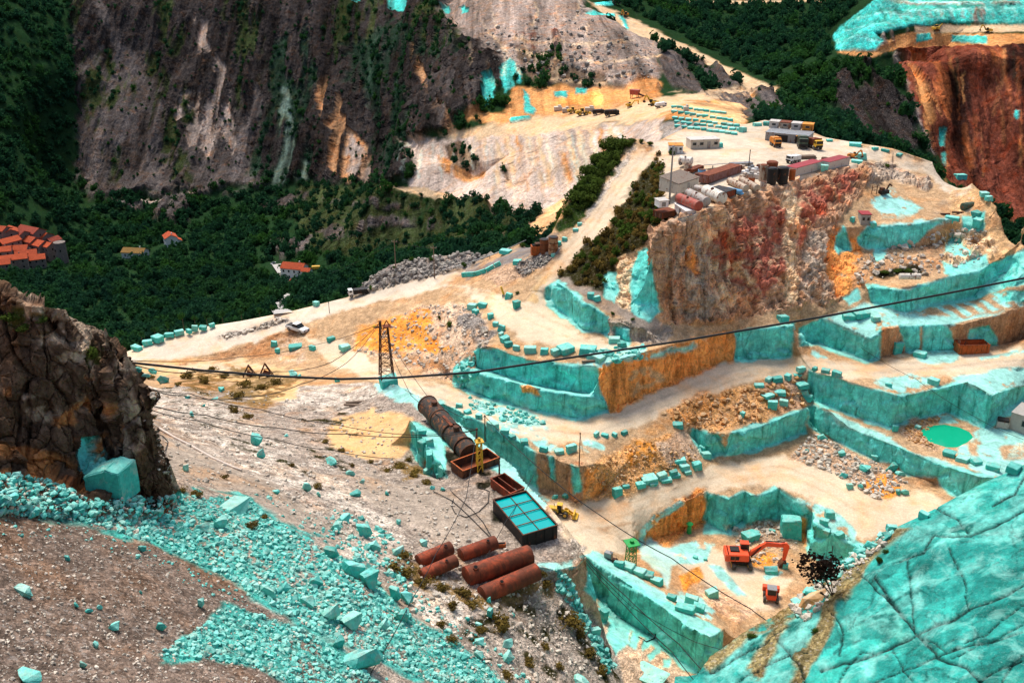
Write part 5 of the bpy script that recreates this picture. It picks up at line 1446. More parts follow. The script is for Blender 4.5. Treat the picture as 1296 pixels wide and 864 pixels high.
blocks('in the row on the valley rim', 'marble blocks on the valley rim', [(172, 440, 14, 7), (186, 434, 14, 9), (200, 430, 16, 10), (214, 424, 13, 6), (227, 421, 15, 6), (239, 419, 8, 7), (247, 415, 9, 8), (257, 415, 11, 6), (268, 412, 10, 5)], zf=lambda x: float(np.interp(x, [160, 205, 274], [-5.6, -3.6, -1.6])))
blocks('beside the sandy basin', 'marble boulders by the basin', [(176, 467, 18, 8), (184, 475, 12, 7), (206, 480, 18, 16), (195, 470, 16, 9)], False)
blocks('in the strip below the white road', 'marble blocks below the white road', [(346, 436, 8, 9), (352, 444, 9, 9), (373, 439, 18, 7), (395, 441, 10, 8), (419, 429, 10, 7), (437, 440, 14, 9), (401, 384, 9, 8)])
blocks('on the bare ground under the cables', 'marble boulders under the cables', [(280, 494, 12, 7), (272, 504, 9, 4), (237, 503, 8, 4), (258, 513, 6, 4), (241, 524, 11, 8), (369, 473, 16, 8), (379, 476, 9, 8), (426, 481, 12, 8)], False)
blocks('in the stony slope hollow', 'marble boulders in the slope hollow', [(322, 558, 20, 17), (332, 575, 19, 16)], False)
blocks('scattered on the stony slope', 'marble boulders on the stony slope', [(362, 551, 8, 5), (418, 584, 16, 12), (444, 598, 11, 11), (459, 608, 9, 9), (448, 624, 19, 10), (388, 617, 13, 14), (403, 625, 9, 8), (348, 623, 9, 6), (235, 593, 15, 11), (489, 624, 9, 7), (505, 660, 11, 12), (536, 686, 14, 13), (547, 617, 8, 8), (561, 619, 9, 7)], False)
blocks('in the big rubble beside the rusty tanks', 'large boulders in the rubble', [(437, 655, 22, 14), (459, 671, 26, 20), (476, 693, 24, 17), (504, 699, 22, 15), (446, 719, 42, 22), (469, 738, 36, 26), (498, 749, 22, 26), (513, 757, 24, 20), (508, 778, 22, 20), (485, 792, 20, 15), (425, 668, 16, 12), (418, 700, 24, 14), (400, 738, 26, 16)], False)
blocks('low in the foreground rubble', 'foreground rubble boulders', [(457, 832, 48, 32), (442, 789, 30, 22), (417, 776, 36, 22), (340, 748, 34, 18), (390, 760, 28, 18), (300, 640, 58, 24), (278, 662, 24, 16), (360, 745, 22, 14), (255, 668, 26, 12), (430, 812, 26, 18)], False)
blocks('on the slope below the rusty tanks', 'boulders below the rusty tanks', [(619, 759, 9, 11), (620, 776, 14, 14), (650, 778, 11, 7), (592, 784, 9, 7), (604, 789, 14, 7), (607, 814, 24, 11), (605, 828, 17, 12), (643, 816, 22, 14), (645, 831, 20, 14), (735, 861, 28, 14)], False)
blocks('alone on the brown foreground gravel', 'stones on the foreground gravel', [(33, 748, 34, 18), (143, 794, 18, 14), (178, 694, 13, 10), (86, 707, 8, 7), (103, 841, 14, 12), (112, 774, 13, 6), (122, 816, 10, 7), (202, 794, 18, 13), (253, 763, 15, 17), (95, 766, 8, 6), (127, 769, 7, 6), (178, 749, 6, 6), (28, 859, 52, 18)], False, 'stone')
blocks('along the rim of the junction plateau', 'marble blocks on the plateau rim', [(597, 388, 18, 10), (611, 386, 13, 8), (603, 394, 10, 8), (622, 400, 9, 9), (628, 410, 7, 7), (635, 415, 10, 10), (634, 423, 10, 8), (641, 428, 13, 10), (643, 436, 12, 10), (654, 440, 12, 9), (670, 442, 15, 11), (689, 444, 14, 11), (705, 446, 18, 12), (718, 440, 24, 14), (747, 443, 24, 14), (757, 452, 22, 9)])
blocks('beside the foot of the ramp', 'marble blocks by the ramp foot', [(655, 386, 12, 12), (644, 375, 8, 10), (655, 331, 12, 8), (641, 320, 15, 6), (780, 431, 15, 9), (787, 438, 16, 9), (747, 375, 10, 11), (755, 378, 12, 9)])
blocks('by the ramp behind the rusty hoppers', 'marble blocks behind the hoppers', [(714, 303, 9, 6), (707, 309, 9, 7), (701, 323, 6, 5), (729, 291, 8, 5), (734, 284, 8, 5)])
blocks('along the near edge of the haul road', 'marble blocks on the near road edge', [(592, 521, 10, 7), (605, 528, 10, 7), (622, 538, 17, 12), (639, 546, 12, 10), (649, 552, 10, 8), (581, 514, 9, 6), (687, 568, 10, 9), (707, 571, 11, 8), (724, 568, 15, 11), (665, 560, 12, 8)])
blocks('on the sand of the haul road bend', 'marble blocks at the road bend', [(754, 549, 9, 8), (765, 551, 12, 6), (777, 550, 7, 6), (790, 548, 13, 7), (857, 540, 15, 8)])
blocks('in the curb of blocks below the ochre slope', 'curb of marble blocks below the ochre slope', [(781, 623, 13, 13), (793, 616, 10, 6), (810, 615, 17, 8), (821, 608, 19, 10), (826, 613, 14, 6), (838, 603, 17, 10), (841, 608, 15, 6), (853, 598, 16, 10), (856, 603, 14, 6), (868, 592, 16, 10), (870, 598, 13, 7), (882, 589, 15, 14), (861, 586, 18, 9), (895, 577, 14, 10)], turn=.35)
blocks('in the stepped face left of the old boiler', 'blocks left of the boiler', [(527, 552, 12, 26), (536, 566, 13, 26), (545, 578, 12, 26), (553, 588, 12, 24), (533, 548, 12, 14), (544, 560, 13, 14), (560, 596, 10, 18), (541, 596, 12, 12), (556, 603, 12, 10)])
blocks('near the yellow wheel loader', 'marble boulders by the wheel loader', [(701, 628, 9, 7), (716, 628, 13, 9)], False)
blocks('on the rim above the long cut wall', 'marble blocks above the long cut wall', [(1014, 466, 14, 9), (1032, 467, 9, 7), (1045, 470, 14, 8), (1059, 474, 14, 9), (1183, 483, 15, 10), (1124, 487, 9, 7), (1165, 449, 20, 9), (1136, 440, 17, 22), (989, 403, 18, 9), (1092, 398, 22, 12), (1075, 402, 18, 10), (1110, 404, 14, 9)])
blocks('in the rubble under the lower ledge', 'marble boulders under the lower ledge', [(1043, 555, 15, 10), (1065, 574, 17, 17), (1069, 603, 14, 9), (1076, 615, 13, 10), (1089, 615, 10, 9), (1094, 593, 18, 14), (1108, 580, 10, 10), (1127, 591, 22, 13), (1136, 622, 8, 10), (1146, 623, 12, 13), (1140, 600, 14, 8), (1022, 570, 6, 5)], False)
blocks('in the stack beside the ochre heap', 'stacked marble slabs by the ochre heap', [(972, 481, 11, 8), (984, 480, 14, 9), (997, 477, 13, 8), (1011, 477, 16, 6), (962, 489, 14, 5), (971, 500, 15, 5), (987, 498, 14, 8), (977, 513, 14, 13), (992, 511, 13, 10), (1014, 488, 18, 8), (1016, 496, 16, 8), (1022, 504, 13, 8), (941, 525, 8, 9), (890, 568, 17, 12)], True, 'slab')
blocks('along the outer ledge by the green pool', 'marble blocks on the pool ledge', [(1201, 574, 19, 8), (1220, 581, 16, 7), (1237, 586, 18, 8), (1257, 590, 17, 12), (1284, 592, 22, 12), (1133, 543, 9, 10), (1163, 541, 9, 6)])
blocks('on the pit floor near the excavator', 'marble blocks on the pit floor', [(953, 680, 22, 14), (1002, 668, 26, 30), (977, 672, 11, 6), (994, 717, 9, 9), (979, 724, 22, 9), (903, 750, 23, 16), (958, 674, 8, 6), (880, 705, 6, 5), (893, 707, 7, 5)])
blocks('on the rim right of the pit', 'marble blocks right of the pit', [(1051, 650, 15, 13), (1043, 660, 11, 9), (1041, 672, 22, 12), (1062, 676, 16, 9), (1168, 652, 14, 12), (1128, 668, 16, 9)])
blocks('along the back of the wedge bench', 'marble blocks behind the wedge bench', [(784, 715, 15, 11), (795, 719, 15, 10), (809, 724, 19, 12), (822, 731, 17, 12), (833, 738, 15, 10), (876, 760, 24, 14), (883, 769, 15, 12), (867, 774, 26, 8), (852, 758, 14, 9)], turn=-.5)
blocks('low in the ravine by the wedge wall', 'marble slabs in the ravine', [(755, 799, 13, 14), (763, 780, 13, 18), (822, 861, 42, 9)])
blocks('along the back rim of the yard', 'marble blocks on the yard rim', [(959, 158, 14, 6), (972, 157, 11, 7), (939, 164, 10, 10), (1051, 178, 9, 4), (1085, 183, 20, 5), (1107, 188, 12, 4), (1122, 191, 12, 4), (1139, 196, 9, 4), (912, 184, 6, 8)])
blocks('on the loop road edge', 'marble blocks on the loop road edge', [(1217, 224, 16, 8), (1247, 246, 10, 6), (1252, 252, 10, 7), (1264, 264, 7, 5), (1206, 279, 19, 10), (1237, 270, 16, 9), (1237, 281, 20, 13)])
blocks('beside the white roadside containers', 'marble blocks beside the containers', [(1044, 213, 9, 8), (1087, 205, 19, 7), (1089, 198, 14, 8)])
blocks('beside the small red roofed hut', 'boulders beside the small hut', [(1080, 278, 10, 11), (1107, 283, 11, 12)], False)
for x, y, w_, h_, lb in ((1028, 764, 44, 20, 'ochre rock on the crest above the dark bush'),):
    p, nr = hit(x, y)
    k = mpp(p)
    o = bpy.data.objects.new('ochre_boulder', STN[2].copy())
    o.data.materials[0] = M['ochstone']
    SC.collection.objects.link(o)
    o.scale = (w_ * k, w_ * k * .6, h_ * k); o.location = (p.x, p.y, p.z + h_ * k * .2); o.rotation_euler = (0, -.5, .3)
    tag(o, lb, 'rock')


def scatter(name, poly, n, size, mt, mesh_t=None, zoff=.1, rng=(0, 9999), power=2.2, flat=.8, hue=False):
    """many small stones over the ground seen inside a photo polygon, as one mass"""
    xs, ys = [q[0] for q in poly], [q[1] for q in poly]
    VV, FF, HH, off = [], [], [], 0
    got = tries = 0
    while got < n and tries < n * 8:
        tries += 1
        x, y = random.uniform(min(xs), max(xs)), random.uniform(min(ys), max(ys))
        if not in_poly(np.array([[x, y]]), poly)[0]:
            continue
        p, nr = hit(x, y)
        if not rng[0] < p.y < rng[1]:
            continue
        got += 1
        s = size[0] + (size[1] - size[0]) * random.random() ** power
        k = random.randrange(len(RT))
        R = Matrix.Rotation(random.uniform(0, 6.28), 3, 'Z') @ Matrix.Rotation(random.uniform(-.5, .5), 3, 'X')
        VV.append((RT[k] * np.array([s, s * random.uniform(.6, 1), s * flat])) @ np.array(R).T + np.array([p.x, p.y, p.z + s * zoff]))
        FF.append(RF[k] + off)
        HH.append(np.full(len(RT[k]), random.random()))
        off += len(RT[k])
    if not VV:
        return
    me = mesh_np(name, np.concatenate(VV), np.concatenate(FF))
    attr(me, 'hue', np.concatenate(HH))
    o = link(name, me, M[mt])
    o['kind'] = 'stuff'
    return o


RB = [(-20, 596), (60, 606), (120, 634), (200, 628), (310, 628), (335, 650), (430, 704), (470, 726), (500, 768), (560, 804), (640, 864), (545, 864), (400, 798), (300, 738), (200, 688), (100, 658), (-20, 652)]
scatter('marble_rubble', RB, 8000, (.09, .95), 'marble', rng=(0, 130), power=3.6, flat=.7)
scatter('rubble', RB, 2300, (.1, .6), 'palestone', rng=(0, 130), power=3)
scatter('marble_rubble', [(-20, 640), (100, 650), (200, 684), (300, 730), (400, 790), (500, 864), (430, 864), (330, 790), (200, 720), (100, 684), (-20, 676)], 420, (.08, .5), 'marble', rng=(0, 130), power=3)
scatter('marble_rubble', [(320, 620), (430, 660), (520, 740), (600, 800), (680, 864), (640, 864), (480, 740), (420, 690), (330, 640)], 320, (.1, .9), 'marble', rng=(0, 130), power=3)
scatter('marble_rubble', [(198, 832), (240, 803), (290, 766), (340, 780), (400, 804), (480, 864), (370, 866), (310, 840), (260, 834)], 1500, (.1, .8), 'marble', rng=(0, 130))
scatter('marble_rubble', [(704, 720), (722, 735), (752, 800), (782, 845), (768, 850), (735, 790), (704, 745)], 160, (.4, 1.4), 'marble', rng=(0, 130))
scatter('marble_rubble', [(420, 640), (470, 660), (520, 690), (520, 740), (470, 720), (420, 690)], 160, (.3, 1.3), 'marble', rng=(0, 130))
scatter('gravel', [(-20, 660), (100, 665), (200, 696), (300, 746), (400, 808), (470, 864), (-20, 864)], 2600, (.08, .42), 'palestone', rng=(0, 130), power=4)
scatter('rubble', [(190, 480), (330, 500), (480, 500), (520, 600), (640, 690), (700, 740), (780, 860), (640, 864), (540, 790), (430, 690), (330, 630), (200, 600)], 3800, (.15, .9), 'palestone', rng=(0, 195), power=4)
scatter('rubble', [(838, 524), (880, 502), (958, 490), (1018, 474), (1022, 512), (962, 532), (905, 546), (868, 538)], 330, (.3, 2.0), 'ochstone', rng=(100, 330), power=3)
scatter('rubble', [(1000, 578), (1030, 548), (1080, 574), (1130, 592), (1150, 612), (1110, 632), (1060, 602)], 520, (.3, 1.6), 'palestone', rng=(100, 330), power=3)
scatter('rubble', [(1138, 542), (1165, 531), (1198, 525), (1170, 548), (1190, 572), (1150, 558)], 240, (.3, 1.2), 'ochstone', rng=(100, 330), power=3)
scatter('rubble', [(742, 594), (800, 560), (880, 560), (880, 580), (820, 608), (762, 632)], 260, (.25, 1.4), 'ochstone', rng=(100, 330), power=3)
scatter('rubble', [(440, 374), (475, 348), (520, 328), (590, 320), (625, 322), (560, 346), (470, 370)], 600, (.4, 2.2), 'greystone', rng=(100, 330), power=3)
scatter('rubble', [(540, 386), (600, 388), (626, 424), (578, 486), (500, 456), (450, 445), (500, 402)], 500, (.3, 1.6), 'palestone', rng=(100, 330), power=3)
scatter('rubble', [(275, 426), (330, 412), (362, 400), (368, 404), (340, 414), (290, 428)], 110, (.5, 1.8), 'palestone', rng=(100, 330))
scatter('rubble', [(650, 332), (690, 322), (712, 312), (690, 336), (660, 350)], 120, (.5, 1.6), 'greystone', rng=(100, 330))
scatter('rubble', [(920, 668), (990, 656), (1014, 680), (985, 715), (945, 712)], 220, (.3, 1.4), 'palestone', rng=(100, 330), power=3)
scatter('marble_rubble', [(590, 500), (640, 514), (690, 530), (690, 540), (640, 534), (598, 518)], 130, (.4, 1.8), 'marble', rng=(100, 330), power=3)
scatter('marble_rubble', [(575, 470), (600, 450), (606, 470), (590, 492), (576, 488)], 50, (.8, 3.2), 'marble', rng=(100, 330))
scatter('marble_rubble', [(742, 452), (770, 440), (818, 440), (812, 452), (770, 460)], 70, (.5, 2.2), 'marble', rng=(100, 330))
scatter('rubble', [(1190, 345), (1240, 330), (1250, 290), (1200, 290), (1080, 330), (1080, 360), (1100, 358)], 260, (.4, 2.2), 'palestone', rng=(100, 330), power=3)
scatter('rubble', [(1000, 770), (1060, 714), (1130, 672), (1125, 685), (1070, 735), (1020, 790)], 260, (.2, 1.3), 'palestone', rng=(0, 112), power=3)
scatter('marble_rubble', [(1000, 764), (1060, 710), (1130, 668), (1128, 680), (1066, 725), (1010, 780)], 140, (.3, 1.6), 'marble', rng=(0, 112), power=2.5)
scatter('rubble', [(600, 40), (740, 10), (830, 70), (830, 100), (720, 105), (620, 80)], 380, (1, 4.5), 'greystone', rng=(500, 1000), power=4, zoff=.2)
# ------------------------------------------------------------------ woods, trees and shrubs
def crown(seed, n, lobes=7, leaf=.2, squash=1.0):
    """unit crown: leaf cards spread through several overlapping clumps; returns verts, quads, hue per vertex"""
    r = np.random.default_rng(seed)
    L = r.normal(0, 1, (lobes, 3))
    L /= np.linalg.norm(L, axis=1)[:, None]
    L *= r.uniform(.15, .55, (lobes, 1))
    L[:, 2] *= .8 * squash
    rad = r.uniform(.28, .5, lobes)
    k = r.integers(0, lobes, n)
    d = r.normal(0, 1, (n, 3))
    d /= np.linalg.norm(d, axis=1)[:, None]
    c = L[k] + d * (rad[k] * r.uniform(.55, 1.05, n))[:, None]
    a = np.cross(d + r.normal(0, .5, (n, 3)), r.normal(0, 1, (n, 3)))
    a /= np.linalg.norm(a, axis=1)[:, None]
    b = np.cross(a, d + r.normal(0, .6, (n, 3)))
    b /= np.maximum(np.linalg.norm(b, axis=1), 1e-6)[:, None]
    s = leaf * r.uniform(.6, 1.3, (n, 1))
    V_ = np.stack([c - a * s - b * s * .7, c + a * s - b * s * .5, c + a * s * .8 + b * s * .8, c - a * s * .9 + b * s * .6], 1).reshape(-1, 3)
    F_ = np.arange(n * 4).reshape(-1, 4)
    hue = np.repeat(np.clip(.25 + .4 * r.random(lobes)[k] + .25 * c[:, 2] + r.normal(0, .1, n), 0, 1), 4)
    return V_, F_, hue


BIG = [crown(i, 230, 10, .105) for i in range(5)]
FARC = [crown(20 + i, 95, 7, .155) for i in range(5)]


def forest(name, P, sizes, cr, mt='leaf'):
    VV, FF, HH, off = [], [], [], 0
    for p, s in zip(P, sizes):
        v, f, h = cr[random.randrange(len(cr))]
        a = random.uniform(0, 6.28)
        R = np.array([[math.cos(a), -math.sin(a), 0], [math.sin(a), math.cos(a), 0], [0, 0, 1]])
        VV.append((v * np.array([s, s, s * random.uniform(.9, 1.35)])) @ R.T + np.array(p) + np.array([0, 0, s * .55]))
        FF.append(f + off)
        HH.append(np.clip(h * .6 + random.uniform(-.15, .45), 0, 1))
        off += len(v)
    me = mesh_np(name, np.concatenate(VV), np.concatenate(FF))
    attr(me, 'hue', np.concatenate(HH))
    o = link(name, me, M[mt])
    o['kind'] = 'stuff'
    return o


# where the ground is wooded, by the same paint that coloured it
_c = GV[GT].mean(1)
_px, _dep = pix(_c)
_ar = np.linalg.norm(np.cross(GV[GT[:, 1]] - GV[GT[:, 0]], GV[GT[:, 2]] - GV[GT[:, 0]]), axis=1) / 2
_inview = (_dep > 5) & (_px[:, 0] > -60) & (_px[:, 0] < 1356) & (_px[:, 1] > -50) & (_px[:, 1] < 470)


def wooded(cls, spacing, rng, cap=99999, extra=None):
    ok = _inview & np.isin(GFAM[GT[:, 0]], [NAMES.index(c) for c in cls]) & (_c[:, 1] > rng[0]) & (_c[:, 1] < rng[1])
    if extra is not None:
        ok &= extra(_px, _c)
    i = np.nonzero(ok)[0]
    if not len(i):
        return np.zeros((0, 3))
    n = min(cap, int(_ar[i].sum() / spacing ** 2))
    return _c[RNG.choice(i, n, p=_ar[i] / _ar[i].sum())]


ROADV = [(350, 335), (357, 345), (365, 360), (371, 368), (370, 374), (357, 380), (352, 392), (360, 398)]


HOUSES = [hit(x, y)[0] for x, y in ((217, 311), (225, 310), (166, 325), (178, 325), (368, 351), (380, 350), (389, 350), (374, 361), (400, 341), (346, 334), (357, 337), (4, 303), (16, 305), (28, 308), (42, 306), (56, 312), (40, 316), (70, 318), (52, 324), (14, 318), (26, 326), (4, 330), (36, 334), (20, 340), (48, 338), (2, 345), (64, 328), (80, 332), (-12, 322))]


def clearing(px, c):
    k = seg_dist(px, ROADV) > 3.5
    k &= ~(in_poly(px, [(380, 238), (470, 236), (560, 250), (640, 268), (662, 300), (560, 318), (470, 330), (400, 318), (370, 280)]) & (RNG.random(len(px)) > .35))
    for q in HOUSES:
        k &= np.hypot(c[:, 0] - q.x, (c[:, 1] - q.y + 5) * .75) > 11
    return k


P_ = wooded(['wood'], 5.6, (330, 620), extra=lambda px, c: clearing(px, c) & (px[:, 0] < 720))
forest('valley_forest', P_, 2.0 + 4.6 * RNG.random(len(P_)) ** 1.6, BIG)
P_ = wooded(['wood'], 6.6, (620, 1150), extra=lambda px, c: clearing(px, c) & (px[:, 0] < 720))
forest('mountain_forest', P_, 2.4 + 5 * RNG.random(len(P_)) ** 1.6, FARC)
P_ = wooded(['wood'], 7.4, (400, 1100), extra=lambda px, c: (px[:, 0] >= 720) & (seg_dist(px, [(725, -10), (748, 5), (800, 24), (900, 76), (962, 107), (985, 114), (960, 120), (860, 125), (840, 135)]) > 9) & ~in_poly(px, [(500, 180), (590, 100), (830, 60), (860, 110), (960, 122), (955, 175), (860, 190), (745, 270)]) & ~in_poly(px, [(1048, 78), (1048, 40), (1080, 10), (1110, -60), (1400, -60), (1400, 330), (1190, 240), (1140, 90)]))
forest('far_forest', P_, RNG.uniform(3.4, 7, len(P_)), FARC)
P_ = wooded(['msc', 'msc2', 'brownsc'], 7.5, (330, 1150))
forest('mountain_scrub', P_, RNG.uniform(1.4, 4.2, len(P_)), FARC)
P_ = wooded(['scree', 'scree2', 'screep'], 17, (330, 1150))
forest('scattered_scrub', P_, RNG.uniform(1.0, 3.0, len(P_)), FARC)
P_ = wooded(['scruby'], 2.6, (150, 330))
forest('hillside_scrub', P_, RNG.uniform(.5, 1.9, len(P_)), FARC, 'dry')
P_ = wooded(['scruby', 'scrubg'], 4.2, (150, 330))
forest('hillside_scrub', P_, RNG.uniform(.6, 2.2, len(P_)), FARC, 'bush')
print('FOREST', sum(len(o.data.polygons) for o in bpy.data.objects if o.get('kind') == 'stuff'))


def crown_mesh(name, seed, n, lobes, leaf, mt, squash=1.):
    v, f, h = crown(seed, n, lobes, leaf, squash)
    me = mesh_np(name, v, f)
    attr(me, 'hue', h)
    me.materials.append(M[mt])
    return me


def trunk_mesh(seed, h=1.):
    r = random.Random(seed)
    b = MB()
    b.cyl((0, 0, -.3 * h), (0.02, 0, h * .55), .055, .035, 7)
    for k in range(4):
        a = k * 1.6 + r.random()
        b.cyl((0.02, 0, h * r.uniform(.25, .5)), (math.cos(a) * .32, math.sin(a) * .32, h * r.uniform(.7, .9)), .025, .01, 5)
    me = bpy.data.meshes.new('trunk')
    b.b.to_mesh(me); b.b.free()
    me.materials.append(M['bark'])
    return me


TRK = [trunk_mesh(i) for i in range(3)]
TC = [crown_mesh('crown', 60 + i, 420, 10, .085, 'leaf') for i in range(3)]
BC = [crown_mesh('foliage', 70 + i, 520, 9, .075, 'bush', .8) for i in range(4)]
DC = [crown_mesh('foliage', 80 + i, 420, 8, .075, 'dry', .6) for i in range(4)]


def plant(kind, x, y, wpx, hpx, label, group, cat=None, z=None):
    p = hit(x, y)[0] if z is None else Vector(U(x, y, z=z))
    k = mpp(p)
    W, Hh = wpx * k, hpx * k
    if kind == 'tree':
        t = thing('tree', label, 'tree', p, random.uniform(0, 6), group)
        a = link('trunk', random.choice(TRK), None, t); a.scale = (W * .6, W * .6, Hh)
        c = link('crown', random.choice(TC), None, t); c.scale = (W * .55, W * .55, Hh * .45); c.location = (0, 0, Hh * .62)
    else:
        t = bpy.data.objects.new('shrub' if kind == 'bush' else 'dry_shrub', random.choice(BC if kind == 'bush' else DC))
        SC.collection.objects.link(t)
        t.location = (p.x, p.y, p.z + Hh * .3)
        t.rotation_euler = (0, 0, random.uniform(0, 6))
        t.scale = (W * .56, W * .56, Hh * .62)
        tag(t, label, cat or 'shrub', group)
    return t


def row(kind, lst, label, group, zf=None):
    lst = sorted(lst)
    n = len(lst)
    for i, (x, y, w_, h_) in enumerate(lst):
        pos = 'leftmost' if i == 0 else 'rightmost' if i == n - 1 else (ORD[i] + ' from left' if i < 20 else 'number %d from left' % (i + 1))
        plant(kind, x, y, w_, h_, label % pos, group, z=zf(y) if zf else None)


row('tree', [(232, 412, 12, 22), (247, 410, 10, 14), (213, 420, 8, 16), (282, 408, 12, 20), (180, 432, 12, 16), (306, 404, 12, 16), (329, 401, 12, 14), (197, 426, 12, 16), (262, 410, 14, 18), (346, 398, 12, 14)], 'green tree growing just beyond the valley rim, %s', 'trees beyond the valley rim', lambda y: float(np.interp(y, [398, 432], [-4, -9])))
row('bush', [(710, 290, 21, 18), (719, 289, 29, 22), (723, 286, 26, 17), (714, 279, 26, 21), (723, 281, 25, 23), (731, 279, 29, 15), (719, 274, 25, 24), (724, 270, 21, 22), (732, 270, 23, 20), (721, 265, 25, 19), (731, 266, 26, 15), (741, 262, 19, 15), (724, 256, 29, 19), (736, 256, 25, 21), (745, 258, 24, 21), (729, 250, 22, 18), (740, 246, 23, 22), (750, 247, 24, 21), (735, 242, 20, 24), (745, 243, 28, 17), (754, 238, 26, 23), (740, 230, 24, 14), (749, 231, 19, 17), (760, 233, 20, 13), (743, 222, 25, 24), (755, 226, 23, 21), (764, 222, 23, 13), (747, 218, 27, 13), (762, 217, 23, 22), (770, 219, 19, 18), (753, 207, 25, 19), (765, 210, 25, 23), (777, 211, 27, 14), (760, 202, 23, 19), (771, 203, 22, 17), (781, 200, 27, 17), (768, 190, 25, 22), (777, 193, 28, 22), (787, 190, 29, 23), (775, 184, 29, 18), (785, 184, 26, 13), (793, 187, 19, 18)], 'bright green shrub on the bank left of the ramp, %s', 'shrubs on the bank left of the ramp', lambda y: float(np.interp(y, [184, 202, 226, 254, 276, 294], [45, 42.2, 39.2, 36.2, 32, 29.3])))
row('bush', [(822, 184, 12, 8), (800, 180, 14, 8), (812, 181, 10, 8), (850, 196, 12, 9), (838, 212, 14, 10), (832, 228, 16, 12), (836, 246, 16, 12), (826, 262, 18, 12), (830, 282, 18, 12), (812, 276, 18, 14), (800, 292, 18, 14), (786, 304, 18, 14), (806, 258, 14, 12), (770, 318, 18, 12), (752, 330, 18, 12), (778, 334, 14, 12), (740, 346, 16, 10), (724, 342, 14, 9), (816, 304, 14, 12), (758, 352, 14, 10)], 'olive shrub on the flank between ramp and yard, %s', 'shrubs on the hill flank')
row('bush', [(669, 306, 12, 18), (661, 312, 10, 8), (588, 338, 10, 10), (470, 366, 10, 8), (545, 330, 10, 8), (520, 330, 9, 7), (575, 322, 10, 7), (500, 340, 8, 6)], 'green shrub beside the upper valley road, %s', 'shrubs by the upper valley road')
row('dry', [(240, 478, 24, 16), (258, 484, 26, 14), (285, 478, 20, 10), (310, 490, 26, 14), (300, 505, 26, 16), (330, 492, 24, 10), (350, 486, 26, 12), (296, 522, 24, 16), (312, 530, 20, 12), (192, 480, 16, 10), (226, 488, 14, 9), (270, 470, 16, 12)], 'dry yellow shrub below the sandy basin, %s', 'dry shrubs below the basin')
row('dry', [(505, 592, 26, 12), (525, 602, 26, 12), (490, 596, 18, 8), (540, 612, 20, 10), (518, 583, 16, 9), (470, 586, 12, 8), (412, 560, 14, 8), (432, 572, 14, 9), (445, 590, 12, 8)], 'brown tuft beside the sand pad, %s', 'brown tufts by the sand pad')
row('dry', [(500, 722, 30, 22), (518, 730, 34, 24), (538, 742, 30, 20), (560, 748, 26, 16), (512, 706, 26, 18), (585, 752, 30, 16), (600, 768, 28, 16), (572, 770, 24, 16), (690, 742, 22, 14), (686, 728, 16, 12), (548, 728, 20, 16)], 'dry golden shrub around the rusty tanks, %s', 'dry shrubs around the rusty tanks')
row('dry', [(634, 792, 44, 24), (610, 800, 24, 14), (720, 790, 44, 22), (735, 806, 26, 18), (748, 830, 26, 20), (762, 852, 26, 18), (670, 842, 26, 14), (690, 820, 20, 12), (640, 856, 26, 14), (572, 812, 24, 16), (560, 792, 20, 14), (708, 846, 20, 12)], 'dark brown shrub on the slope below the tanks, %s', 'shrubs on the slope below the tanks')
row('dry', [(250, 628, 26, 12), (232, 622, 20, 9), (320, 668, 26, 16), (335, 656, 16, 10), (402, 618, 18, 12), (370, 590, 12, 8), (284, 606, 16, 9), (195, 530, 12, 8)], 'dry tuft on the pale stony slope, %s', 'dry tufts on the stony slope')
row('bush', [(12, 408, 34, 20), (30, 418, 24, 14), (118, 452, 22, 18), (52, 408, 18, 10), (95, 398, 14, 8)], 'green shrub on the dark outcrop top, %s', 'shrubs on the outcrop')
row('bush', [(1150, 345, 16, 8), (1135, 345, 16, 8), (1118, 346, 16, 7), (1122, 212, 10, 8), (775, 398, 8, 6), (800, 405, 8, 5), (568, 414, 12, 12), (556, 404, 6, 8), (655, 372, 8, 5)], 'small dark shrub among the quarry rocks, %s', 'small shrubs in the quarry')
row('bush', [(1112, 712, 14, 16), (1120, 700, 10, 10), (952, 806, 16, 8), (1030, 800, 12, 10)], 'green tuft in the moss of the slab, %s', 'tufts on the slab')
# dark bush hanging over the pit
p, nr = hit(1056, 752)
k = mpp(p)
t = thing('leafy_bush', 'dark leafless looking bush on the slab crest above the red machine', 'bush', p)
v, f, h = crown(99, 620, 16, .055)
me = mesh_np('foliage', v, f)
attr(me, 'hue', h)
c_ = link('foliage', me, M['deadbush'], t)
c_.scale = (44 * k, 30 * k, 36 * k); c_.location = (-26 * k, 0, 40 * k)
b = MB()
for j in range(9):
    a = random.uniform(-1, 1)
    b.rod([(0, 0, -.5), (-12 * k + a * 8 * k, a, 18 * k), (-28 * k + a * 26 * k, a * 2, (34 + random.uniform(-8, 26)) * k)], .05)
b.build('stem', 'bark', t)
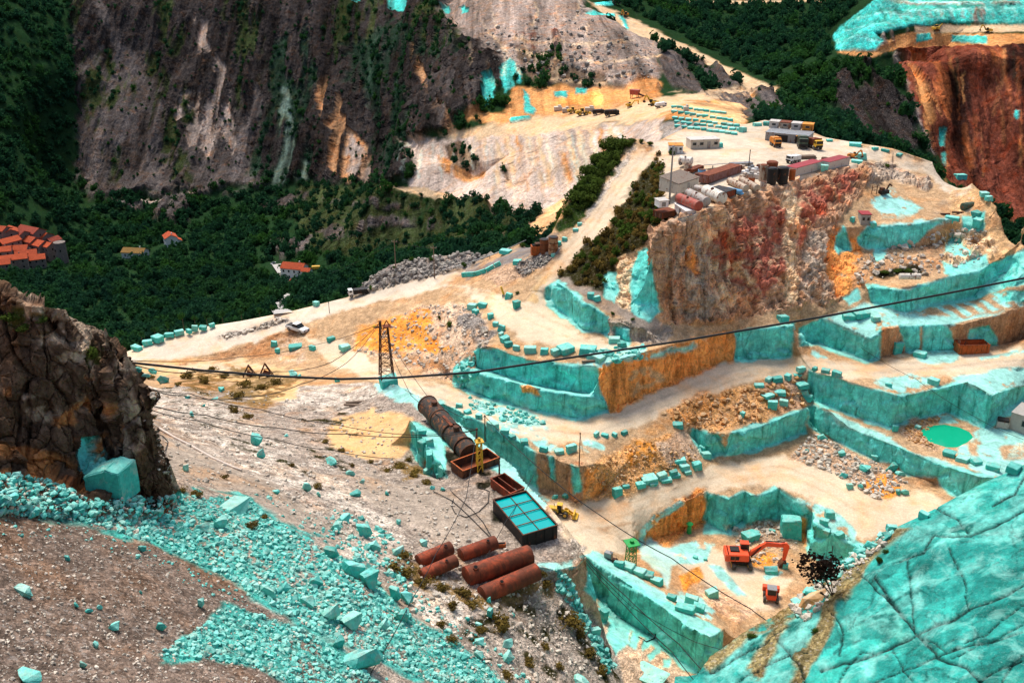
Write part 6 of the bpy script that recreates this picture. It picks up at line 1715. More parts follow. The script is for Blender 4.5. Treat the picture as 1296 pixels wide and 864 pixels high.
# ------------------------------------------------------------------ tanks, boxes, pylon and machines of the near quarry
def lying_tank(label, c0, c1, dpx, m, name='cylindrical_tank', group=None, sink=.06, manhole=.5, bands=2, dome=.12, z=None, mm=None, hang=1.0, saddle=False, hatch=True):
    """cylinder on its side; c0 and c1 are the photo pixels of the centres of its ends"""
    a = (c0[0], c0[1] + dpx * .42)
    b = (c1[0], c1[1] + dpx * .42)
    A_, B_, yaw, L = span(a, b) if z is None else (Vector(U(*a, z=z)), Vector(U(*b, z=z)), 0, 0)
    if z is not None:
        d = B_ - A_
        yaw, L = math.atan2(d.y, d.x), math.hypot(d.x, d.y)
    k = mpp((A_ + B_) / 2)
    r = dpx * k / 2
    L = max(L, 1.4 * r) * hang
    t = thing(name, label, 'tank', ((A_.x + B_.x) / 2, (A_.y + B_.y) / 2, (A_.z + B_.z) / 2), yaw, group)
    zc = r * (1 - sink)
    s = MB()
    s.cyl((-L / 2, 0, zc), (L / 2, 0, zc), r, n=28)
    for e in (-1, 1):
        s.cyl((e * L / 2, 0, zc), (e * (L / 2 + r * dome), 0, zc), r * .97, r * .7, n=28)
    s.build('shell', m, t, smooth=True)
    for i in range(bands):
        b_ = MB()
        x = -L / 2 + L * (i + .5) / bands if bands > 1 else 0
        b_.cyl((x - .06 * r, 0, zc), (x + .06 * r, 0, zc), r * 1.025, n=28)
        b_.build('band', m, t, smooth=True)
    if hatch:
        h = MB()
        x = (manhole - .5) * L
        h.cyl((x, -r * .32, zc + r * .78), (x, -r * .4, zc + r * 1.08), r * .26, n=16)
        o = h.build('hatch', mm or m, t, smooth=True)
        g = MB()
        g.cyl((x, -r * .39, zc + r * 1.06), (x, -r * .405, zc + r * 1.12), r * .19, n=16)
        g.build('hatch_opening', 'hole', o)
    if saddle:
        for e in (-.3, .3):
            MB().box((e * L, 0, r * .2), (r * .25, r * 1.5, r * .5)).build('saddle', 'steel', t)
    return t


G5 = 'rust red tanks on the shelf'
lying_tank('long red rusted cylindrical tank, rearmost of the right hand three', (583, 698), (627, 689), 18, 'rustred', 'rusted_tank', G5, manhole=.75, bands=1)
lying_tank('short rusted tank at upper left of the tank heap', (529, 704), (571, 698), 18, 'rustred', 'rusted_tank', G5, manhole=.8, bands=2)
lying_tank('short rusted tank at lower left beside dry shrubs', (533, 721), (577, 715), 17, 'rustred', 'rusted_tank', G5, manhole=.7, bands=2)
lying_tank('biggest rust red tank in the middle of the heap', (590, 723), (670, 706), 26, 'rustred', 'rusted_tank', G5, manhole=.12, bands=3)
lying_tank('dented rusted tank nearest the grassy slope with open round hatch', (610, 743), (679, 731), 23, 'rustred', 'rusted_tank', G5, manhole=.32, bands=2)
p, nr = hit(633, 692)
t = thing('steel_trough', 'small bright red steel trough behind the rusty tanks', 'trough', p, .1)
b = MB(); b.box((0, 0, .3), (1.5, .6, .6)); b.build('body', 'rustor', t, .03)
b = MB(); b.box((0, 0, .61), (1.3, .42, .03)); b.build('opening', 'hole', t)


def open_box(name, label, rim, h_px, mo, mi, div=(), cat='container', wall=.12, fill=None, grid=None, fillz=.25, frame=None):
    """steel box open at the top; rim = its four upper corners in the photo, left first, going round by the far side"""
    g = hit(sum(q[0] for q in rim) / 4, sum(q[1] for q in rim) / 4 + h_px * .6)[0]
    k = mpp(g)
    H_ = h_px * k / .8
    zt = g.z + H_
    W_ = [Vector(U(x, y, z=zt)) for x, y in rim]
    c = sum(W_, Vector()) / 4
    d = (W_[2] - W_[3]) + (W_[1] - W_[0])
    yaw = math.atan2(d.y, d.x)
    Lx = d.length / 2
    e = (W_[1] - W_[2]) + (W_[0] - W_[3])
    Ly = e.length / 2
    t = thing(name, label, cat, (c.x, c.y, g.z - .15), yaw)
    H_ += .15
    b = MB()
    b.box((0, -Ly / 2, H_ / 2), (Lx, wall, H_)); b.box((0, Ly / 2, H_ / 2), (Lx, wall, H_))
    b.box((-Lx / 2, 0, H_ / 2), (wall, Ly - wall * 1.02, H_)); b.box((Lx / 2, 0, H_ / 2), (wall, Ly - wall * 1.02, H_))
    b.box((0, 0, .1), (Lx - wall * 1.02, Ly - wall * 1.02, .12))
    b.build('body', mo, t)
    b = MB()
    q = wall * 1.5
    for s in (-1, 1):
        b.box((0, s * Ly / 2, H_ + .04), (Lx + q, q, .08)); b.box((s * Lx / 2, 0, H_ + .04), (q, Ly - q * 1.01, .08))
    b.build('rim', frame or mo, t)
    for i in range(4):
        x = -Lx / 2 + Lx * (i + .5) / 4
        b = MB(); b.box((x, -Ly / 2 - wall * .9, H_ * .48), (.1, .12, H_ * .92)); b.build('rib', mo, t)
    for f in div:
        b = MB(); b.box((-Lx / 2 + Lx * f, 0, H_ * .6), (wall, Ly - wall * 1.1, H_ * .7)); b.build('divider', mo, t)
    if fill:
        b = MB(); b.box((0, 0, H_ - fillz - .2), (Lx - wall * 1.1, Ly - wall * 1.1, .4)); b.build('water' if 'water' in fill else 'filling', fill, t)
    else:
        b = MB(); b.box((0, 0, .22), (Lx - wall * 1.4, Ly - wall * 1.4, .1)); b.build('inner_floor', mi, t)
    if grid:
        for i in range(1, grid[0]):
            b = MB(); b.box((-Lx / 2 + Lx * i / grid[0], 0, H_ - fillz + .06), (.1, Ly - wall * 1.1, .1)); b.build('crossbar', 'rustdk', t)
        for i in range(1, grid[1]):
            b = MB(); b.box((0, -Ly / 2 + Ly * i / grid[1], H_ - fillz + .17), (Lx - wall * 1.1, .1, .1)); b.build('crossbar', 'rust', t)
    return t, Lx, Ly, H_


open_box('water_tank', 'black rectangular steel tank filled with turquoise water under crossbars', [(626, 632), (667, 620), (704, 665), (660, 677)], 15, 'black', 'hole', cat='water tank', fill='tankwater', grid=(2, 4), frame='rustdk')
open_box('open_steel_box', 'rust brown open steel box, empty, below the old boiler', [(575, 583), (618, 567), (630, 579), (582, 597)], 9, 'rustdk', 'rust', frame='rustor')
open_box('rusted_bin', 'small rusty bin split in two beside the water tank', [(625, 604), (642, 598), (660, 618), (642, 626)], 9, 'rustred', 'hole', (.5,), 'bin')
# old boiler
A_, B_ = Vector(U(543, 530, z=24.2)), Vector(U(594, 580, z=25.8))
d = B_ - A_
t = thing('rusted_boiler', 'long blackened rusty boiler lying on the shelf', 'boiler', (A_ + B_) / 2, math.atan2(d.y, d.x))
L = math.hypot(d.x, d.y) * 1.05
r = 1.75
s = MB(); s.cyl((-L / 2, 0, r), (L * .08, 0, r), r, n=28); s.cyl((L * .08, 0, r), (L / 2, 0, r), r * .92, n=28); s.build('shell', mat('scorched boiler steel', (.042, .034, .028), .8, .2, .5, .35, (.22, .075, .025)), t, smooth=True)
for x in (-.5, -.2, .09, .36, .5):
    b = MB(); b.cyl((x * L - .12, 0, r), (x * L + .12, 0, r), r * 1.07, n=28); b.build('flange', 'rustdk', t, smooth=True)
for x in (-.32, .2):
    b = MB(); b.cyl((x * L, 0, r * 1.8), (x * L, 0, r * 2.35), r * .3, n=14); b.build('nozzle', 'rustdk', t, smooth=True)
b = MB(); b.box((L * .02, -.2, r * 1.98), (L * .2, .5, .3)); b.build('valve_gear', 'rust', t)
for x in (-.35, .35):
    b = MB(); b.box((x * L, 0, .3), (.5, 2.6, .8)); b.build('saddle', 'conc', t)

# the turquoise slab leaning against the outcrop
for pts, D, lb in (([(104, 603), (130, 595), (149, 600), (156, 641), (130, 641), (108, 622)], 75.6, 'turquoise block at the foot of the dark outcrop'),):
    F0 = [Vector(U(x, y, Y=D)) for x, y in pts]
    bk = [q + Vector((.5, 3.2, -.3)) for q in F0]
    n_ = len(pts)
    b = MB()
    vf = [b.b.verts.new(q) for q in F0]; vb = [b.b.verts.new(q) for q in bk]
    b.b.faces.new(vf); b.b.faces.new(vb[::-1])
    for i in range(n_):
        b.b.faces.new((vf[(i + 1) % n_], vf[i], vb[i], vb[(i + 1) % n_]))
    bmesh.ops.recalc_face_normals(b.b, faces=b.b.faces)
    bmesh.ops.bevel(b.b, geom=b.b.edges[:], offset=.15, segments=1, affect='EDGES')
    bmesh.ops.triangulate(b.b, faces=b.b.faces[:])
    bmesh.ops.subdivide_edges(b.b, edges=b.b.edges[:], cuts=2)
    for v in b.b.verts:
        v.co += Vector((random.uniform(-1, 1), random.uniform(-1, 1), random.uniform(-1, 1))) * .07
    tag(b.build('marble_block', 'marble'), lb, 'block')

# cableway pylon on its marble block
p, nr = hit(490, 486)
k = mpp(p)
o = bpy.data.objects.new('marble_pedestal', BLK[3])
SC.collection.objects.link(o)
o.scale = (24 * k, 20 * k, 16 * k); o.location = (p.x + .6, p.y, p.z + 3 * k); o.rotation_euler = (0, 0, .4)
tag(o, 'turquoise marble block carrying the lattice pylon', 'block')
zb = p.z + 10.5 * k
t = thing('lattice_pylon', 'tall rusty lattice pylon of the old cableway', 'pylon', (p.x, p.y, zb), .3)
H_ = 60 * k / .88
for sx in (-1, 1):
    for sy in (-1, 1):
        b = MB(); b.rod([(sx * 1.35, sy * 1.35, 0), (sx * .75, sy * .75, H_)], .13); b.build('leg', 'rustdk', t)
for i in range(6):
    z0, z1 = H_ * i / 6, H_ * (i + 1) / 6
    w0, w1 = 1.35 - .6 * i / 6, 1.35 - .6 * (i + 1) / 6
    b = MB()
    for s in (-1, 1):
        b.rod([(-w0, s * w0, z0), (w1, s * w1, z1)], .055); b.rod([(w0, s * w0, z0), (-w1, s * w1, z1)], .055)
        b.rod([(s * w0, -w0, z0), (s * w1, w1, z1)], .055); b.rod([(s * w0, w0, z0), (s * w1, -w1, z1)], .055)
        b.rod([(-w1, s * w1, z1), (w1, s * w1, z1)], .07); b.rod([(s * w1, -w1, z1), (s * w1, w1, z1)], .07)
    b.build('bracing', 'rustdk', t)
b = MB(); b.box((-.7, 0, H_ + .5), (.5, .5, 1.8)); b.box((-1.2, 0, H_ + .1), (1.6, .3, .3)); b.build('saddle_head', 'rustdk', t)
b = MB(); b.box((.6, 0, H_ + .12), (1.7, 1.5, .14)); b.rod([(-.1, 0, H_), (.6, 0, H_ + 1.3), (1.3, 0, H_)], .1); b.build('platform', 'rust', t)
b = MB(); b.ball((-1.9, 0, H_ + .3), .35); b.build('insulator', 'ylw', t)
PYTOP = Vector((p.x - 1, p.y, zb + H_ + .6))


def lattice_mast(label, x, y0, y1, w_px, m, name='lattice_derrick'):
    p, nr = hit(x, y0)
    k = mpp(p)
    t = thing(name, label, 'mast', p, .3)
    H_, w_ = (y0 - y1) * k / .8, w_px * k / 2
    for sx in (-1, 1):
        for sy in (-1, 1):
            b = MB(); b.rod([(sx * w_, sy * w_, -.3), (sx * w_ * .8, sy * w_ * .8, H_)], .09); b.build('leg', m, t)
    b = MB()
    for i in range(4):
        z0, z1 = H_ * i / 4, H_ * (i + 1) / 4
        for s in (-1, 1):
            b.rod([(-w_ * .9, s * w_ * .9, z0), (w_ * .9, s * w_ * .9, z1)], .06)
            b.rod([(s * w_ * .9, -w_ * .9, z0), (s * w_ * .9, w_ * .9, z1)], .06)
            b.rod([(-w_ * .9, s * w_ * .9, z1), (w_ * .9, s * w_ * .9, z1)], .06)
    b.build('bracing', m, t)
    b = MB(); b.box((0, 0, H_ + .1), (w_ * 3, w_ * 3, .22)); b.build('head_plate', m, t)
    b = MB(); b.cyl((0, 0, H_ + .2), (0, 0, H_ + .7), w_ * .5); b.build('sheave', m, t)
    return t


lattice_mast('green lattice derrick standing behind the wedge bench', 798, 713, 688, 11, 'green')
lattice_mast('yellow rusty lattice derrick standing in the open steel box', 607, 596, 562, 7, 'ylw')


def pole(label, x, y0, y1, r=.09, m='rustdk', name='steel_pole', arm=0, cat='pole'):
    p, nr = hit(x, y0)
    k = mpp(p)
    H_ = (y0 - y1) * k / .87
    t = thing(name, label, cat, p)
    b = MB(); b.cyl((0, 0, -.4), (0, 0, H_), r * 1.2, r * .8, 8); b.build('post', m, t)
    if arm:
        b = MB(); b.box((0, 0, H_ * .94), (arm, .14, .14)); b.build('crossarm', m, t)
        for s in (-.45, 0, .45):
            b = MB(); b.cyl((s * arm, 0, H_ * .94), (s * arm, 0, H_ * .94 + .35), .07); b.build('insulator', 'conc', t)
    else:
        b = MB(); b.cyl((0, 0, H_), (0, 0, H_ + .25), r * 1.6, r); b.build('cap', m, t)
    return Vector((p.x, p.y, p.z + H_))


POLA = pole('grey utility pole with crossarm on the rubble mound, left one', 501, 343, 307, .14, 'wood', 'utility_pole', 1.6)
POLB = pole('pale utility pole with crossarm on the rubble mound, right one', 550, 352, 315, .14, 'wood', 'utility_pole', 1.6)
POLC = pole('thin rusty pole standing on the sand above the loader', 733, 589, 549, .1)
POLD = pole('short dark pole at the shelf edge by the boiler', 614, 556, 527, .13)
POLE_ = pole('dark pole rising from the open steel box', 604, 592, 544, .15, 'rustdk')
POLF = pole('short rusty pole between the bin and steel box', 632, 602, 580, .13)
pole('thin dark mast on the yard', 947, 216, 194, .12, 'black')
pole('tall grey lamp mast at the left end of the yard', 847, 258, 195, .22, 'steel', 'lamp_mast')
pole('short green post at the ochre pit wall', 872, 674, 662, .45, 'green', 'green_post', cat='post')
pole('thin pole hanging by the terrace in the distance', 417, 396, 384, .09, 'black')

# A-frames of scrap steel in the basin
for i, (x, w_, h_) in enumerate(((316, 17, 14), (337, 18, 16))):
    p, nr = hit(x, 477)
    k = mpp(p)
    t = thing('steel_trestle', 'rusty triangular steel trestle in the basin, %s one' % ('left', 'right')[i], 'trestle', p, .2, 'steel trestles')
    for sy in (-1, 1):
        b = MB(); b.rod([(-w_ * k / 2, sy * .7, 0), (0, sy * .3, h_ * k / .85), (w_ * k / 2, sy * .7, 0)], .14); b.build('leg_frame', 'rustdk', t)
    for z in (.1, .4, .7):
        b = MB(); b.box((0, 0, z * h_ * k), (w_ * k * (1 - z) * .9, .14, .14)); b.build('crossbar', 'rust', t)
    b = MB(); b.box((.1, 0, h_ * k * .3), (w_ * k * .5, .1, h_ * k * .5), ry=.5); b.build('bracing_plate', 'rust', t)

# hoppers by the valley road
p, nr = hit(678, 322)
k = mpp(p)
t = thing('rusted_bin', 'orange rusty square bin left of the two steel silos', 'bin', p, .15)
b = MB(); b.box((0, 0, 6 * k), (12 * k, 9 * k, 12 * k)); b.build('body', 'rustor', t)
b = MB(); b.box((0, 0, 12.5 * k), (9.5 * k, 7 * k, 1.2 * k)); b.build('opening', 'hole', t)
b = MB(); b.box((2 * k, 0, 13.6 * k), (6 * k, 7 * k, 3 * k)); b.build('lid', 'rustdk', t)
for i, (x, y, w_, h_, m_, lb) in enumerate(((688.5, 320, 11, 18, 'rust', 'rusty upright steel silo in the middle by the valley road'), (700, 320, 12, 21, 'tanktan', 'tan streaked upright steel silo nearest the ramp'))):
    p, nr = hit(x, y)
    k = mpp(p)
    t = thing('steel_silo', lb, 'silo', p, 0, 'silos by the valley road')
    b = MB(); b.cyl((0, 0, -.2), (0, 0, h_ * k), w_ * k / 2, n=20); b.build('shell', mat('silo steel %d' % i, (.34, .2, .11) if i else (.2, .07, .03), .8, .1, .4, .5), t, smooth=True)
    b = MB(); b.cyl((0, 0, h_ * k), (0, 0, h_ * k + .12), w_ * k / 2 * .9, n=20); b.build('opening', 'black', t)
    for f in (.3, .65, .98):
        b = MB(); b.cyl((0, 0, h_ * k * f - .1), (0, 0, h_ * k * f + .1), w_ * k / 2 * 1.05, n=20); b.build('band', 'rustdk', t, smooth=True)

# orange skip and other loose gear along the upper benches
A_, B_, yaw, L = span((1213, 449), (1251, 447))
k = mpp(A_)
t = thing('skip_container', 'orange rust skip container with ribs by the haul road', 'skip', (A_ + B_) / 2 + Vector((0, 1.6, 0)), yaw)
h_ = 12 * k
b = MB()
b.box((0, -1.5, h_ / 2), (L, .12, h_)); b.box((0, 1.5, h_ / 2), (L, .12, h_)); b.box((-L / 2, 0, h_ / 2), (.12, 2.88, h_)); b.box((L / 2, 0, h_ / 2), (.12, 2.88, h_)); b.box((0, 0, .15), (L - .3, 2.8, .1))
b.build('body', 'rustor', t)
for i in range(6):
    b = MB(); b.box((-L / 2 + L * (i + .5) / 6, -1.62, h_ / 2), (.14, .12, h_ * .96)); b.build('rib', 'rustor', t)
b = MB(); b.box((0, -1.5, h_ + .06), (L + .2, .22, .12)); b.box((0, 1.5, h_ + .06), (L + .2, .22, .12)); b.build('rim', 'rust', t)
for s in (-1, 1):
    b = MB(); b.rod([(s * L * .38, -1.4, h_), (s * L * .33, -1.3, h_ + 1)], .08); b.build('hook', 'black', t)
lying_tank('white lying tank with rust ends on the rock shelf', (1138, 350), (1164, 350), 8, 'tankwht', 'white_tank', None, z=28.2, mm='rust')
lying_tank('dark green steel drum lying on the loop road edge', (1218, 262), (1233, 260), 10, 'dkgreen', 'steel_drum', None, hatch=False, z=36.6)
lying_tank('brown steel pipe section beside the right hand cut face', (1286, 421), (1300, 419), 8, 'rustdk', 'steel_pipe', None, hatch=False, bands=0, z=14.8)
p, nr = hit(1118, 246)
t = thing('dead_machine', 'black burnt machine frame on the terrace behind the pale slab', 'machine', p, .4)
b = MB(); b.box((0, 0, .7), (2.6, 1.4, 1.)); b.build('body', 'black', t, .05)
b = MB(); b.rod([(0.8, 0, 1), (1.6, 0, 2.6), (2.6, .2, 2.0)], .22); b.build('arm', 'rustdk', t)
b = MB(); b.box((-.7, 0, 1.5), (1, 1.1, .8)); b.build('cab', 'rustdk', t, .05)
p, nr = hit(1106, 246)
t = thing('wooden_rack', 'brown rack leaning by the marble patch on the terrace', 'rack', p, .2)
for s in (-1, 1):
    b = MB(); b.box((s * .7, 0, 1.2), (.15, .15, 2.4)); b.build('post', 'rustdk', t)
b = MB(); b.box((0, 0, 1.9), (1.5, .12, .15)); b.box((0, 0, 1.1), (1.5, .12, .15)); b.build('crossbar', 'rustdk', t)
for x, y, w_, h_, lb in ((1196, 272, 12, 2, 'dark beam lying on the terrace edge'), (1212, 270, 14, 3, 'dark scrap beam beside the green drum'), (453, 510, 30, 2, 'grey timber lying on the stony pad, upper'), (448, 514, 26, 2, 'dark timber lying on the stony pad, lower'), (748, 458, 24, 2, 'dark beam across the blocks above the tall cut wall')):
    p, nr = hit(x, y)
    k = mpp(p)
    b = MB(); b.box((0, 0, .25), (w_ * k, .5, .4)); b.box((w_ * k * .1, .5, .2), (w_ * k * .8, .25, .25), .06)
    o = b.build('timber_beam', 'wood' if y > 300 else 'rustdk', None, .04)
    o.location = p; o.rotation_euler = (0, 0, random.uniform(-.3, .3))
    tag(o, lb, 'beam')
# yellow post and marble bin at the junction
p, nr = hit(638, 374)
k = mpp(p)
t = thing('barrier_post', 'leaning yellow post beside a marble block at the junction', 'post', p)
b = MB(); b.rod([(0, 0, 0), (-4 * k, 0, 12 * k)], .28); b.build('post', 'yellow', t)
b = MB(); b.box((0, 0, .12), (1.1, .9, .3)); b.build('base', 'conc', t)
# low painted wall of the valley road
pts = [(585, 350), (602, 349), (615, 345), (626, 339), (634, 335)]
W_ = [hit(*q)[0] for q in pts]
b = MB()
for a, c in zip(W_, W_[1:]):
    d = c - a
    b.box(((a.x + c.x) / 2, (a.y + c.y) / 2, (a.z + c.z) / 2 + .5), (math.hypot(d.x, d.y) * .995, .8, 1.3), math.atan2(d.y, d.x), -math.atan2(d.z, math.hypot(d.x, d.y)))
tag(b.build('low_marble_wall', 'marble'), 'low turquoise marble wall along the inside of the valley road', 'wall')
# guard rail on the valley side
W_ = [hit(*q)[0] for q in [(560, 345), (590, 337), (620, 327), (645, 317), (668, 305)]]
t = thing('guard_rail', 'grey guard rail on the valley side of the road', 'guard rail', W_[0])
b = MB()
for a, c in zip(W_, W_[1:]):
    b.rod([a - W_[0] + Vector((0, 0, .8)), c - W_[0] + Vector((0, 0, .8))], .16)
b.build('rail', 'steel', t)
for q in W_:
    b = MB(); b.cyl(q - W_[0] - Vector((0, 0, .3)), q - W_[0] + Vector((0, 0, .9)), .12); b.build('post', 'steel', t)
# pale pipe and hoses on the near slope
W_ = [hit(*q)[0] + Vector((0, 0, .18)) for q in [(183, 533), (200, 542), (222, 555), (240, 564), (270, 581), (297, 593), (306, 596)]]
b = MB(); b.rod(W_, .16, 8)
tag(b.build('water_pipe', 'pipe'), 'long pale pipe running down the stony slope', 'pipe')


def hose(label, pts, r=.06, m='cable'):
    W_ = [hit(*q)[0] + Vector((0, 0, .12)) for q in pts]
    b = MB(); b.rod(W_, r)
    tag(b.build('hose', m), label, 'hose')


hose('dark hose coiled under the pale pipe', [(196, 550), (206, 552), (213, 560), (210, 570), (198, 578), (194, 570)])
hose('long black hose from the bin to the big tanks', [(548, 622), (572, 634), (590, 650), (608, 668), (630, 690)])
hose('black hose looping on the grey shelf', [(606, 617), (619, 622), (618, 636), (606, 648), (590, 655), (576, 650), (571, 640), (574, 632)])
hose('second black hose across the grey shelf', [(556, 607), (575, 626), (596, 644), (612, 662), (622, 680)])
hose('coiled cable on the ravine floor', [(808, 806), (818, 812), (828, 808), (830, 802)], .08)
# little things: grey cabinet, barrels
for x, y, w_, h_, m_, nm, lb in ((770, 706, 10, 10, 'steel', 'generator', 'grey generator box beside the wedge bench'), (778, 712, 7, 7, 'rustdk', 'compressor', 'small dark compressor next to the grey generator')):
    p, nr = hit(x, y)
    k = mpp(p)
    t = thing(nm, lb, 'machine', p, -.5)
    b = MB(); b.box((0, 0, h_ * k * .55), (w_ * k, w_ * k * .7, h_ * k * .8)); b.build('housing', m_, t, .08)
    for s in (-1, 1):
        b = MB(); b.box((0, s * w_ * k * .25, .1), (w_ * k * 1.1, .16, .2)); b.build('skid', 'black', t)
    b = MB(); b.cyl((w_ * k * .3, 0, h_ * k * .9), (w_ * k * .3, 0, h_ * k * 1.2), .08); b.build('exhaust', 'black', t)


# ------------------------------------------------------------------ vehicles
def wheel(t, x, y, r, w_, rim='steel'):
    b = MB(); b.cyl((x, y - w_ / 2, r), (x, y + w_ / 2, r), r, n=18)
    o = b.build('wheel', 'dark', t, smooth=True)
    b = MB(); b.cyl((x, y - w_ / 2 - .02, r), (x, y + w_ / 2 + .02, r), r * .55, n=14)
    b.build('rim', rim, o)


def wheel_loader(label, loc, yaw, s=1.):
    t = thing('wheel_loader', label, 'loader', loc, yaw)
    b = MB(); b.box((-1.9, 0, 1.75), (3., 1.9, 1.3), taper=(.92, .9)); b.build('engine_hood', 'yellow', t, .1)
    b = MB(); b.box((-3.3, 0, 1.45), (.5, 2.3, 1.1)); b.build('counterweight', 'yellow', t, .08)
    b = MB(); b.box((-.9, 0, 1.05), (3.6, 1.3, .6)); b.build('rear_frame', 'black', t, .05)
    c = MB(); c.box((-.15, 0, 2.75), (1.5, 1.6, 1.7), taper=(.9, .9)); cab = c.build('cab', 'glass', t, .05)
    c = MB(); c.box((-.15, 0, 3.64), (1.65, 1.7, .14)); c.build('cab_roof', 'yellow', cab, .04)
    c = MB()
    for sx in (-.86, .56):
        for sy in (-.8, .8):
            c.rod([(sx, sy, 1.9), (sx * .92 - .02, sy * .92, 3.6)], .07)
    c.build('cab_frame', 'yellow', cab)
    b = MB(); b.box((1.5, 0, 1.25), (2., 1.2, 1.)); b.build('front_frame', 'yellow', t, .08)
    for y in (-.55, .55):
        b = MB(); b.poly([(1.2, 2.1), (1.6, 2.35), (3.6, 1.1), (3.9, .6), (3.4, .55), (1.3, 1.6)], .22, off=y); b.build('lift_arm', 'yellow', t)
    b = MB(); b.poly([(3.6, .25), (3.9, 1.6), (4.3, 1.55), (4.2, .55), (5.2, .18), (3.7, .1)], 3.1); b.build('bucket', 'yellow', t)
    for x in (-1.6, 1.6):
        for y in (-1.15, 1.15):
            wheel(t, x, y, .85, .7, 'yellow')
    b = MB(); b.cyl((-1.9, .5, 2.3), (-1.9, .5, 3.2), .09); b.build('exhaust', 'black', t)
    t.scale = (s, s, s)
    return t


p, nr = hit(709, 651)
k = mpp(p)
wheel_loader('yellow wheel loader parked on the sand under the shelf', p, math.radians(-14), 36 * k / 8.2)


def excavator(label, loc, under, swing, s=1., col='red', cat='excavator', pose=0):
    """tracks turned by under, upper works by swing"""
    t = thing('excavator', label, cat, loc, swing)
    u = under - swing
    R = Matrix.Rotation(u, 4, 'Z')
    for y in (-1.25, 1.25):
        b = MB(); b.poly([(-2, .45), (-1.75, .1), (1.75, .1), (2, .45), (1.75, .85), (-1.75, .85)], .62, off=y)
        bmesh.ops.transform(b.b, matrix=R, verts=b.b.verts[:])
        b.build('track', 'dark', t, .04)
        b = MB(); b.box((0, y, .5), (2.9, .7, .34))
        bmesh.ops.transform(b.b, matrix=R, verts=b.b.verts[:])
        b.build('track_frame', 'yellow' if col == 'red' else col, t)
    b = MB(); b.box((0, 0, .72), (1.7, 1.9, .5)); b.cyl((0, 0, .9), (0, 0, 1.2), .8); b.build('turntable', 'black', t)
    b = MB(); b.box((-.7, 0, 1.9), (3.4, 2.7, 1.2), taper=(.97, .96)); h = b.build('house', col, t, .1)
    b = MB(); b.box((-1.2, -1.36, 1.95), (1.3, .05, .6)); b.build('grille', 'black', h)
    b = MB(); b.box((-2.3, 0, 1.85), (.7, 2.75, 1.3)); b.build('counterweight', col, t, .15)
    b = MB(); b.box((-1.1, .2, 2.58), (1.4, 1.3, .25)); b.build('engine_cover', 'black', t, .04)
    b = MB(); b.box((.5, .85, 2.5), (1.4, 1., 1.7), taper=(.88, .95)); c = b.build('cab', 'glass', t, .06)
    b = MB(); b.box((.45, .85, 3.4), (1.35, 1.05, .12)); b.build('cab_roof', col, c, .03)
    if pose == 0:
        boom = [(.9, 1.7), (1.3, 2.5), (3.4, 4.2), (6.2, 4.0), (6.3, 3.5), (3.6, 3.55), (1.6, 1.6)]
        stick = [(5.8, 4.1), (6.6, 4.25), (7.1, 3.7), (6.7, 1.0), (6.3, 1.), (6.2, 3.4)]
        bucket = [(6.3, 1.1), (6.8, 1.1), (7.0, .5), (6.6, -.05), (5.7, .0), (5.9, .5)]
    else:
        boom = [(.9, 1.7), (1.2, 2.6), (3.1, 4.9), (3.9, 4.6), (4.0, 4.1), (3.2, 4.1), (1.6, 1.6)]
        stick = [(3.4, 4.8), (4.2, 5.), (5., 2.2), (4.6, 2.), (3.6, 4.2)]
        bucket = [(4.5, 2.2), (5.1, 2.2), (5.2, 1.5), (4.6, 1.1), (3.9, 1.3), (4.1, 1.8)]
    b = MB(); b.poly(boom, .55); bo = b.build('boom', col, t, .05)
    b = MB(); b.poly(stick, .42); b.build('stick', col, t, .04)
    b = MB(); b.poly(bucket, 1.2); b.build('bucket', 'rustdk', t, .04)
    b = MB(); b.rod([(1.4, -.4, 1.6), (boom[2][0] * .8, -.4, boom[2][1] * .85)], .1); b.rod([(1.4, .4, 1.6), (boom[2][0] * .8, .4, boom[2][1] * .85)], .1); b.build('cylinder_rod', 'black', bo)
    b = MB(); b.rod([(boom[2][0], 0, boom[2][1] + .2), (stick[1][0] - .3, 0, stick[1][1] + .15)], .1); b.build('stick_cylinder', 'black', bo)
    t.scale = (s, s, s)
    return t


p, nr = hit(937, 713)
k = mpp(p)
excavator('orange red tracked excavator digging on the pit floor', p, math.radians(86), math.radians(-4), 75 * k / 9.2)
# the red machine seen from behind
p, nr = hit(975, 757)
k = mpp(p)
t = thing('red_loader', 'small red machine with dark cab roof at the pit edge', 'machine', p, math.radians(78))
u = 21 * k / 2.6
b = MB(); b.box((1.0, 0, 1.2), (.9, 2.6, .9)); b.build('bucket', 'red', t, .08)
b = MB(); b.box((-.3, 0, 1.), (1.8, 1.6, .9)); b.build('body', 'red', t, .08)
b = MB(); b.box((-.5, 0, 1.95), (1.2, 1.3, 1.)); c = b.build('cab', 'glass', t, .05)
b = MB(); b.box((-.5, 0, 2.5), (1.35, 1.5, .14)); b.build('cab_roof', 'steel', c, .03)
for x in (-.95, .45):
    for y in (-.95, .95):
        wheel(t, x, y, .5, .42)
t.scale = (u, u, u)


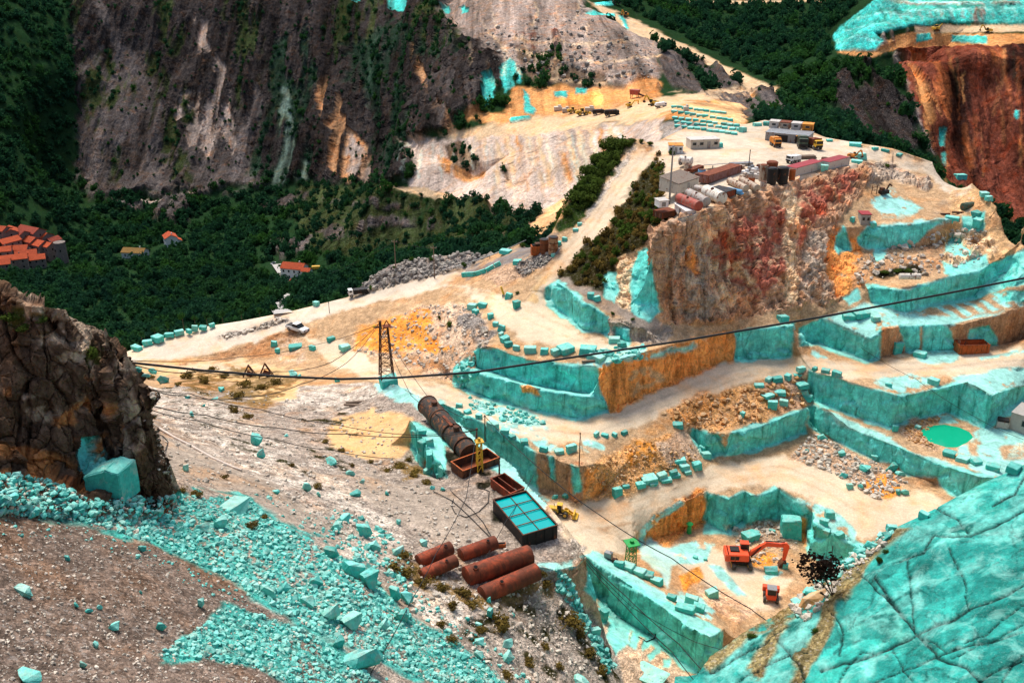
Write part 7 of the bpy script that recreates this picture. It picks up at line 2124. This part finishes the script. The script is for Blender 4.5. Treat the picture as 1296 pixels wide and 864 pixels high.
def pickup(label, loc, yaw, s=1.):
    t = thing('pickup_truck', label, 'pickup', loc, yaw)
    b = MB(); b.poly([(-2.6, .5), (-2.6, 1.05), (-.75, 1.08), (1.2, 1.1), (2.45, .95), (2.6, .55), (2.5, .42), (-2.5, .42)], 1.8); b.build('body', 'white', t, .06)
    b = MB(); b.poly([(-.85, 1.06), (-.6, 1.72), (.55, 1.74), (1.3, 1.08)], 1.55); c = b.build('cabin', 'glass', t, .06)
    b = MB(); b.box((-.02, 0, 1.76), (1.2, 1.5, .08)); b.build('cabin_roof', 'white', c, .03)
    b = MB(); b.box((-1.7, 0, 1.09), (1.6, 1.5, .08)); b.build('load_bed', 'black', t)
    for y in (-.55, .55):
        b = MB(); b.box((2.56, y, .78), (.08, .35, .2)); b.build('headlight', 'glass', t)
    b = MB(); b.box((2.56, 0, .5), (.12, 1.7, .16)); b.build('bumper', 'steel', t)
    for x in (-1.6, 1.6):
        for y in (-.82, .82):
            wheel(t, x, y, .38, .24)
    t.scale = (s, s, s)
    return t


A_, B_, yaw, L = span((366, 417), (388, 421))
pickup('white pickup truck parked on the road bend', (A_ + B_) / 2, yaw, L / 5.0)


def lorry(label, loc, yaw, s=1., cab='yellow', bed='yellow', L=7., tipper=True):
    t = thing('dump_truck', label, 'truck', loc, yaw)
    b = MB(); b.box((0, 0, .95), (L, .9, .3)); b.build('chassis', 'black', t)
    b = MB(); b.box((L / 2 - .8, 0, 1.95), (1.7, 2.4, 1.9), taper=(.92, .95)); c = b.build('cab', cab, t, .1)
    b = MB(); b.box((L / 2 + .04, 0, 2.3), (.08, 2.05, .8)); b.build('windscreen', 'glass', c)
    for y in (-1.2, 1.2):
        b = MB(); b.box((L / 2 - .7, y, 2.3), (.9, .06, .7)); b.build('side_window', 'glass', c)
    b = MB(); b.box((L / 2 + .08, 0, 1.2), (.14, 2.2, .5)); b.build('bumper', 'black', c)
    X = -L / 2
    b = MB()
    if tipper:
        b.poly([(X - .2, 1.5), (X + .3, 2.9), (L / 2 - 1.7, 3.1), (L / 2 - 1.5, 3.35), (L / 2 - 1.2, 3.3), (L / 2 - 1.75, 1.25), (X + .3, 1.15)], 2.5)
    else:
        b.box((-.9, 0, 1.9), (L - 2.2, 2.4, 1.5))
    b.build('tipper_body', bed, t, .05)
    for i in range(4):
        for y in (-1.28, 1.28):
            q = MB(); q.box((X + .7 + i * (L - 2.6) / 3.4, y, 2.1), (.14, .1, 1.6)); q.build('rib', bed, t)
    for x in (X + .9, X + 2.2, L / 2 - 1.):
        for y in (-1., 1.):
            wheel(t, x, y, .6, .5)
    t.scale = (s, s, s)
    return t


t = lorry('white cabbed lorry with black slatted trailer on the valley road', hit(455, 374)[0], math.radians(200), .8, 'white', 'black', 8, False)
# ------------------------------------------------------------------ the yard on the hill
def cabin(name, label, a, b, dep, h_px, mw, mr, cat='cabin', roof='flat', windows=3, door=True, group=None, z=None, over=.15):
    """box hut whose front lower edge runs between two photo pixels"""
    A_, B_, yaw, L = span(a, b)
    if z is not None:
        A_, B_ = Vector(U(*a, z=z)), Vector(U(*b, z=z))
        d = B_ - A_
        yaw, L = math.atan2(d.y, d.x), math.hypot(d.x, d.y)
    k = mpp((A_ + B_) / 2)
    H_ = h_px * k
    t = thing(name, label, cat, (A_ + B_) / 2, yaw, group)
    w_ = MB(); w_.box((0, dep / 2, H_ / 2 - .1), (L, dep, H_ + .2)); wl = w_.build('wall', mw, t)
    r = MB()
    if roof == 'gable':
        r.poly([(-over, H_), (dep / 2, H_ + dep * .28), (dep + over, H_), (dep / 2, H_ + dep * .18)], L + 2 * over, 'X')
        g = MB(); g.poly([(0, H_), (dep / 2, H_ + dep * .19), (dep, H_)], L * .985, 'X'); g.build('gable', mw, t)
    elif roof == 'shed':
        r.poly([(-over, H_ + .1), (dep + over, H_ + dep * .2), (dep + over, H_ + dep * .2 + .15), (-over, H_ + .26)], L + 2 * over, 'X')
        g = MB(); g.poly([(0, H_ - .02), (dep, H_ - .02), (dep, H_ + dep * .19)], L * .985, 'X'); g.build('gable', mw, t)
    else:
        r.box((0, dep / 2, H_ + .1), (L + 2 * over, dep + 2 * over, .2))
    r.build('roof', mr, t, .02)
    n = windows + (1 if door else 0)
    for i in range(n):
        x = -L / 2 + L * (i + .5) / n
        if door and i == n // 2:
            q = MB(); q.box((x, -.03, H_ * .4), (min(.95, L / n * .6), .08, H_ * .8)); dd = q.build('door', 'steel', t)
            q = MB(); q.box((x + .3, -.09, H_ * .4), (.08, .06, .2)); q.build('handle', 'black', dd)
        else:
            q = MB(); q.box((x, -.03, H_ * .58), (min(1.2, L / n * .55), .1, H_ * .36)); f = q.build('window', 'steel', t)
            q = MB(); q.box((x, -.085, H_ * .58), (min(1.2, L / n * .55) * .84, .04, H_ * .29)); q.build('pane', 'glass', f)
    return t, L, H_


def container(label, a, b, dep, h_px, mw, mr, group=None, z=None, name='shipping_container'):
    A_, B_, yaw, L = span(a, b)
    if z is not None:
        A_, B_ = Vector(U(*a, z=z)), Vector(U(*b, z=z))
        d = B_ - A_
        yaw, L = math.atan2(d.y, d.x), math.hypot(d.x, d.y)
    k = mpp((A_ + B_) / 2)
    H_ = h_px * k
    t = thing(name, label, 'container', (A_ + B_) / 2, yaw, group)
    b = MB(); b.box((0, dep / 2, H_ / 2 + .05), (L - .1, dep - .1, H_ - .1)); b.build('wall', mw, t)
    b = MB(); b.box((0, dep / 2, H_ + .03), (L, dep, .12)); b.build('roof', mr, t, .02)
    b = MB()
    for x in (-L / 2, L / 2):
        for y in (0, dep):
            b.box((x, y, H_ / 2), (.16, .16, H_))
    b.build('corner_post', mr if mr != 'redroof' else mw, t)
    for y in (dep * .27, dep * .73):
        q = MB(); q.box((-L / 2 + .02, y, H_ * .48), (.08, dep * .42, H_ * .86)); dd = q.build('door', mw, t)
        q = MB(); q.cyl((-L / 2 - .05, y, .3), (-L / 2 - .05, y, H_ * .85), .035, n=6); q.build('lock_rod', 'steel', dd)
    return t


def upright_tank(label, x, y, w_px, h_px, m, name='upright_tank', group=None, lid='black', dx=0):
    p, nr = hit(x, y)
    k = mpp(p)
    t = thing(name, label, 'tank', p, 0, group)
    r, H_ = w_px * k / 2, h_px * k
    b = MB(); b.cyl((0, 0, -.2), (0, 0, H_), r, n=20); b.build('shell', m, t, smooth=True)
    b = MB(); b.cyl((0, 0, H_), (0, 0, H_ + .25), r * .95, r * .8, n=20); b.build('lid', lid, t, smooth=True)
    b = MB(); b.cyl((0, 0, H_ - .15), (0, 0, H_ + .02), r * 1.04, n=20); b.build('band', m, t, smooth=True)
    return t


cabin('office_cabin', 'long cream site office with windows at the rear of the yard', (874, 189), (910, 187.5), 4, 11, 'cream', 'offwht', windows=3)
cabin('site_hut', 'white hut with orange roof sheets left of the long office', (846.5, 193.5), (864, 193.8), 3.5, 9, 'white', 'orroof', windows=2)
cabin('site_hut', 'small white hut with dark roof at the yard corner', (837, 239), (850, 241), 3.5, 9, 'white', 'brownroof', windows=1)
cabin('storage_shed', 'yellowish ribbed shed with brown roof beside the tank row', (858, 245), (884, 236), 5.5, 11, 'cream', 'brownroof', 'shed', 'shed', windows=0)
container('long faded mauve container with rust streaks', (896, 233), (938, 219), 3.2, 10, 'mauve', 'rust')
p, nr = hit(908, 214)
o = MB().box((0, 0, .1), (6, 4, .12), ry=.0, rx=-.25).box((-2, -1, -.5), (.2, .2, 1.2)).box((2, -1, -.5), (.2, .2, 1.2)).build('metal_sheet', 'greysheet')
o.location = (p.x, p.y, p.z + 1.2); o.rotation_euler = (0, 0, .3)
tag(o, 'grey corrugated sheet propped behind the mauve container', 'sheet')
container('white container with dark red roof, nearer the black tanks', (1006.5, 224.3), (1040, 215), 3.2, 11, 'offwht', 'redroof', 'red roofed containers')
container('white container with dark red roof, nearest the road bend', (1048.5, 216.2), (1074, 209.3), 3.2, 10.5, 'offwht', 'redroof', 'red roofed containers')
GT_ = 'tank row at the yard corner'
lying_tank('red cylindrical tank with pale end, front of the tank row', (859, 251), (884, 261.5), 13, 'tankred', 'storage_tank', GT_, mm='rust')
lying_tank('grey cylindrical tank second in the row after the red tank', (871, 244.5), (894, 256), 12, 'tankgrey', 'storage_tank', GT_, mm='rust')
lying_tank('big white cylindrical tank with rust spots in the tank row', (893, 242), (913, 251.5), 16, 'tankwht', 'storage_tank', GT_, mm='rust')
lying_tank('narrow tan tank behind the blue tarpaulin', (923, 229), (944, 239), 9, 'tanktan', 'storage_tank', GT_, mm='rust')
lying_tank('tan tank with rusty end nearest the scrap heap', (938, 228), (958, 238.5), 9, 'tanktan', 'storage_tank', GT_, mm='rust')
lying_tank('small pale drum tank behind the white tank', (880, 238), (890, 241), 8, 'tankgrey', 'storage_tank', GT_, hatch=False)
container('low rusty container with black top beside the white tank', (918, 251.5), (931, 247.5), 5, 8, 'rustred', 'black', name='steel_crate')
p, nr = hit(931, 246)
k = mpp(p)
b = MB(); b.cyl((-12 * k, 0, 3 * k), (10 * k, 0, 3 * k), 3.4 * k, n=10); b.box((0, 0, 1.2 * k), (24 * k, 5.5 * k, 2.4 * k))
o = b.build('tarpaulin', 'blue', None, .15, True); o.location = (p.x, p.y + 1, p.z); o.rotation_euler = (0, 0, -.75)
tag(o, 'blue tarpaulin draped over a long tank in the yard', 'tarpaulin')
container('dark red steel crate at the yard front corner', (838, 279.5), (856, 272), 3, 8, 'rustdk', 'rust', name='steel_crate')
cabin('water_cube', 'small white plastic looking box next to the dark red crate', (853, 272), (868, 269), 2.5, 8, 'white', 'white', 'box', windows=0)
cabin('pump_hut', 'tiny white box hut below the grey mast', (834, 262), (846, 261), 2.5, 7, 'white', 'offwht', 'hut', windows=0)
upright_tank('beige upright tank at the left of the black tanks', 965, 229, 10, 20, 'tanktan', lid='rust')
upright_tank('rusty upright tank behind the black tanks', 976, 221, 14, 16, 'rust', lid='rust')
upright_tank('black upright tank, left of the black pair', 976, 232, 12, 19, 'black', 'black_tank', 'black tanks')
upright_tank('black upright tank, right of the black pair', 989, 231, 15, 19, 'black', 'black_tank', 'black tanks')
upright_tank('short rust red drum between black tanks and container', 1002, 226, 8, 11, 'rustor', 'steel_drum', lid='rust')
for i, (x, y, m_, lb) in enumerate(((943, 222, 'white', 'white scrap crate left in the pale scrap heap'), (949, 225, 'conc', 'grey scrap crate in front of the thin mast'), (955, 219, 'white', 'white crate at the back of the pale scrap heap'), (958, 226, 'offwht', 'cream crate beside the beige upright tank'), (950, 217, 'steel', 'steel crate behind the thin mast'), (941, 227, 'tanktan', 'tan crate near the tan tank ends'), (899, 244, 'white', 'white bag on the white tank row'))):
    p, nr = hit(x, y)
    o = MB().box((0, 0, .6), (1.8, 1.3, 1.2)).box((.3, .1, 1.4), (.9, .8, .5), .4).build('scrap_crate', m_, None, .1)
    o.location = p; o.rotation_euler = (0, 0, random.uniform(-1, 1))
    tag(o, lb, 'crate', 'scrap crates on the yard')
for i, (x, y, w_, m_, nm, lb) in enumerate(((962, 217, 2.2, 'rust', 'oil_drum', 'rusty drum behind the beige upright tank'), (966, 236, 1.6, 'tankgrey', 'oil_drum', 'grey drum at the cliff edge below the black tanks'), (951, 231, 1.6, 'rustor', 'oil_drum', 'orange drum between scrap heap and cliff edge'), (888, 222, 2., 'blue', 'oil_drum', 'blue drum behind the mauve container'), (884, 227, 2., 'rust', 'oil_drum', 'rust drum left of the mauve container'), (1043, 206, 1.8, 'rust', 'oil_drum', 'rust drum behind the gap of the red roofed containers'), (870, 216, 2., 'tanktan', 'oil_drum', 'tan drum near the yellowish shed'), (866, 226, 2.2, 'white', 'oil_drum', 'white drum behind the yellowish shed'))):
    p = Vector(U(x, y, z=45.))
    t = thing(nm, lb, 'drum', p, 0, 'drums on the yard')
    b = MB(); b.cyl((0, 0, 0), (0, 0, w_ * .75), w_ * .5, n=14); b.build('shell', m_, t, smooth=True)
    b = MB(); b.cyl((0, 0, w_ * .75), (0, 0, w_ * .8), w_ * .45, n=14); b.build('lid', 'rustdk', t)
for i, (x, y, L_, m_, yaw, lb) in enumerate(((926, 214, 7, 'tanktan', .5, 'tan stack of boards behind the mauve container'), (878, 215, 6, 'rust', .9, 'rusty plate stack near the grey mast'), (937, 209, 6, 'steel', .2, 'grey pile of pipes in the middle of the yard'), (1020, 200, 5, 'wood', .1, 'brown board stack near the white truck'))):
    p = Vector(U(x, y, z=45.))
    b = MB()
    for j in range(5):
        b.box((random.uniform(-.2, .2), (j % 3 - 1) * .9, .25 + .4 * (j // 3)), (L_, .8, .35), random.uniform(-.05, .05))
    o = b.build('board_stack', m_, None, .03)
    o.location = p; o.rotation_euler = (0, 0, yaw)
    tag(o, lb, 'stack')
# workshop with cabins on its roof
t, L, H_ = cabin('workshop', 'long grey workshop shed at the back of the yard', (968, 177.5), (1022, 183), 7, 10, 'greysheet', 'greysheet', 'workshop', windows=0, door=False)
for f, w_ in ((-.12, .3), (.3, .2)):
    q = MB(); q.box((L * f, -.02, H_ * .42), (L * w_, .1, H_ * .84)); q.build('bay_shade', 'black', t)  # black panels on the front paint the shade inside the open bays
q = MB(); q.box((L * .36, -.6, H_ + .05), (L * .25, 1.4, .12)); q.build('canopy', 'orroof', t)
for i, (x0, x1, m_, lb) in enumerate(((973, 985, 'offwht', 'cream cabin on the workshop roof, leftmost'), (987, 999, 'tanktan', 'tan rusty cabin on the workshop roof, second from left'), (1001, 1013, 'offwht', 'cream cabin on the workshop roof, third from left'), (1015, 1028, 'orroof', 'orange cabin on the workshop roof, rightmost'))):
    cabin('roof_cabin', lb, (x0, 161 + i * 1.2), (x1, 162 + i * 1.2), 3.2, 7, m_, 'rust' if m_ == 'tanktan' else m_, windows=1, door=False, group='cabins on the workshop roof', z=45 + H_ + .2)
for x, y, yaw, s_, cb, bd, lb in ((981, 185, -1.5, .85, 'orange', 'orange', 'orange dump truck parked in front of the workshop'), (1015, 186.5, -1.75, 1.05, 'dkgreen', 'dkgreen', 'dark green truck parked in front of the workshop'), (1031, 188, -1.4, .95, 'yellow', 'rust', 'yellow nosed rusty truck at the workshop end')):
    lorry(lb, hit(x, y)[0], yaw, s_, cb, bd, 5.5)
lorry('white truck parked behind the red roofed containers', hit(1004, 206)[0], -2.6, .75, 'white', 'white', 5.5, False)
t = lying_tank('white tank trailer parked on the left of the yard', (860, 203), (875, 205), 11, 'tankwht', 'tank_trailer', None, saddle=True, mm='steel')
for x in (-1, 1):
    wheel(t, x, 1.1, .45, .3); wheel(t, x, -1.1, .45, .3)
excavator('small orange excavator beside blocks at the yard end', hit(1079, 201)[0], .5, -.6, .55, 'orange', pose=1)
cabin('guard_hut', 'little pale hut with red roof on the terrace edge', (1089, 284.5), (1101, 284.5), 3, 13, 'conc', 'redroof', 'hut', windows=2, door=False)
cabin('pump_house', 'grey concrete hut at the right edge by the ledge', (1276, 542), (1312, 556), 6, 24, 'conc', 'conc', 'hut', windows=1, door=False)
p, nr = hit(1268, 540)
t = thing('steel_crate', 'small black crate with pale front left of the concrete hut', 'crate', p, -.4)
b = MB(); b.box((0, 0, .8), (2.4, 1.8, 1.5)); b.build('body', 'offwht', t, .06)
b = MB(); b.box((0, 0, 1.7), (2.2, 1.7, .6)); b.build('lid', 'black', t, .06)
# pool of green water on the ledge
zp = 5.42
Wp = [Vector(U(1200 + (x - 1200) * 1.03, 551 + (y - 551) * 1.04, z=zp)) for x, y in POOL]
b = MB(); b.poly([(q.x, q.y) for q in Wp], .1, 'Z', zp - .05)
o = b.build('water', 'pool'); o['kind'] = 'structure'

# ------------------------------------------------------------------ far quarries
for x, y, yaw, s_, lb, ps in ((791, 22, -2.2, 1.3, 'orange excavator on the upper road of the far quarry', 1), (826, 134, 2.6, 1.15, 'yellow excavator below the ochre heap of the far quarry', 1), (1185, 40, .4, 1.2, 'brownish excavator on the upper right quarry ledge', 0), (1250, 42, 2.8, 1.0, 'small excavator right of the ledge blocks in upper quarry', 1), (797, 136, .5, .9, 'small yellow excavator in the middle of the ochre heap', 0)):
    excavator(lb, hit(x, y)[0], yaw + 1, yaw, s_, 'orange' if x in (791,) else 'yellow', pose=ps)
for x, y, yaw, s_, lb in ((737, 146, .2, 1.2, 'yellow loader on the flat of the far quarry, right one'), (725, 143, .2, 1.0, 'yellow loader on the flat of the far quarry, left one')):
    wheel_loader(lb, hit(x, y)[0], yaw, s_)
for x, y, yaw, s_, cb, lb in ((757, 145, .1, 1., 'black', 'black truck in the far quarry, left one'), (774, 147, 0, 1.2, 'black', 'black truck in the far quarry, right one'), (836, 136, .3, .9, 'white', 'white truck beside the ochre heap of the far quarry'), (780, 6, .3, 1.1, 'dkgreen', 'dark truck on the top road of the far quarry')):
    lorry(lb, hit(x, y)[0], yaw, s_, cb, cb, 7)
p, nr = hit(803, 124)
t = thing('stone_crusher', 'red and purple stone crusher on the far ochre heap', 'crusher', p, -.5)
b = MB(); b.box((0, 0, 3.5), (5, 3, 3), taper=(1.2, 1.2)); b.build('hopper', 'tankred', t, .1)
b = MB(); b.poly([(-1, 3), (9, 0.5), (9.3, 1.1), (-1, 4)], 1.2); b.build('conveyor', 'rustdk', t)
for x in (-2, 2):
    for y in (-1.2, 1.2):
        b = MB(); b.cyl((x, y, -.4), (x, y, 2.4), .2); b.build('leg', 'rustdk', t)
for i, (x, y, w_) in enumerate(((706, 140, 10), (716, 142, 9), (746, 141, 12), (868, 141, 6))):
    p, nr = hit(x, y)
    k = mpp(p)
    o = MB().box((0, 0, 1.2), (w_ * k, 3, 2.4)).box((w_ * k * .2, .2, 2.8), (w_ * k * .4, 2, 1), .2).build('stone_pallet', 'palestone', None, .15)
    o.location = p
    tag(o, 'pale stack of sawn stone on far quarry flat, %s' % ('leftmost', 'second from left', 'third from left', 'rightmost')[i], 'stack', 'sawn stone stacks')
# long rows of marble blocks laid out on the shoulder behind the yard
n_ = 0
for j, (q0, q1) in enumerate((((853, 136), (915, 144)), ((854, 142), (925, 153)), ((855, 150), (932, 160)), ((856, 155), (935, 165)), ((858, 161), (930, 170)))):
    m_ = 10
    for i in range(m_):
        f = (i + random.uniform(-.15, .15)) / (m_ - 1)
        x, y = q0[0] + (q1[0] - q0[0]) * f, q0[1] + (q1[1] - q0[1]) * f + random.uniform(-.4, .4)
        p, nr = hit(x, y)
        k = mpp(p)
        o = bpy.data.objects.new('marble_block', random.choice(BLK))
        SC.collection.objects.link(o)
        o.scale = (7.6 * k, 2.2, 3.4 * k); o.location = (p.x, p.y, p.z + 1.2 * k); o.rotation_euler = (0, 0, -.35 + random.uniform(-.2, .2))
        tag(o, 'turquoise marble block, %s from left in the %s row behind the yard' % (ORD[i], ('back', 'second', 'third', 'fourth', 'front')[j]), 'block', 'rows of marble blocks behind the yard')

# ------------------------------------------------------------------ valley houses
def house(label, x, y, L, D, H_, yaw, wall='plaster', roof='tile2', nwin=3, group=None, name='house', chim=True, floors=2):
    p, nr = hit(x, y)
    t = thing(name, label, 'house', (p.x, p.y, p.z), yaw, group)
    b = MB(); b.box((0, 0, H_ / 2 - 2), (L, D, H_ + 4)); b.poly([(-D / 2, H_), (0, H_ + D * .26), (D / 2, H_)], L * .995, 'X'); b.build('wall', wall, t)
    r = MB(); o_ = .5
    r.poly([(-D / 2 - o_, H_ - .15), (0, H_ + D * .26 + .1), (D / 2 + o_, H_ - .15), (D / 2 + o_, H_ + .15), (0, H_ + D * .26 + .42), (-D / 2 - o_, H_ + .15)], L + .8, 'X')
    ro = r.build('roof', roof, t)
    if chim:
        b = MB(); b.box((L * .22, D * .12, H_ + D * .26 + .3), (.7, .7, 1.7)); b.build('chimney', wall, ro)
    for fl in range(floors):
        z = H_ * (fl + .55) / floors
        for i in range(nwin):
            u = -L / 2 + L * (i + .5) / nwin
            if fl == 0 and i == nwin // 2:
                b = MB(); b.box((u, -D / 2 - .02, 1.1), (1.1, .1, 2.2)); b.build('door', 'wood', t)
                continue
            b = MB(); b.box((u, -D / 2 - .02, z), (1.05, .1, 1.4)); f = b.build('window', 'hole', t)
            b = MB(); b.box((u, -D / 2 - .06, z - .8), (1.3, .16, .12)); b.build('sill', 'conc', f)
        for s in (-1, 1):
            b = MB(); b.box((s * (L / 2 + .02), 0, z), (.1, 1.05, 1.4)); b.build('window', 'hole', t)
    return t


house('white house with orange roof standing alone in the forest', 217, 311, 11, 9, 7.5, math.radians(-62), 'plaster', 'tile2')
house('low orange roofed annexe of the lone white forest house', 225, 310, 6, 6, 4, math.radians(-62), 'plaster', 'tile2', 2, floors=1, chim=False)
house('half hidden house with olive tiled roof in the forest', 172, 325, 17, 9, 4.5, math.radians(-8), 'plaster', mat('mossy tile', (.22, .12, .03), .9, 0, .3, ribs='Y'), 3, floors=1)
house('white house with orange roof beside the valley lane', 374, 351, 14, 9, 7, math.radians(-14), 'plaster', 'tile2', 4)
house('small lean-to with orange roof beside the lane house', 389, 350, 5, 5, 4, math.radians(-14), 'plaster', 'tile2', 2, floors=1, chim=False)
house('tiny shed with dark red roof below the lane house', 374, 361, 5, 4, 2.6, math.radians(-10), 'stonewall', 'tile', 2, floors=1, chim=False)
VL = [(4, 303, 12, 9, 8, -20), (16, 305, 11, 9, 8, -60), (28, 308, 12, 9, 8, -30), (42, 306, 20, 11, 9, -28), (56, 312, 14, 10, 9, -30), (40, 316, 16, 10, 8, -30), (70, 318, 9, 8, 9, 60), (52, 324, 15, 10, 10, -30), (14, 318, 14, 9, 8, 55), (26, 326, 13, 9, 7, 10), (4, 330, 14, 9, 8, 20), (36, 334, 14, 9, 8, 24), (20, 340, 18, 9, 8, 22), (48, 338, 12, 9, 7, 24), (2, 345, 14, 9, 7, 22), (64, 328, 10, 8, 11, -30), (-12, 322, 14, 9, 8, 20)]
for i, (x, y, L, D, H_, a) in enumerate(sorted(VL)):
    house('stone village house with terracotta roof, %s in the village' % ('leftmost' if i == 0 else ORD[i] + ' from left'), x, y, L, D, H_, math.radians(a), 'stonewall', random.choice(['tile', 'tile2', 'tile2']), 3, 'village houses', 'village_house', i % 3 == 0)
p, nr = hit(80, 332)
t = thing('stone_tower', 'round grey stone tower at the right end of the village', 'tower', p)
b = MB(); b.cyl((0, 0, -4), (0, 0, 15), 4.2, 3.9, 20); b.build('wall', 'stonewall', t, smooth=True)
b = MB(); b.cyl((0, 0, 15), (0, 0, 15.6), 4.1, 4.1, 20); b.build('parapet', 'stonewall', t)
for a in (-2.2, -1.2):
    b = MB(); b.box((3.95 * math.cos(a), 3.95 * math.sin(a), 10), (.8, .8, 1.5), a); b.build('window', 'hole', t)
for x, y, c_, lb in ((346, 334, 'white', 'white car parked by the lane near the orange roofed house'), (357, 337, 'rustred', 'red car parked by the lane near the orange roofed house'), (369, 358, 'rustred', 'dark red car parked below the lane house')):
    p, nr = hit(x, y)
    t = thing('parked_car', lb, 'car', p, 1.2)
    b = MB(); b.poly([(-2.1, .35), (-2.1, .9), (2.1, .85), (2.15, .35)], 1.7); b.build('body', c_, t, .08)
    b = MB(); b.poly([(-1.6, .88), (-1.1, 1.45), (.6, 1.45), (1.2, .86)], 1.5); b.build('cabin', 'glass', t, .05)
    for x_ in (-1.3, 1.3):
        for y_ in (-.75, .75):
            wheel(t, x_, y_, .32, .2)
W_ = []
for x, y in ROADV:
    W_.append(hit(x, y)[0] + Vector((0, 0, .5)))
b = MB()
for a, c in zip(W_, W_[1:]):
    d = (c - a); q = Vector((-d.y, d.x, 0)).normalized() * 3.
    b.face([a - q, c - q, c + q, a + q])
o = b.build('valley_lane', 'conc'); o['kind'] = 'structure'
p, nr = hit(400, 341)
t = thing('yellow_van', 'yellow van parked right of the lane house', 'van', p, .1)
b = MB(); b.box((0, 0, 1.4), (5, 2.1, 1.9)); b.build('body', 'yellow', t, .15)
b = MB(); b.box((2.3, 0, 1.7), (.5, 1.8, .7)); b.build('windscreen', 'glass', t)
for x_ in (-1.5, 1.5):
    for y_ in (-.9, .9):
        wheel(t, x_, y_, .4, .3)


# ------------------------------------------------------------------ aerial cables
def cable(label, pts, r, sag=0., name='aerial_cable', m='cable', n=14):
    """cable hung through points (photo pixel, forward distance) or world points"""
    W_ = [q if isinstance(q, Vector) else Vector(U(q[0], q[1], Y=q[2])) for q in pts]
    P_ = []
    for a, c in zip(W_, W_[1:]):
        for i in range(n):
            f = i / n
            q = a.lerp(c, f)
            q.z -= sag * 4 * f * (1 - f)
            P_.append(q)
    P_.append(W_[-1])
    ring, V_, F_ = 6, [], []
    for i, q in enumerate(P_):
        d = (P_[min(i + 1, len(P_) - 1)] - P_[max(i - 1, 0)]).normalized()
        u = d.cross(Vector((0, 0, 1))).normalized()
        v = u.cross(d)
        V_ += [tuple(q + (u * math.cos(a) + v * math.sin(a)) * r) for a in [j * math.tau / ring for j in range(ring)]]
        if i:
            F_ += [(k0 + j, k0 + (j + 1) % ring, k0 + ring + (j + 1) % ring, k0 + ring + j) for k0 in [(i - 1) * ring] for j in range(ring)]
    o = link(name, mesh_np(name, np.array(V_), np.array(F_), True), M[m])
    tag(o, label, 'cable')
    return o


cable('thick black carrying cable sweeping across the whole quarry', [(120, 452, 96), (168, 459, 97), (260, 469, 98.5), (350, 476, 100), (432, 479.5, 101.5), (500, 478, 103), (600, 471, 104.5), (725, 452, 106.5), (864, 431, 109), (1040, 401, 112), (1200, 371, 114.5), (1296, 352, 116), (1400, 330, 118)], .14, 0)
cable('black cable from the shelf pole down past the loader to the pit', [POLD, (680, 590, 122), (760, 652, 112), (850, 706, 104), (950, 770, 97), (1000, 800, 92)], .065, .3)
cable('pair of black cables along the wedge wall, upper', [(742, 706, 112), (790, 752, 100), (860, 815, 90), (920, 880, 80)], .06, .2)
cable('pair of black cables along the wedge wall, lower', [(742, 712, 112), (790, 765, 100), (850, 824, 90), (900, 885, 80)], .06, .2)
cable('thin cable crossing the face of the wedge bench', [(738, 704, 104), (800, 768, 104), (880, 812, 104), (990, 840, 92)], .04, .2)
cable('grey cable from the steel box pole to the lower left', [POLE_, (590, 630, 108), (552, 700, 94), (520, 760, 82), (470, 850, 66), (450, 890, 60)], .05, .3)
cable('second grey cable running over the rusty tanks to the bottom edge', [(676, 600, 120), (640, 660, 106), (590, 745, 92), (545, 815, 80), (505, 880, 68)], .045, .3)
cable('black cable from the outcrop to the boiler pole, upper', [(170, 486, 84), (240, 498, 92), (330, 518, 102), (420, 536, 112), (520, 550, 124), POLE_], .05, .3)
cable('black cable from the outcrop to the boiler pole, middle', [(176, 508, 84), (260, 525, 94), (350, 541, 106), (440, 549, 116), (540, 552, 126), POLE_], .06, .3)
cable('black cable from the outcrop to the boiler pole, lower', [(180, 514, 84), (250, 532, 93), (350, 556, 106), (420, 569, 114), (500, 580, 122)], .05, .3)
cable('cable from the pylon head to the outcrop, upper', [PYTOP, (420, 458, 140), (350, 470, 120), (250, 470, 100), (165, 460, 84)], .055, .5)
cable('cable from the pylon head to the outcrop, lower', [PYTOP, (440, 458, 145), (380, 486, 126), (310, 502, 110), (230, 500, 96), (172, 482, 84)], .055, .5)
cable('cable from the pylon head across the road bend', [PYTOP, (400, 436, 170), (300, 452, 140), (165, 456, 90)], .05, .4)
cable('cable from the pylon foot along the shelf, left', [PYTOP, (520, 500, 150), (560, 528, 140), POLE_], .05, .4)
cable('cable from the pylon foot along the shelf, right', [PYTOP, (540, 500, 150), (590, 530, 138), POLD], .05, .4)
cable('wire between the two utility poles and down the valley', [POLB + Vector((0, 0, -.4)), POLA + Vector((0, 0, -.4)), (420, 345, 300)], .035, .6)
cable('thin wire stayed from the tall sand pole', [POLC, (738, 575, 165), (742, 592, 160)], .03, 0)
cable('thin stay wire over the upper right benches', [(1090, 440, 150), (1160, 480, 150), (1230, 525, 148), (1296, 556, 146)], .035, .3)
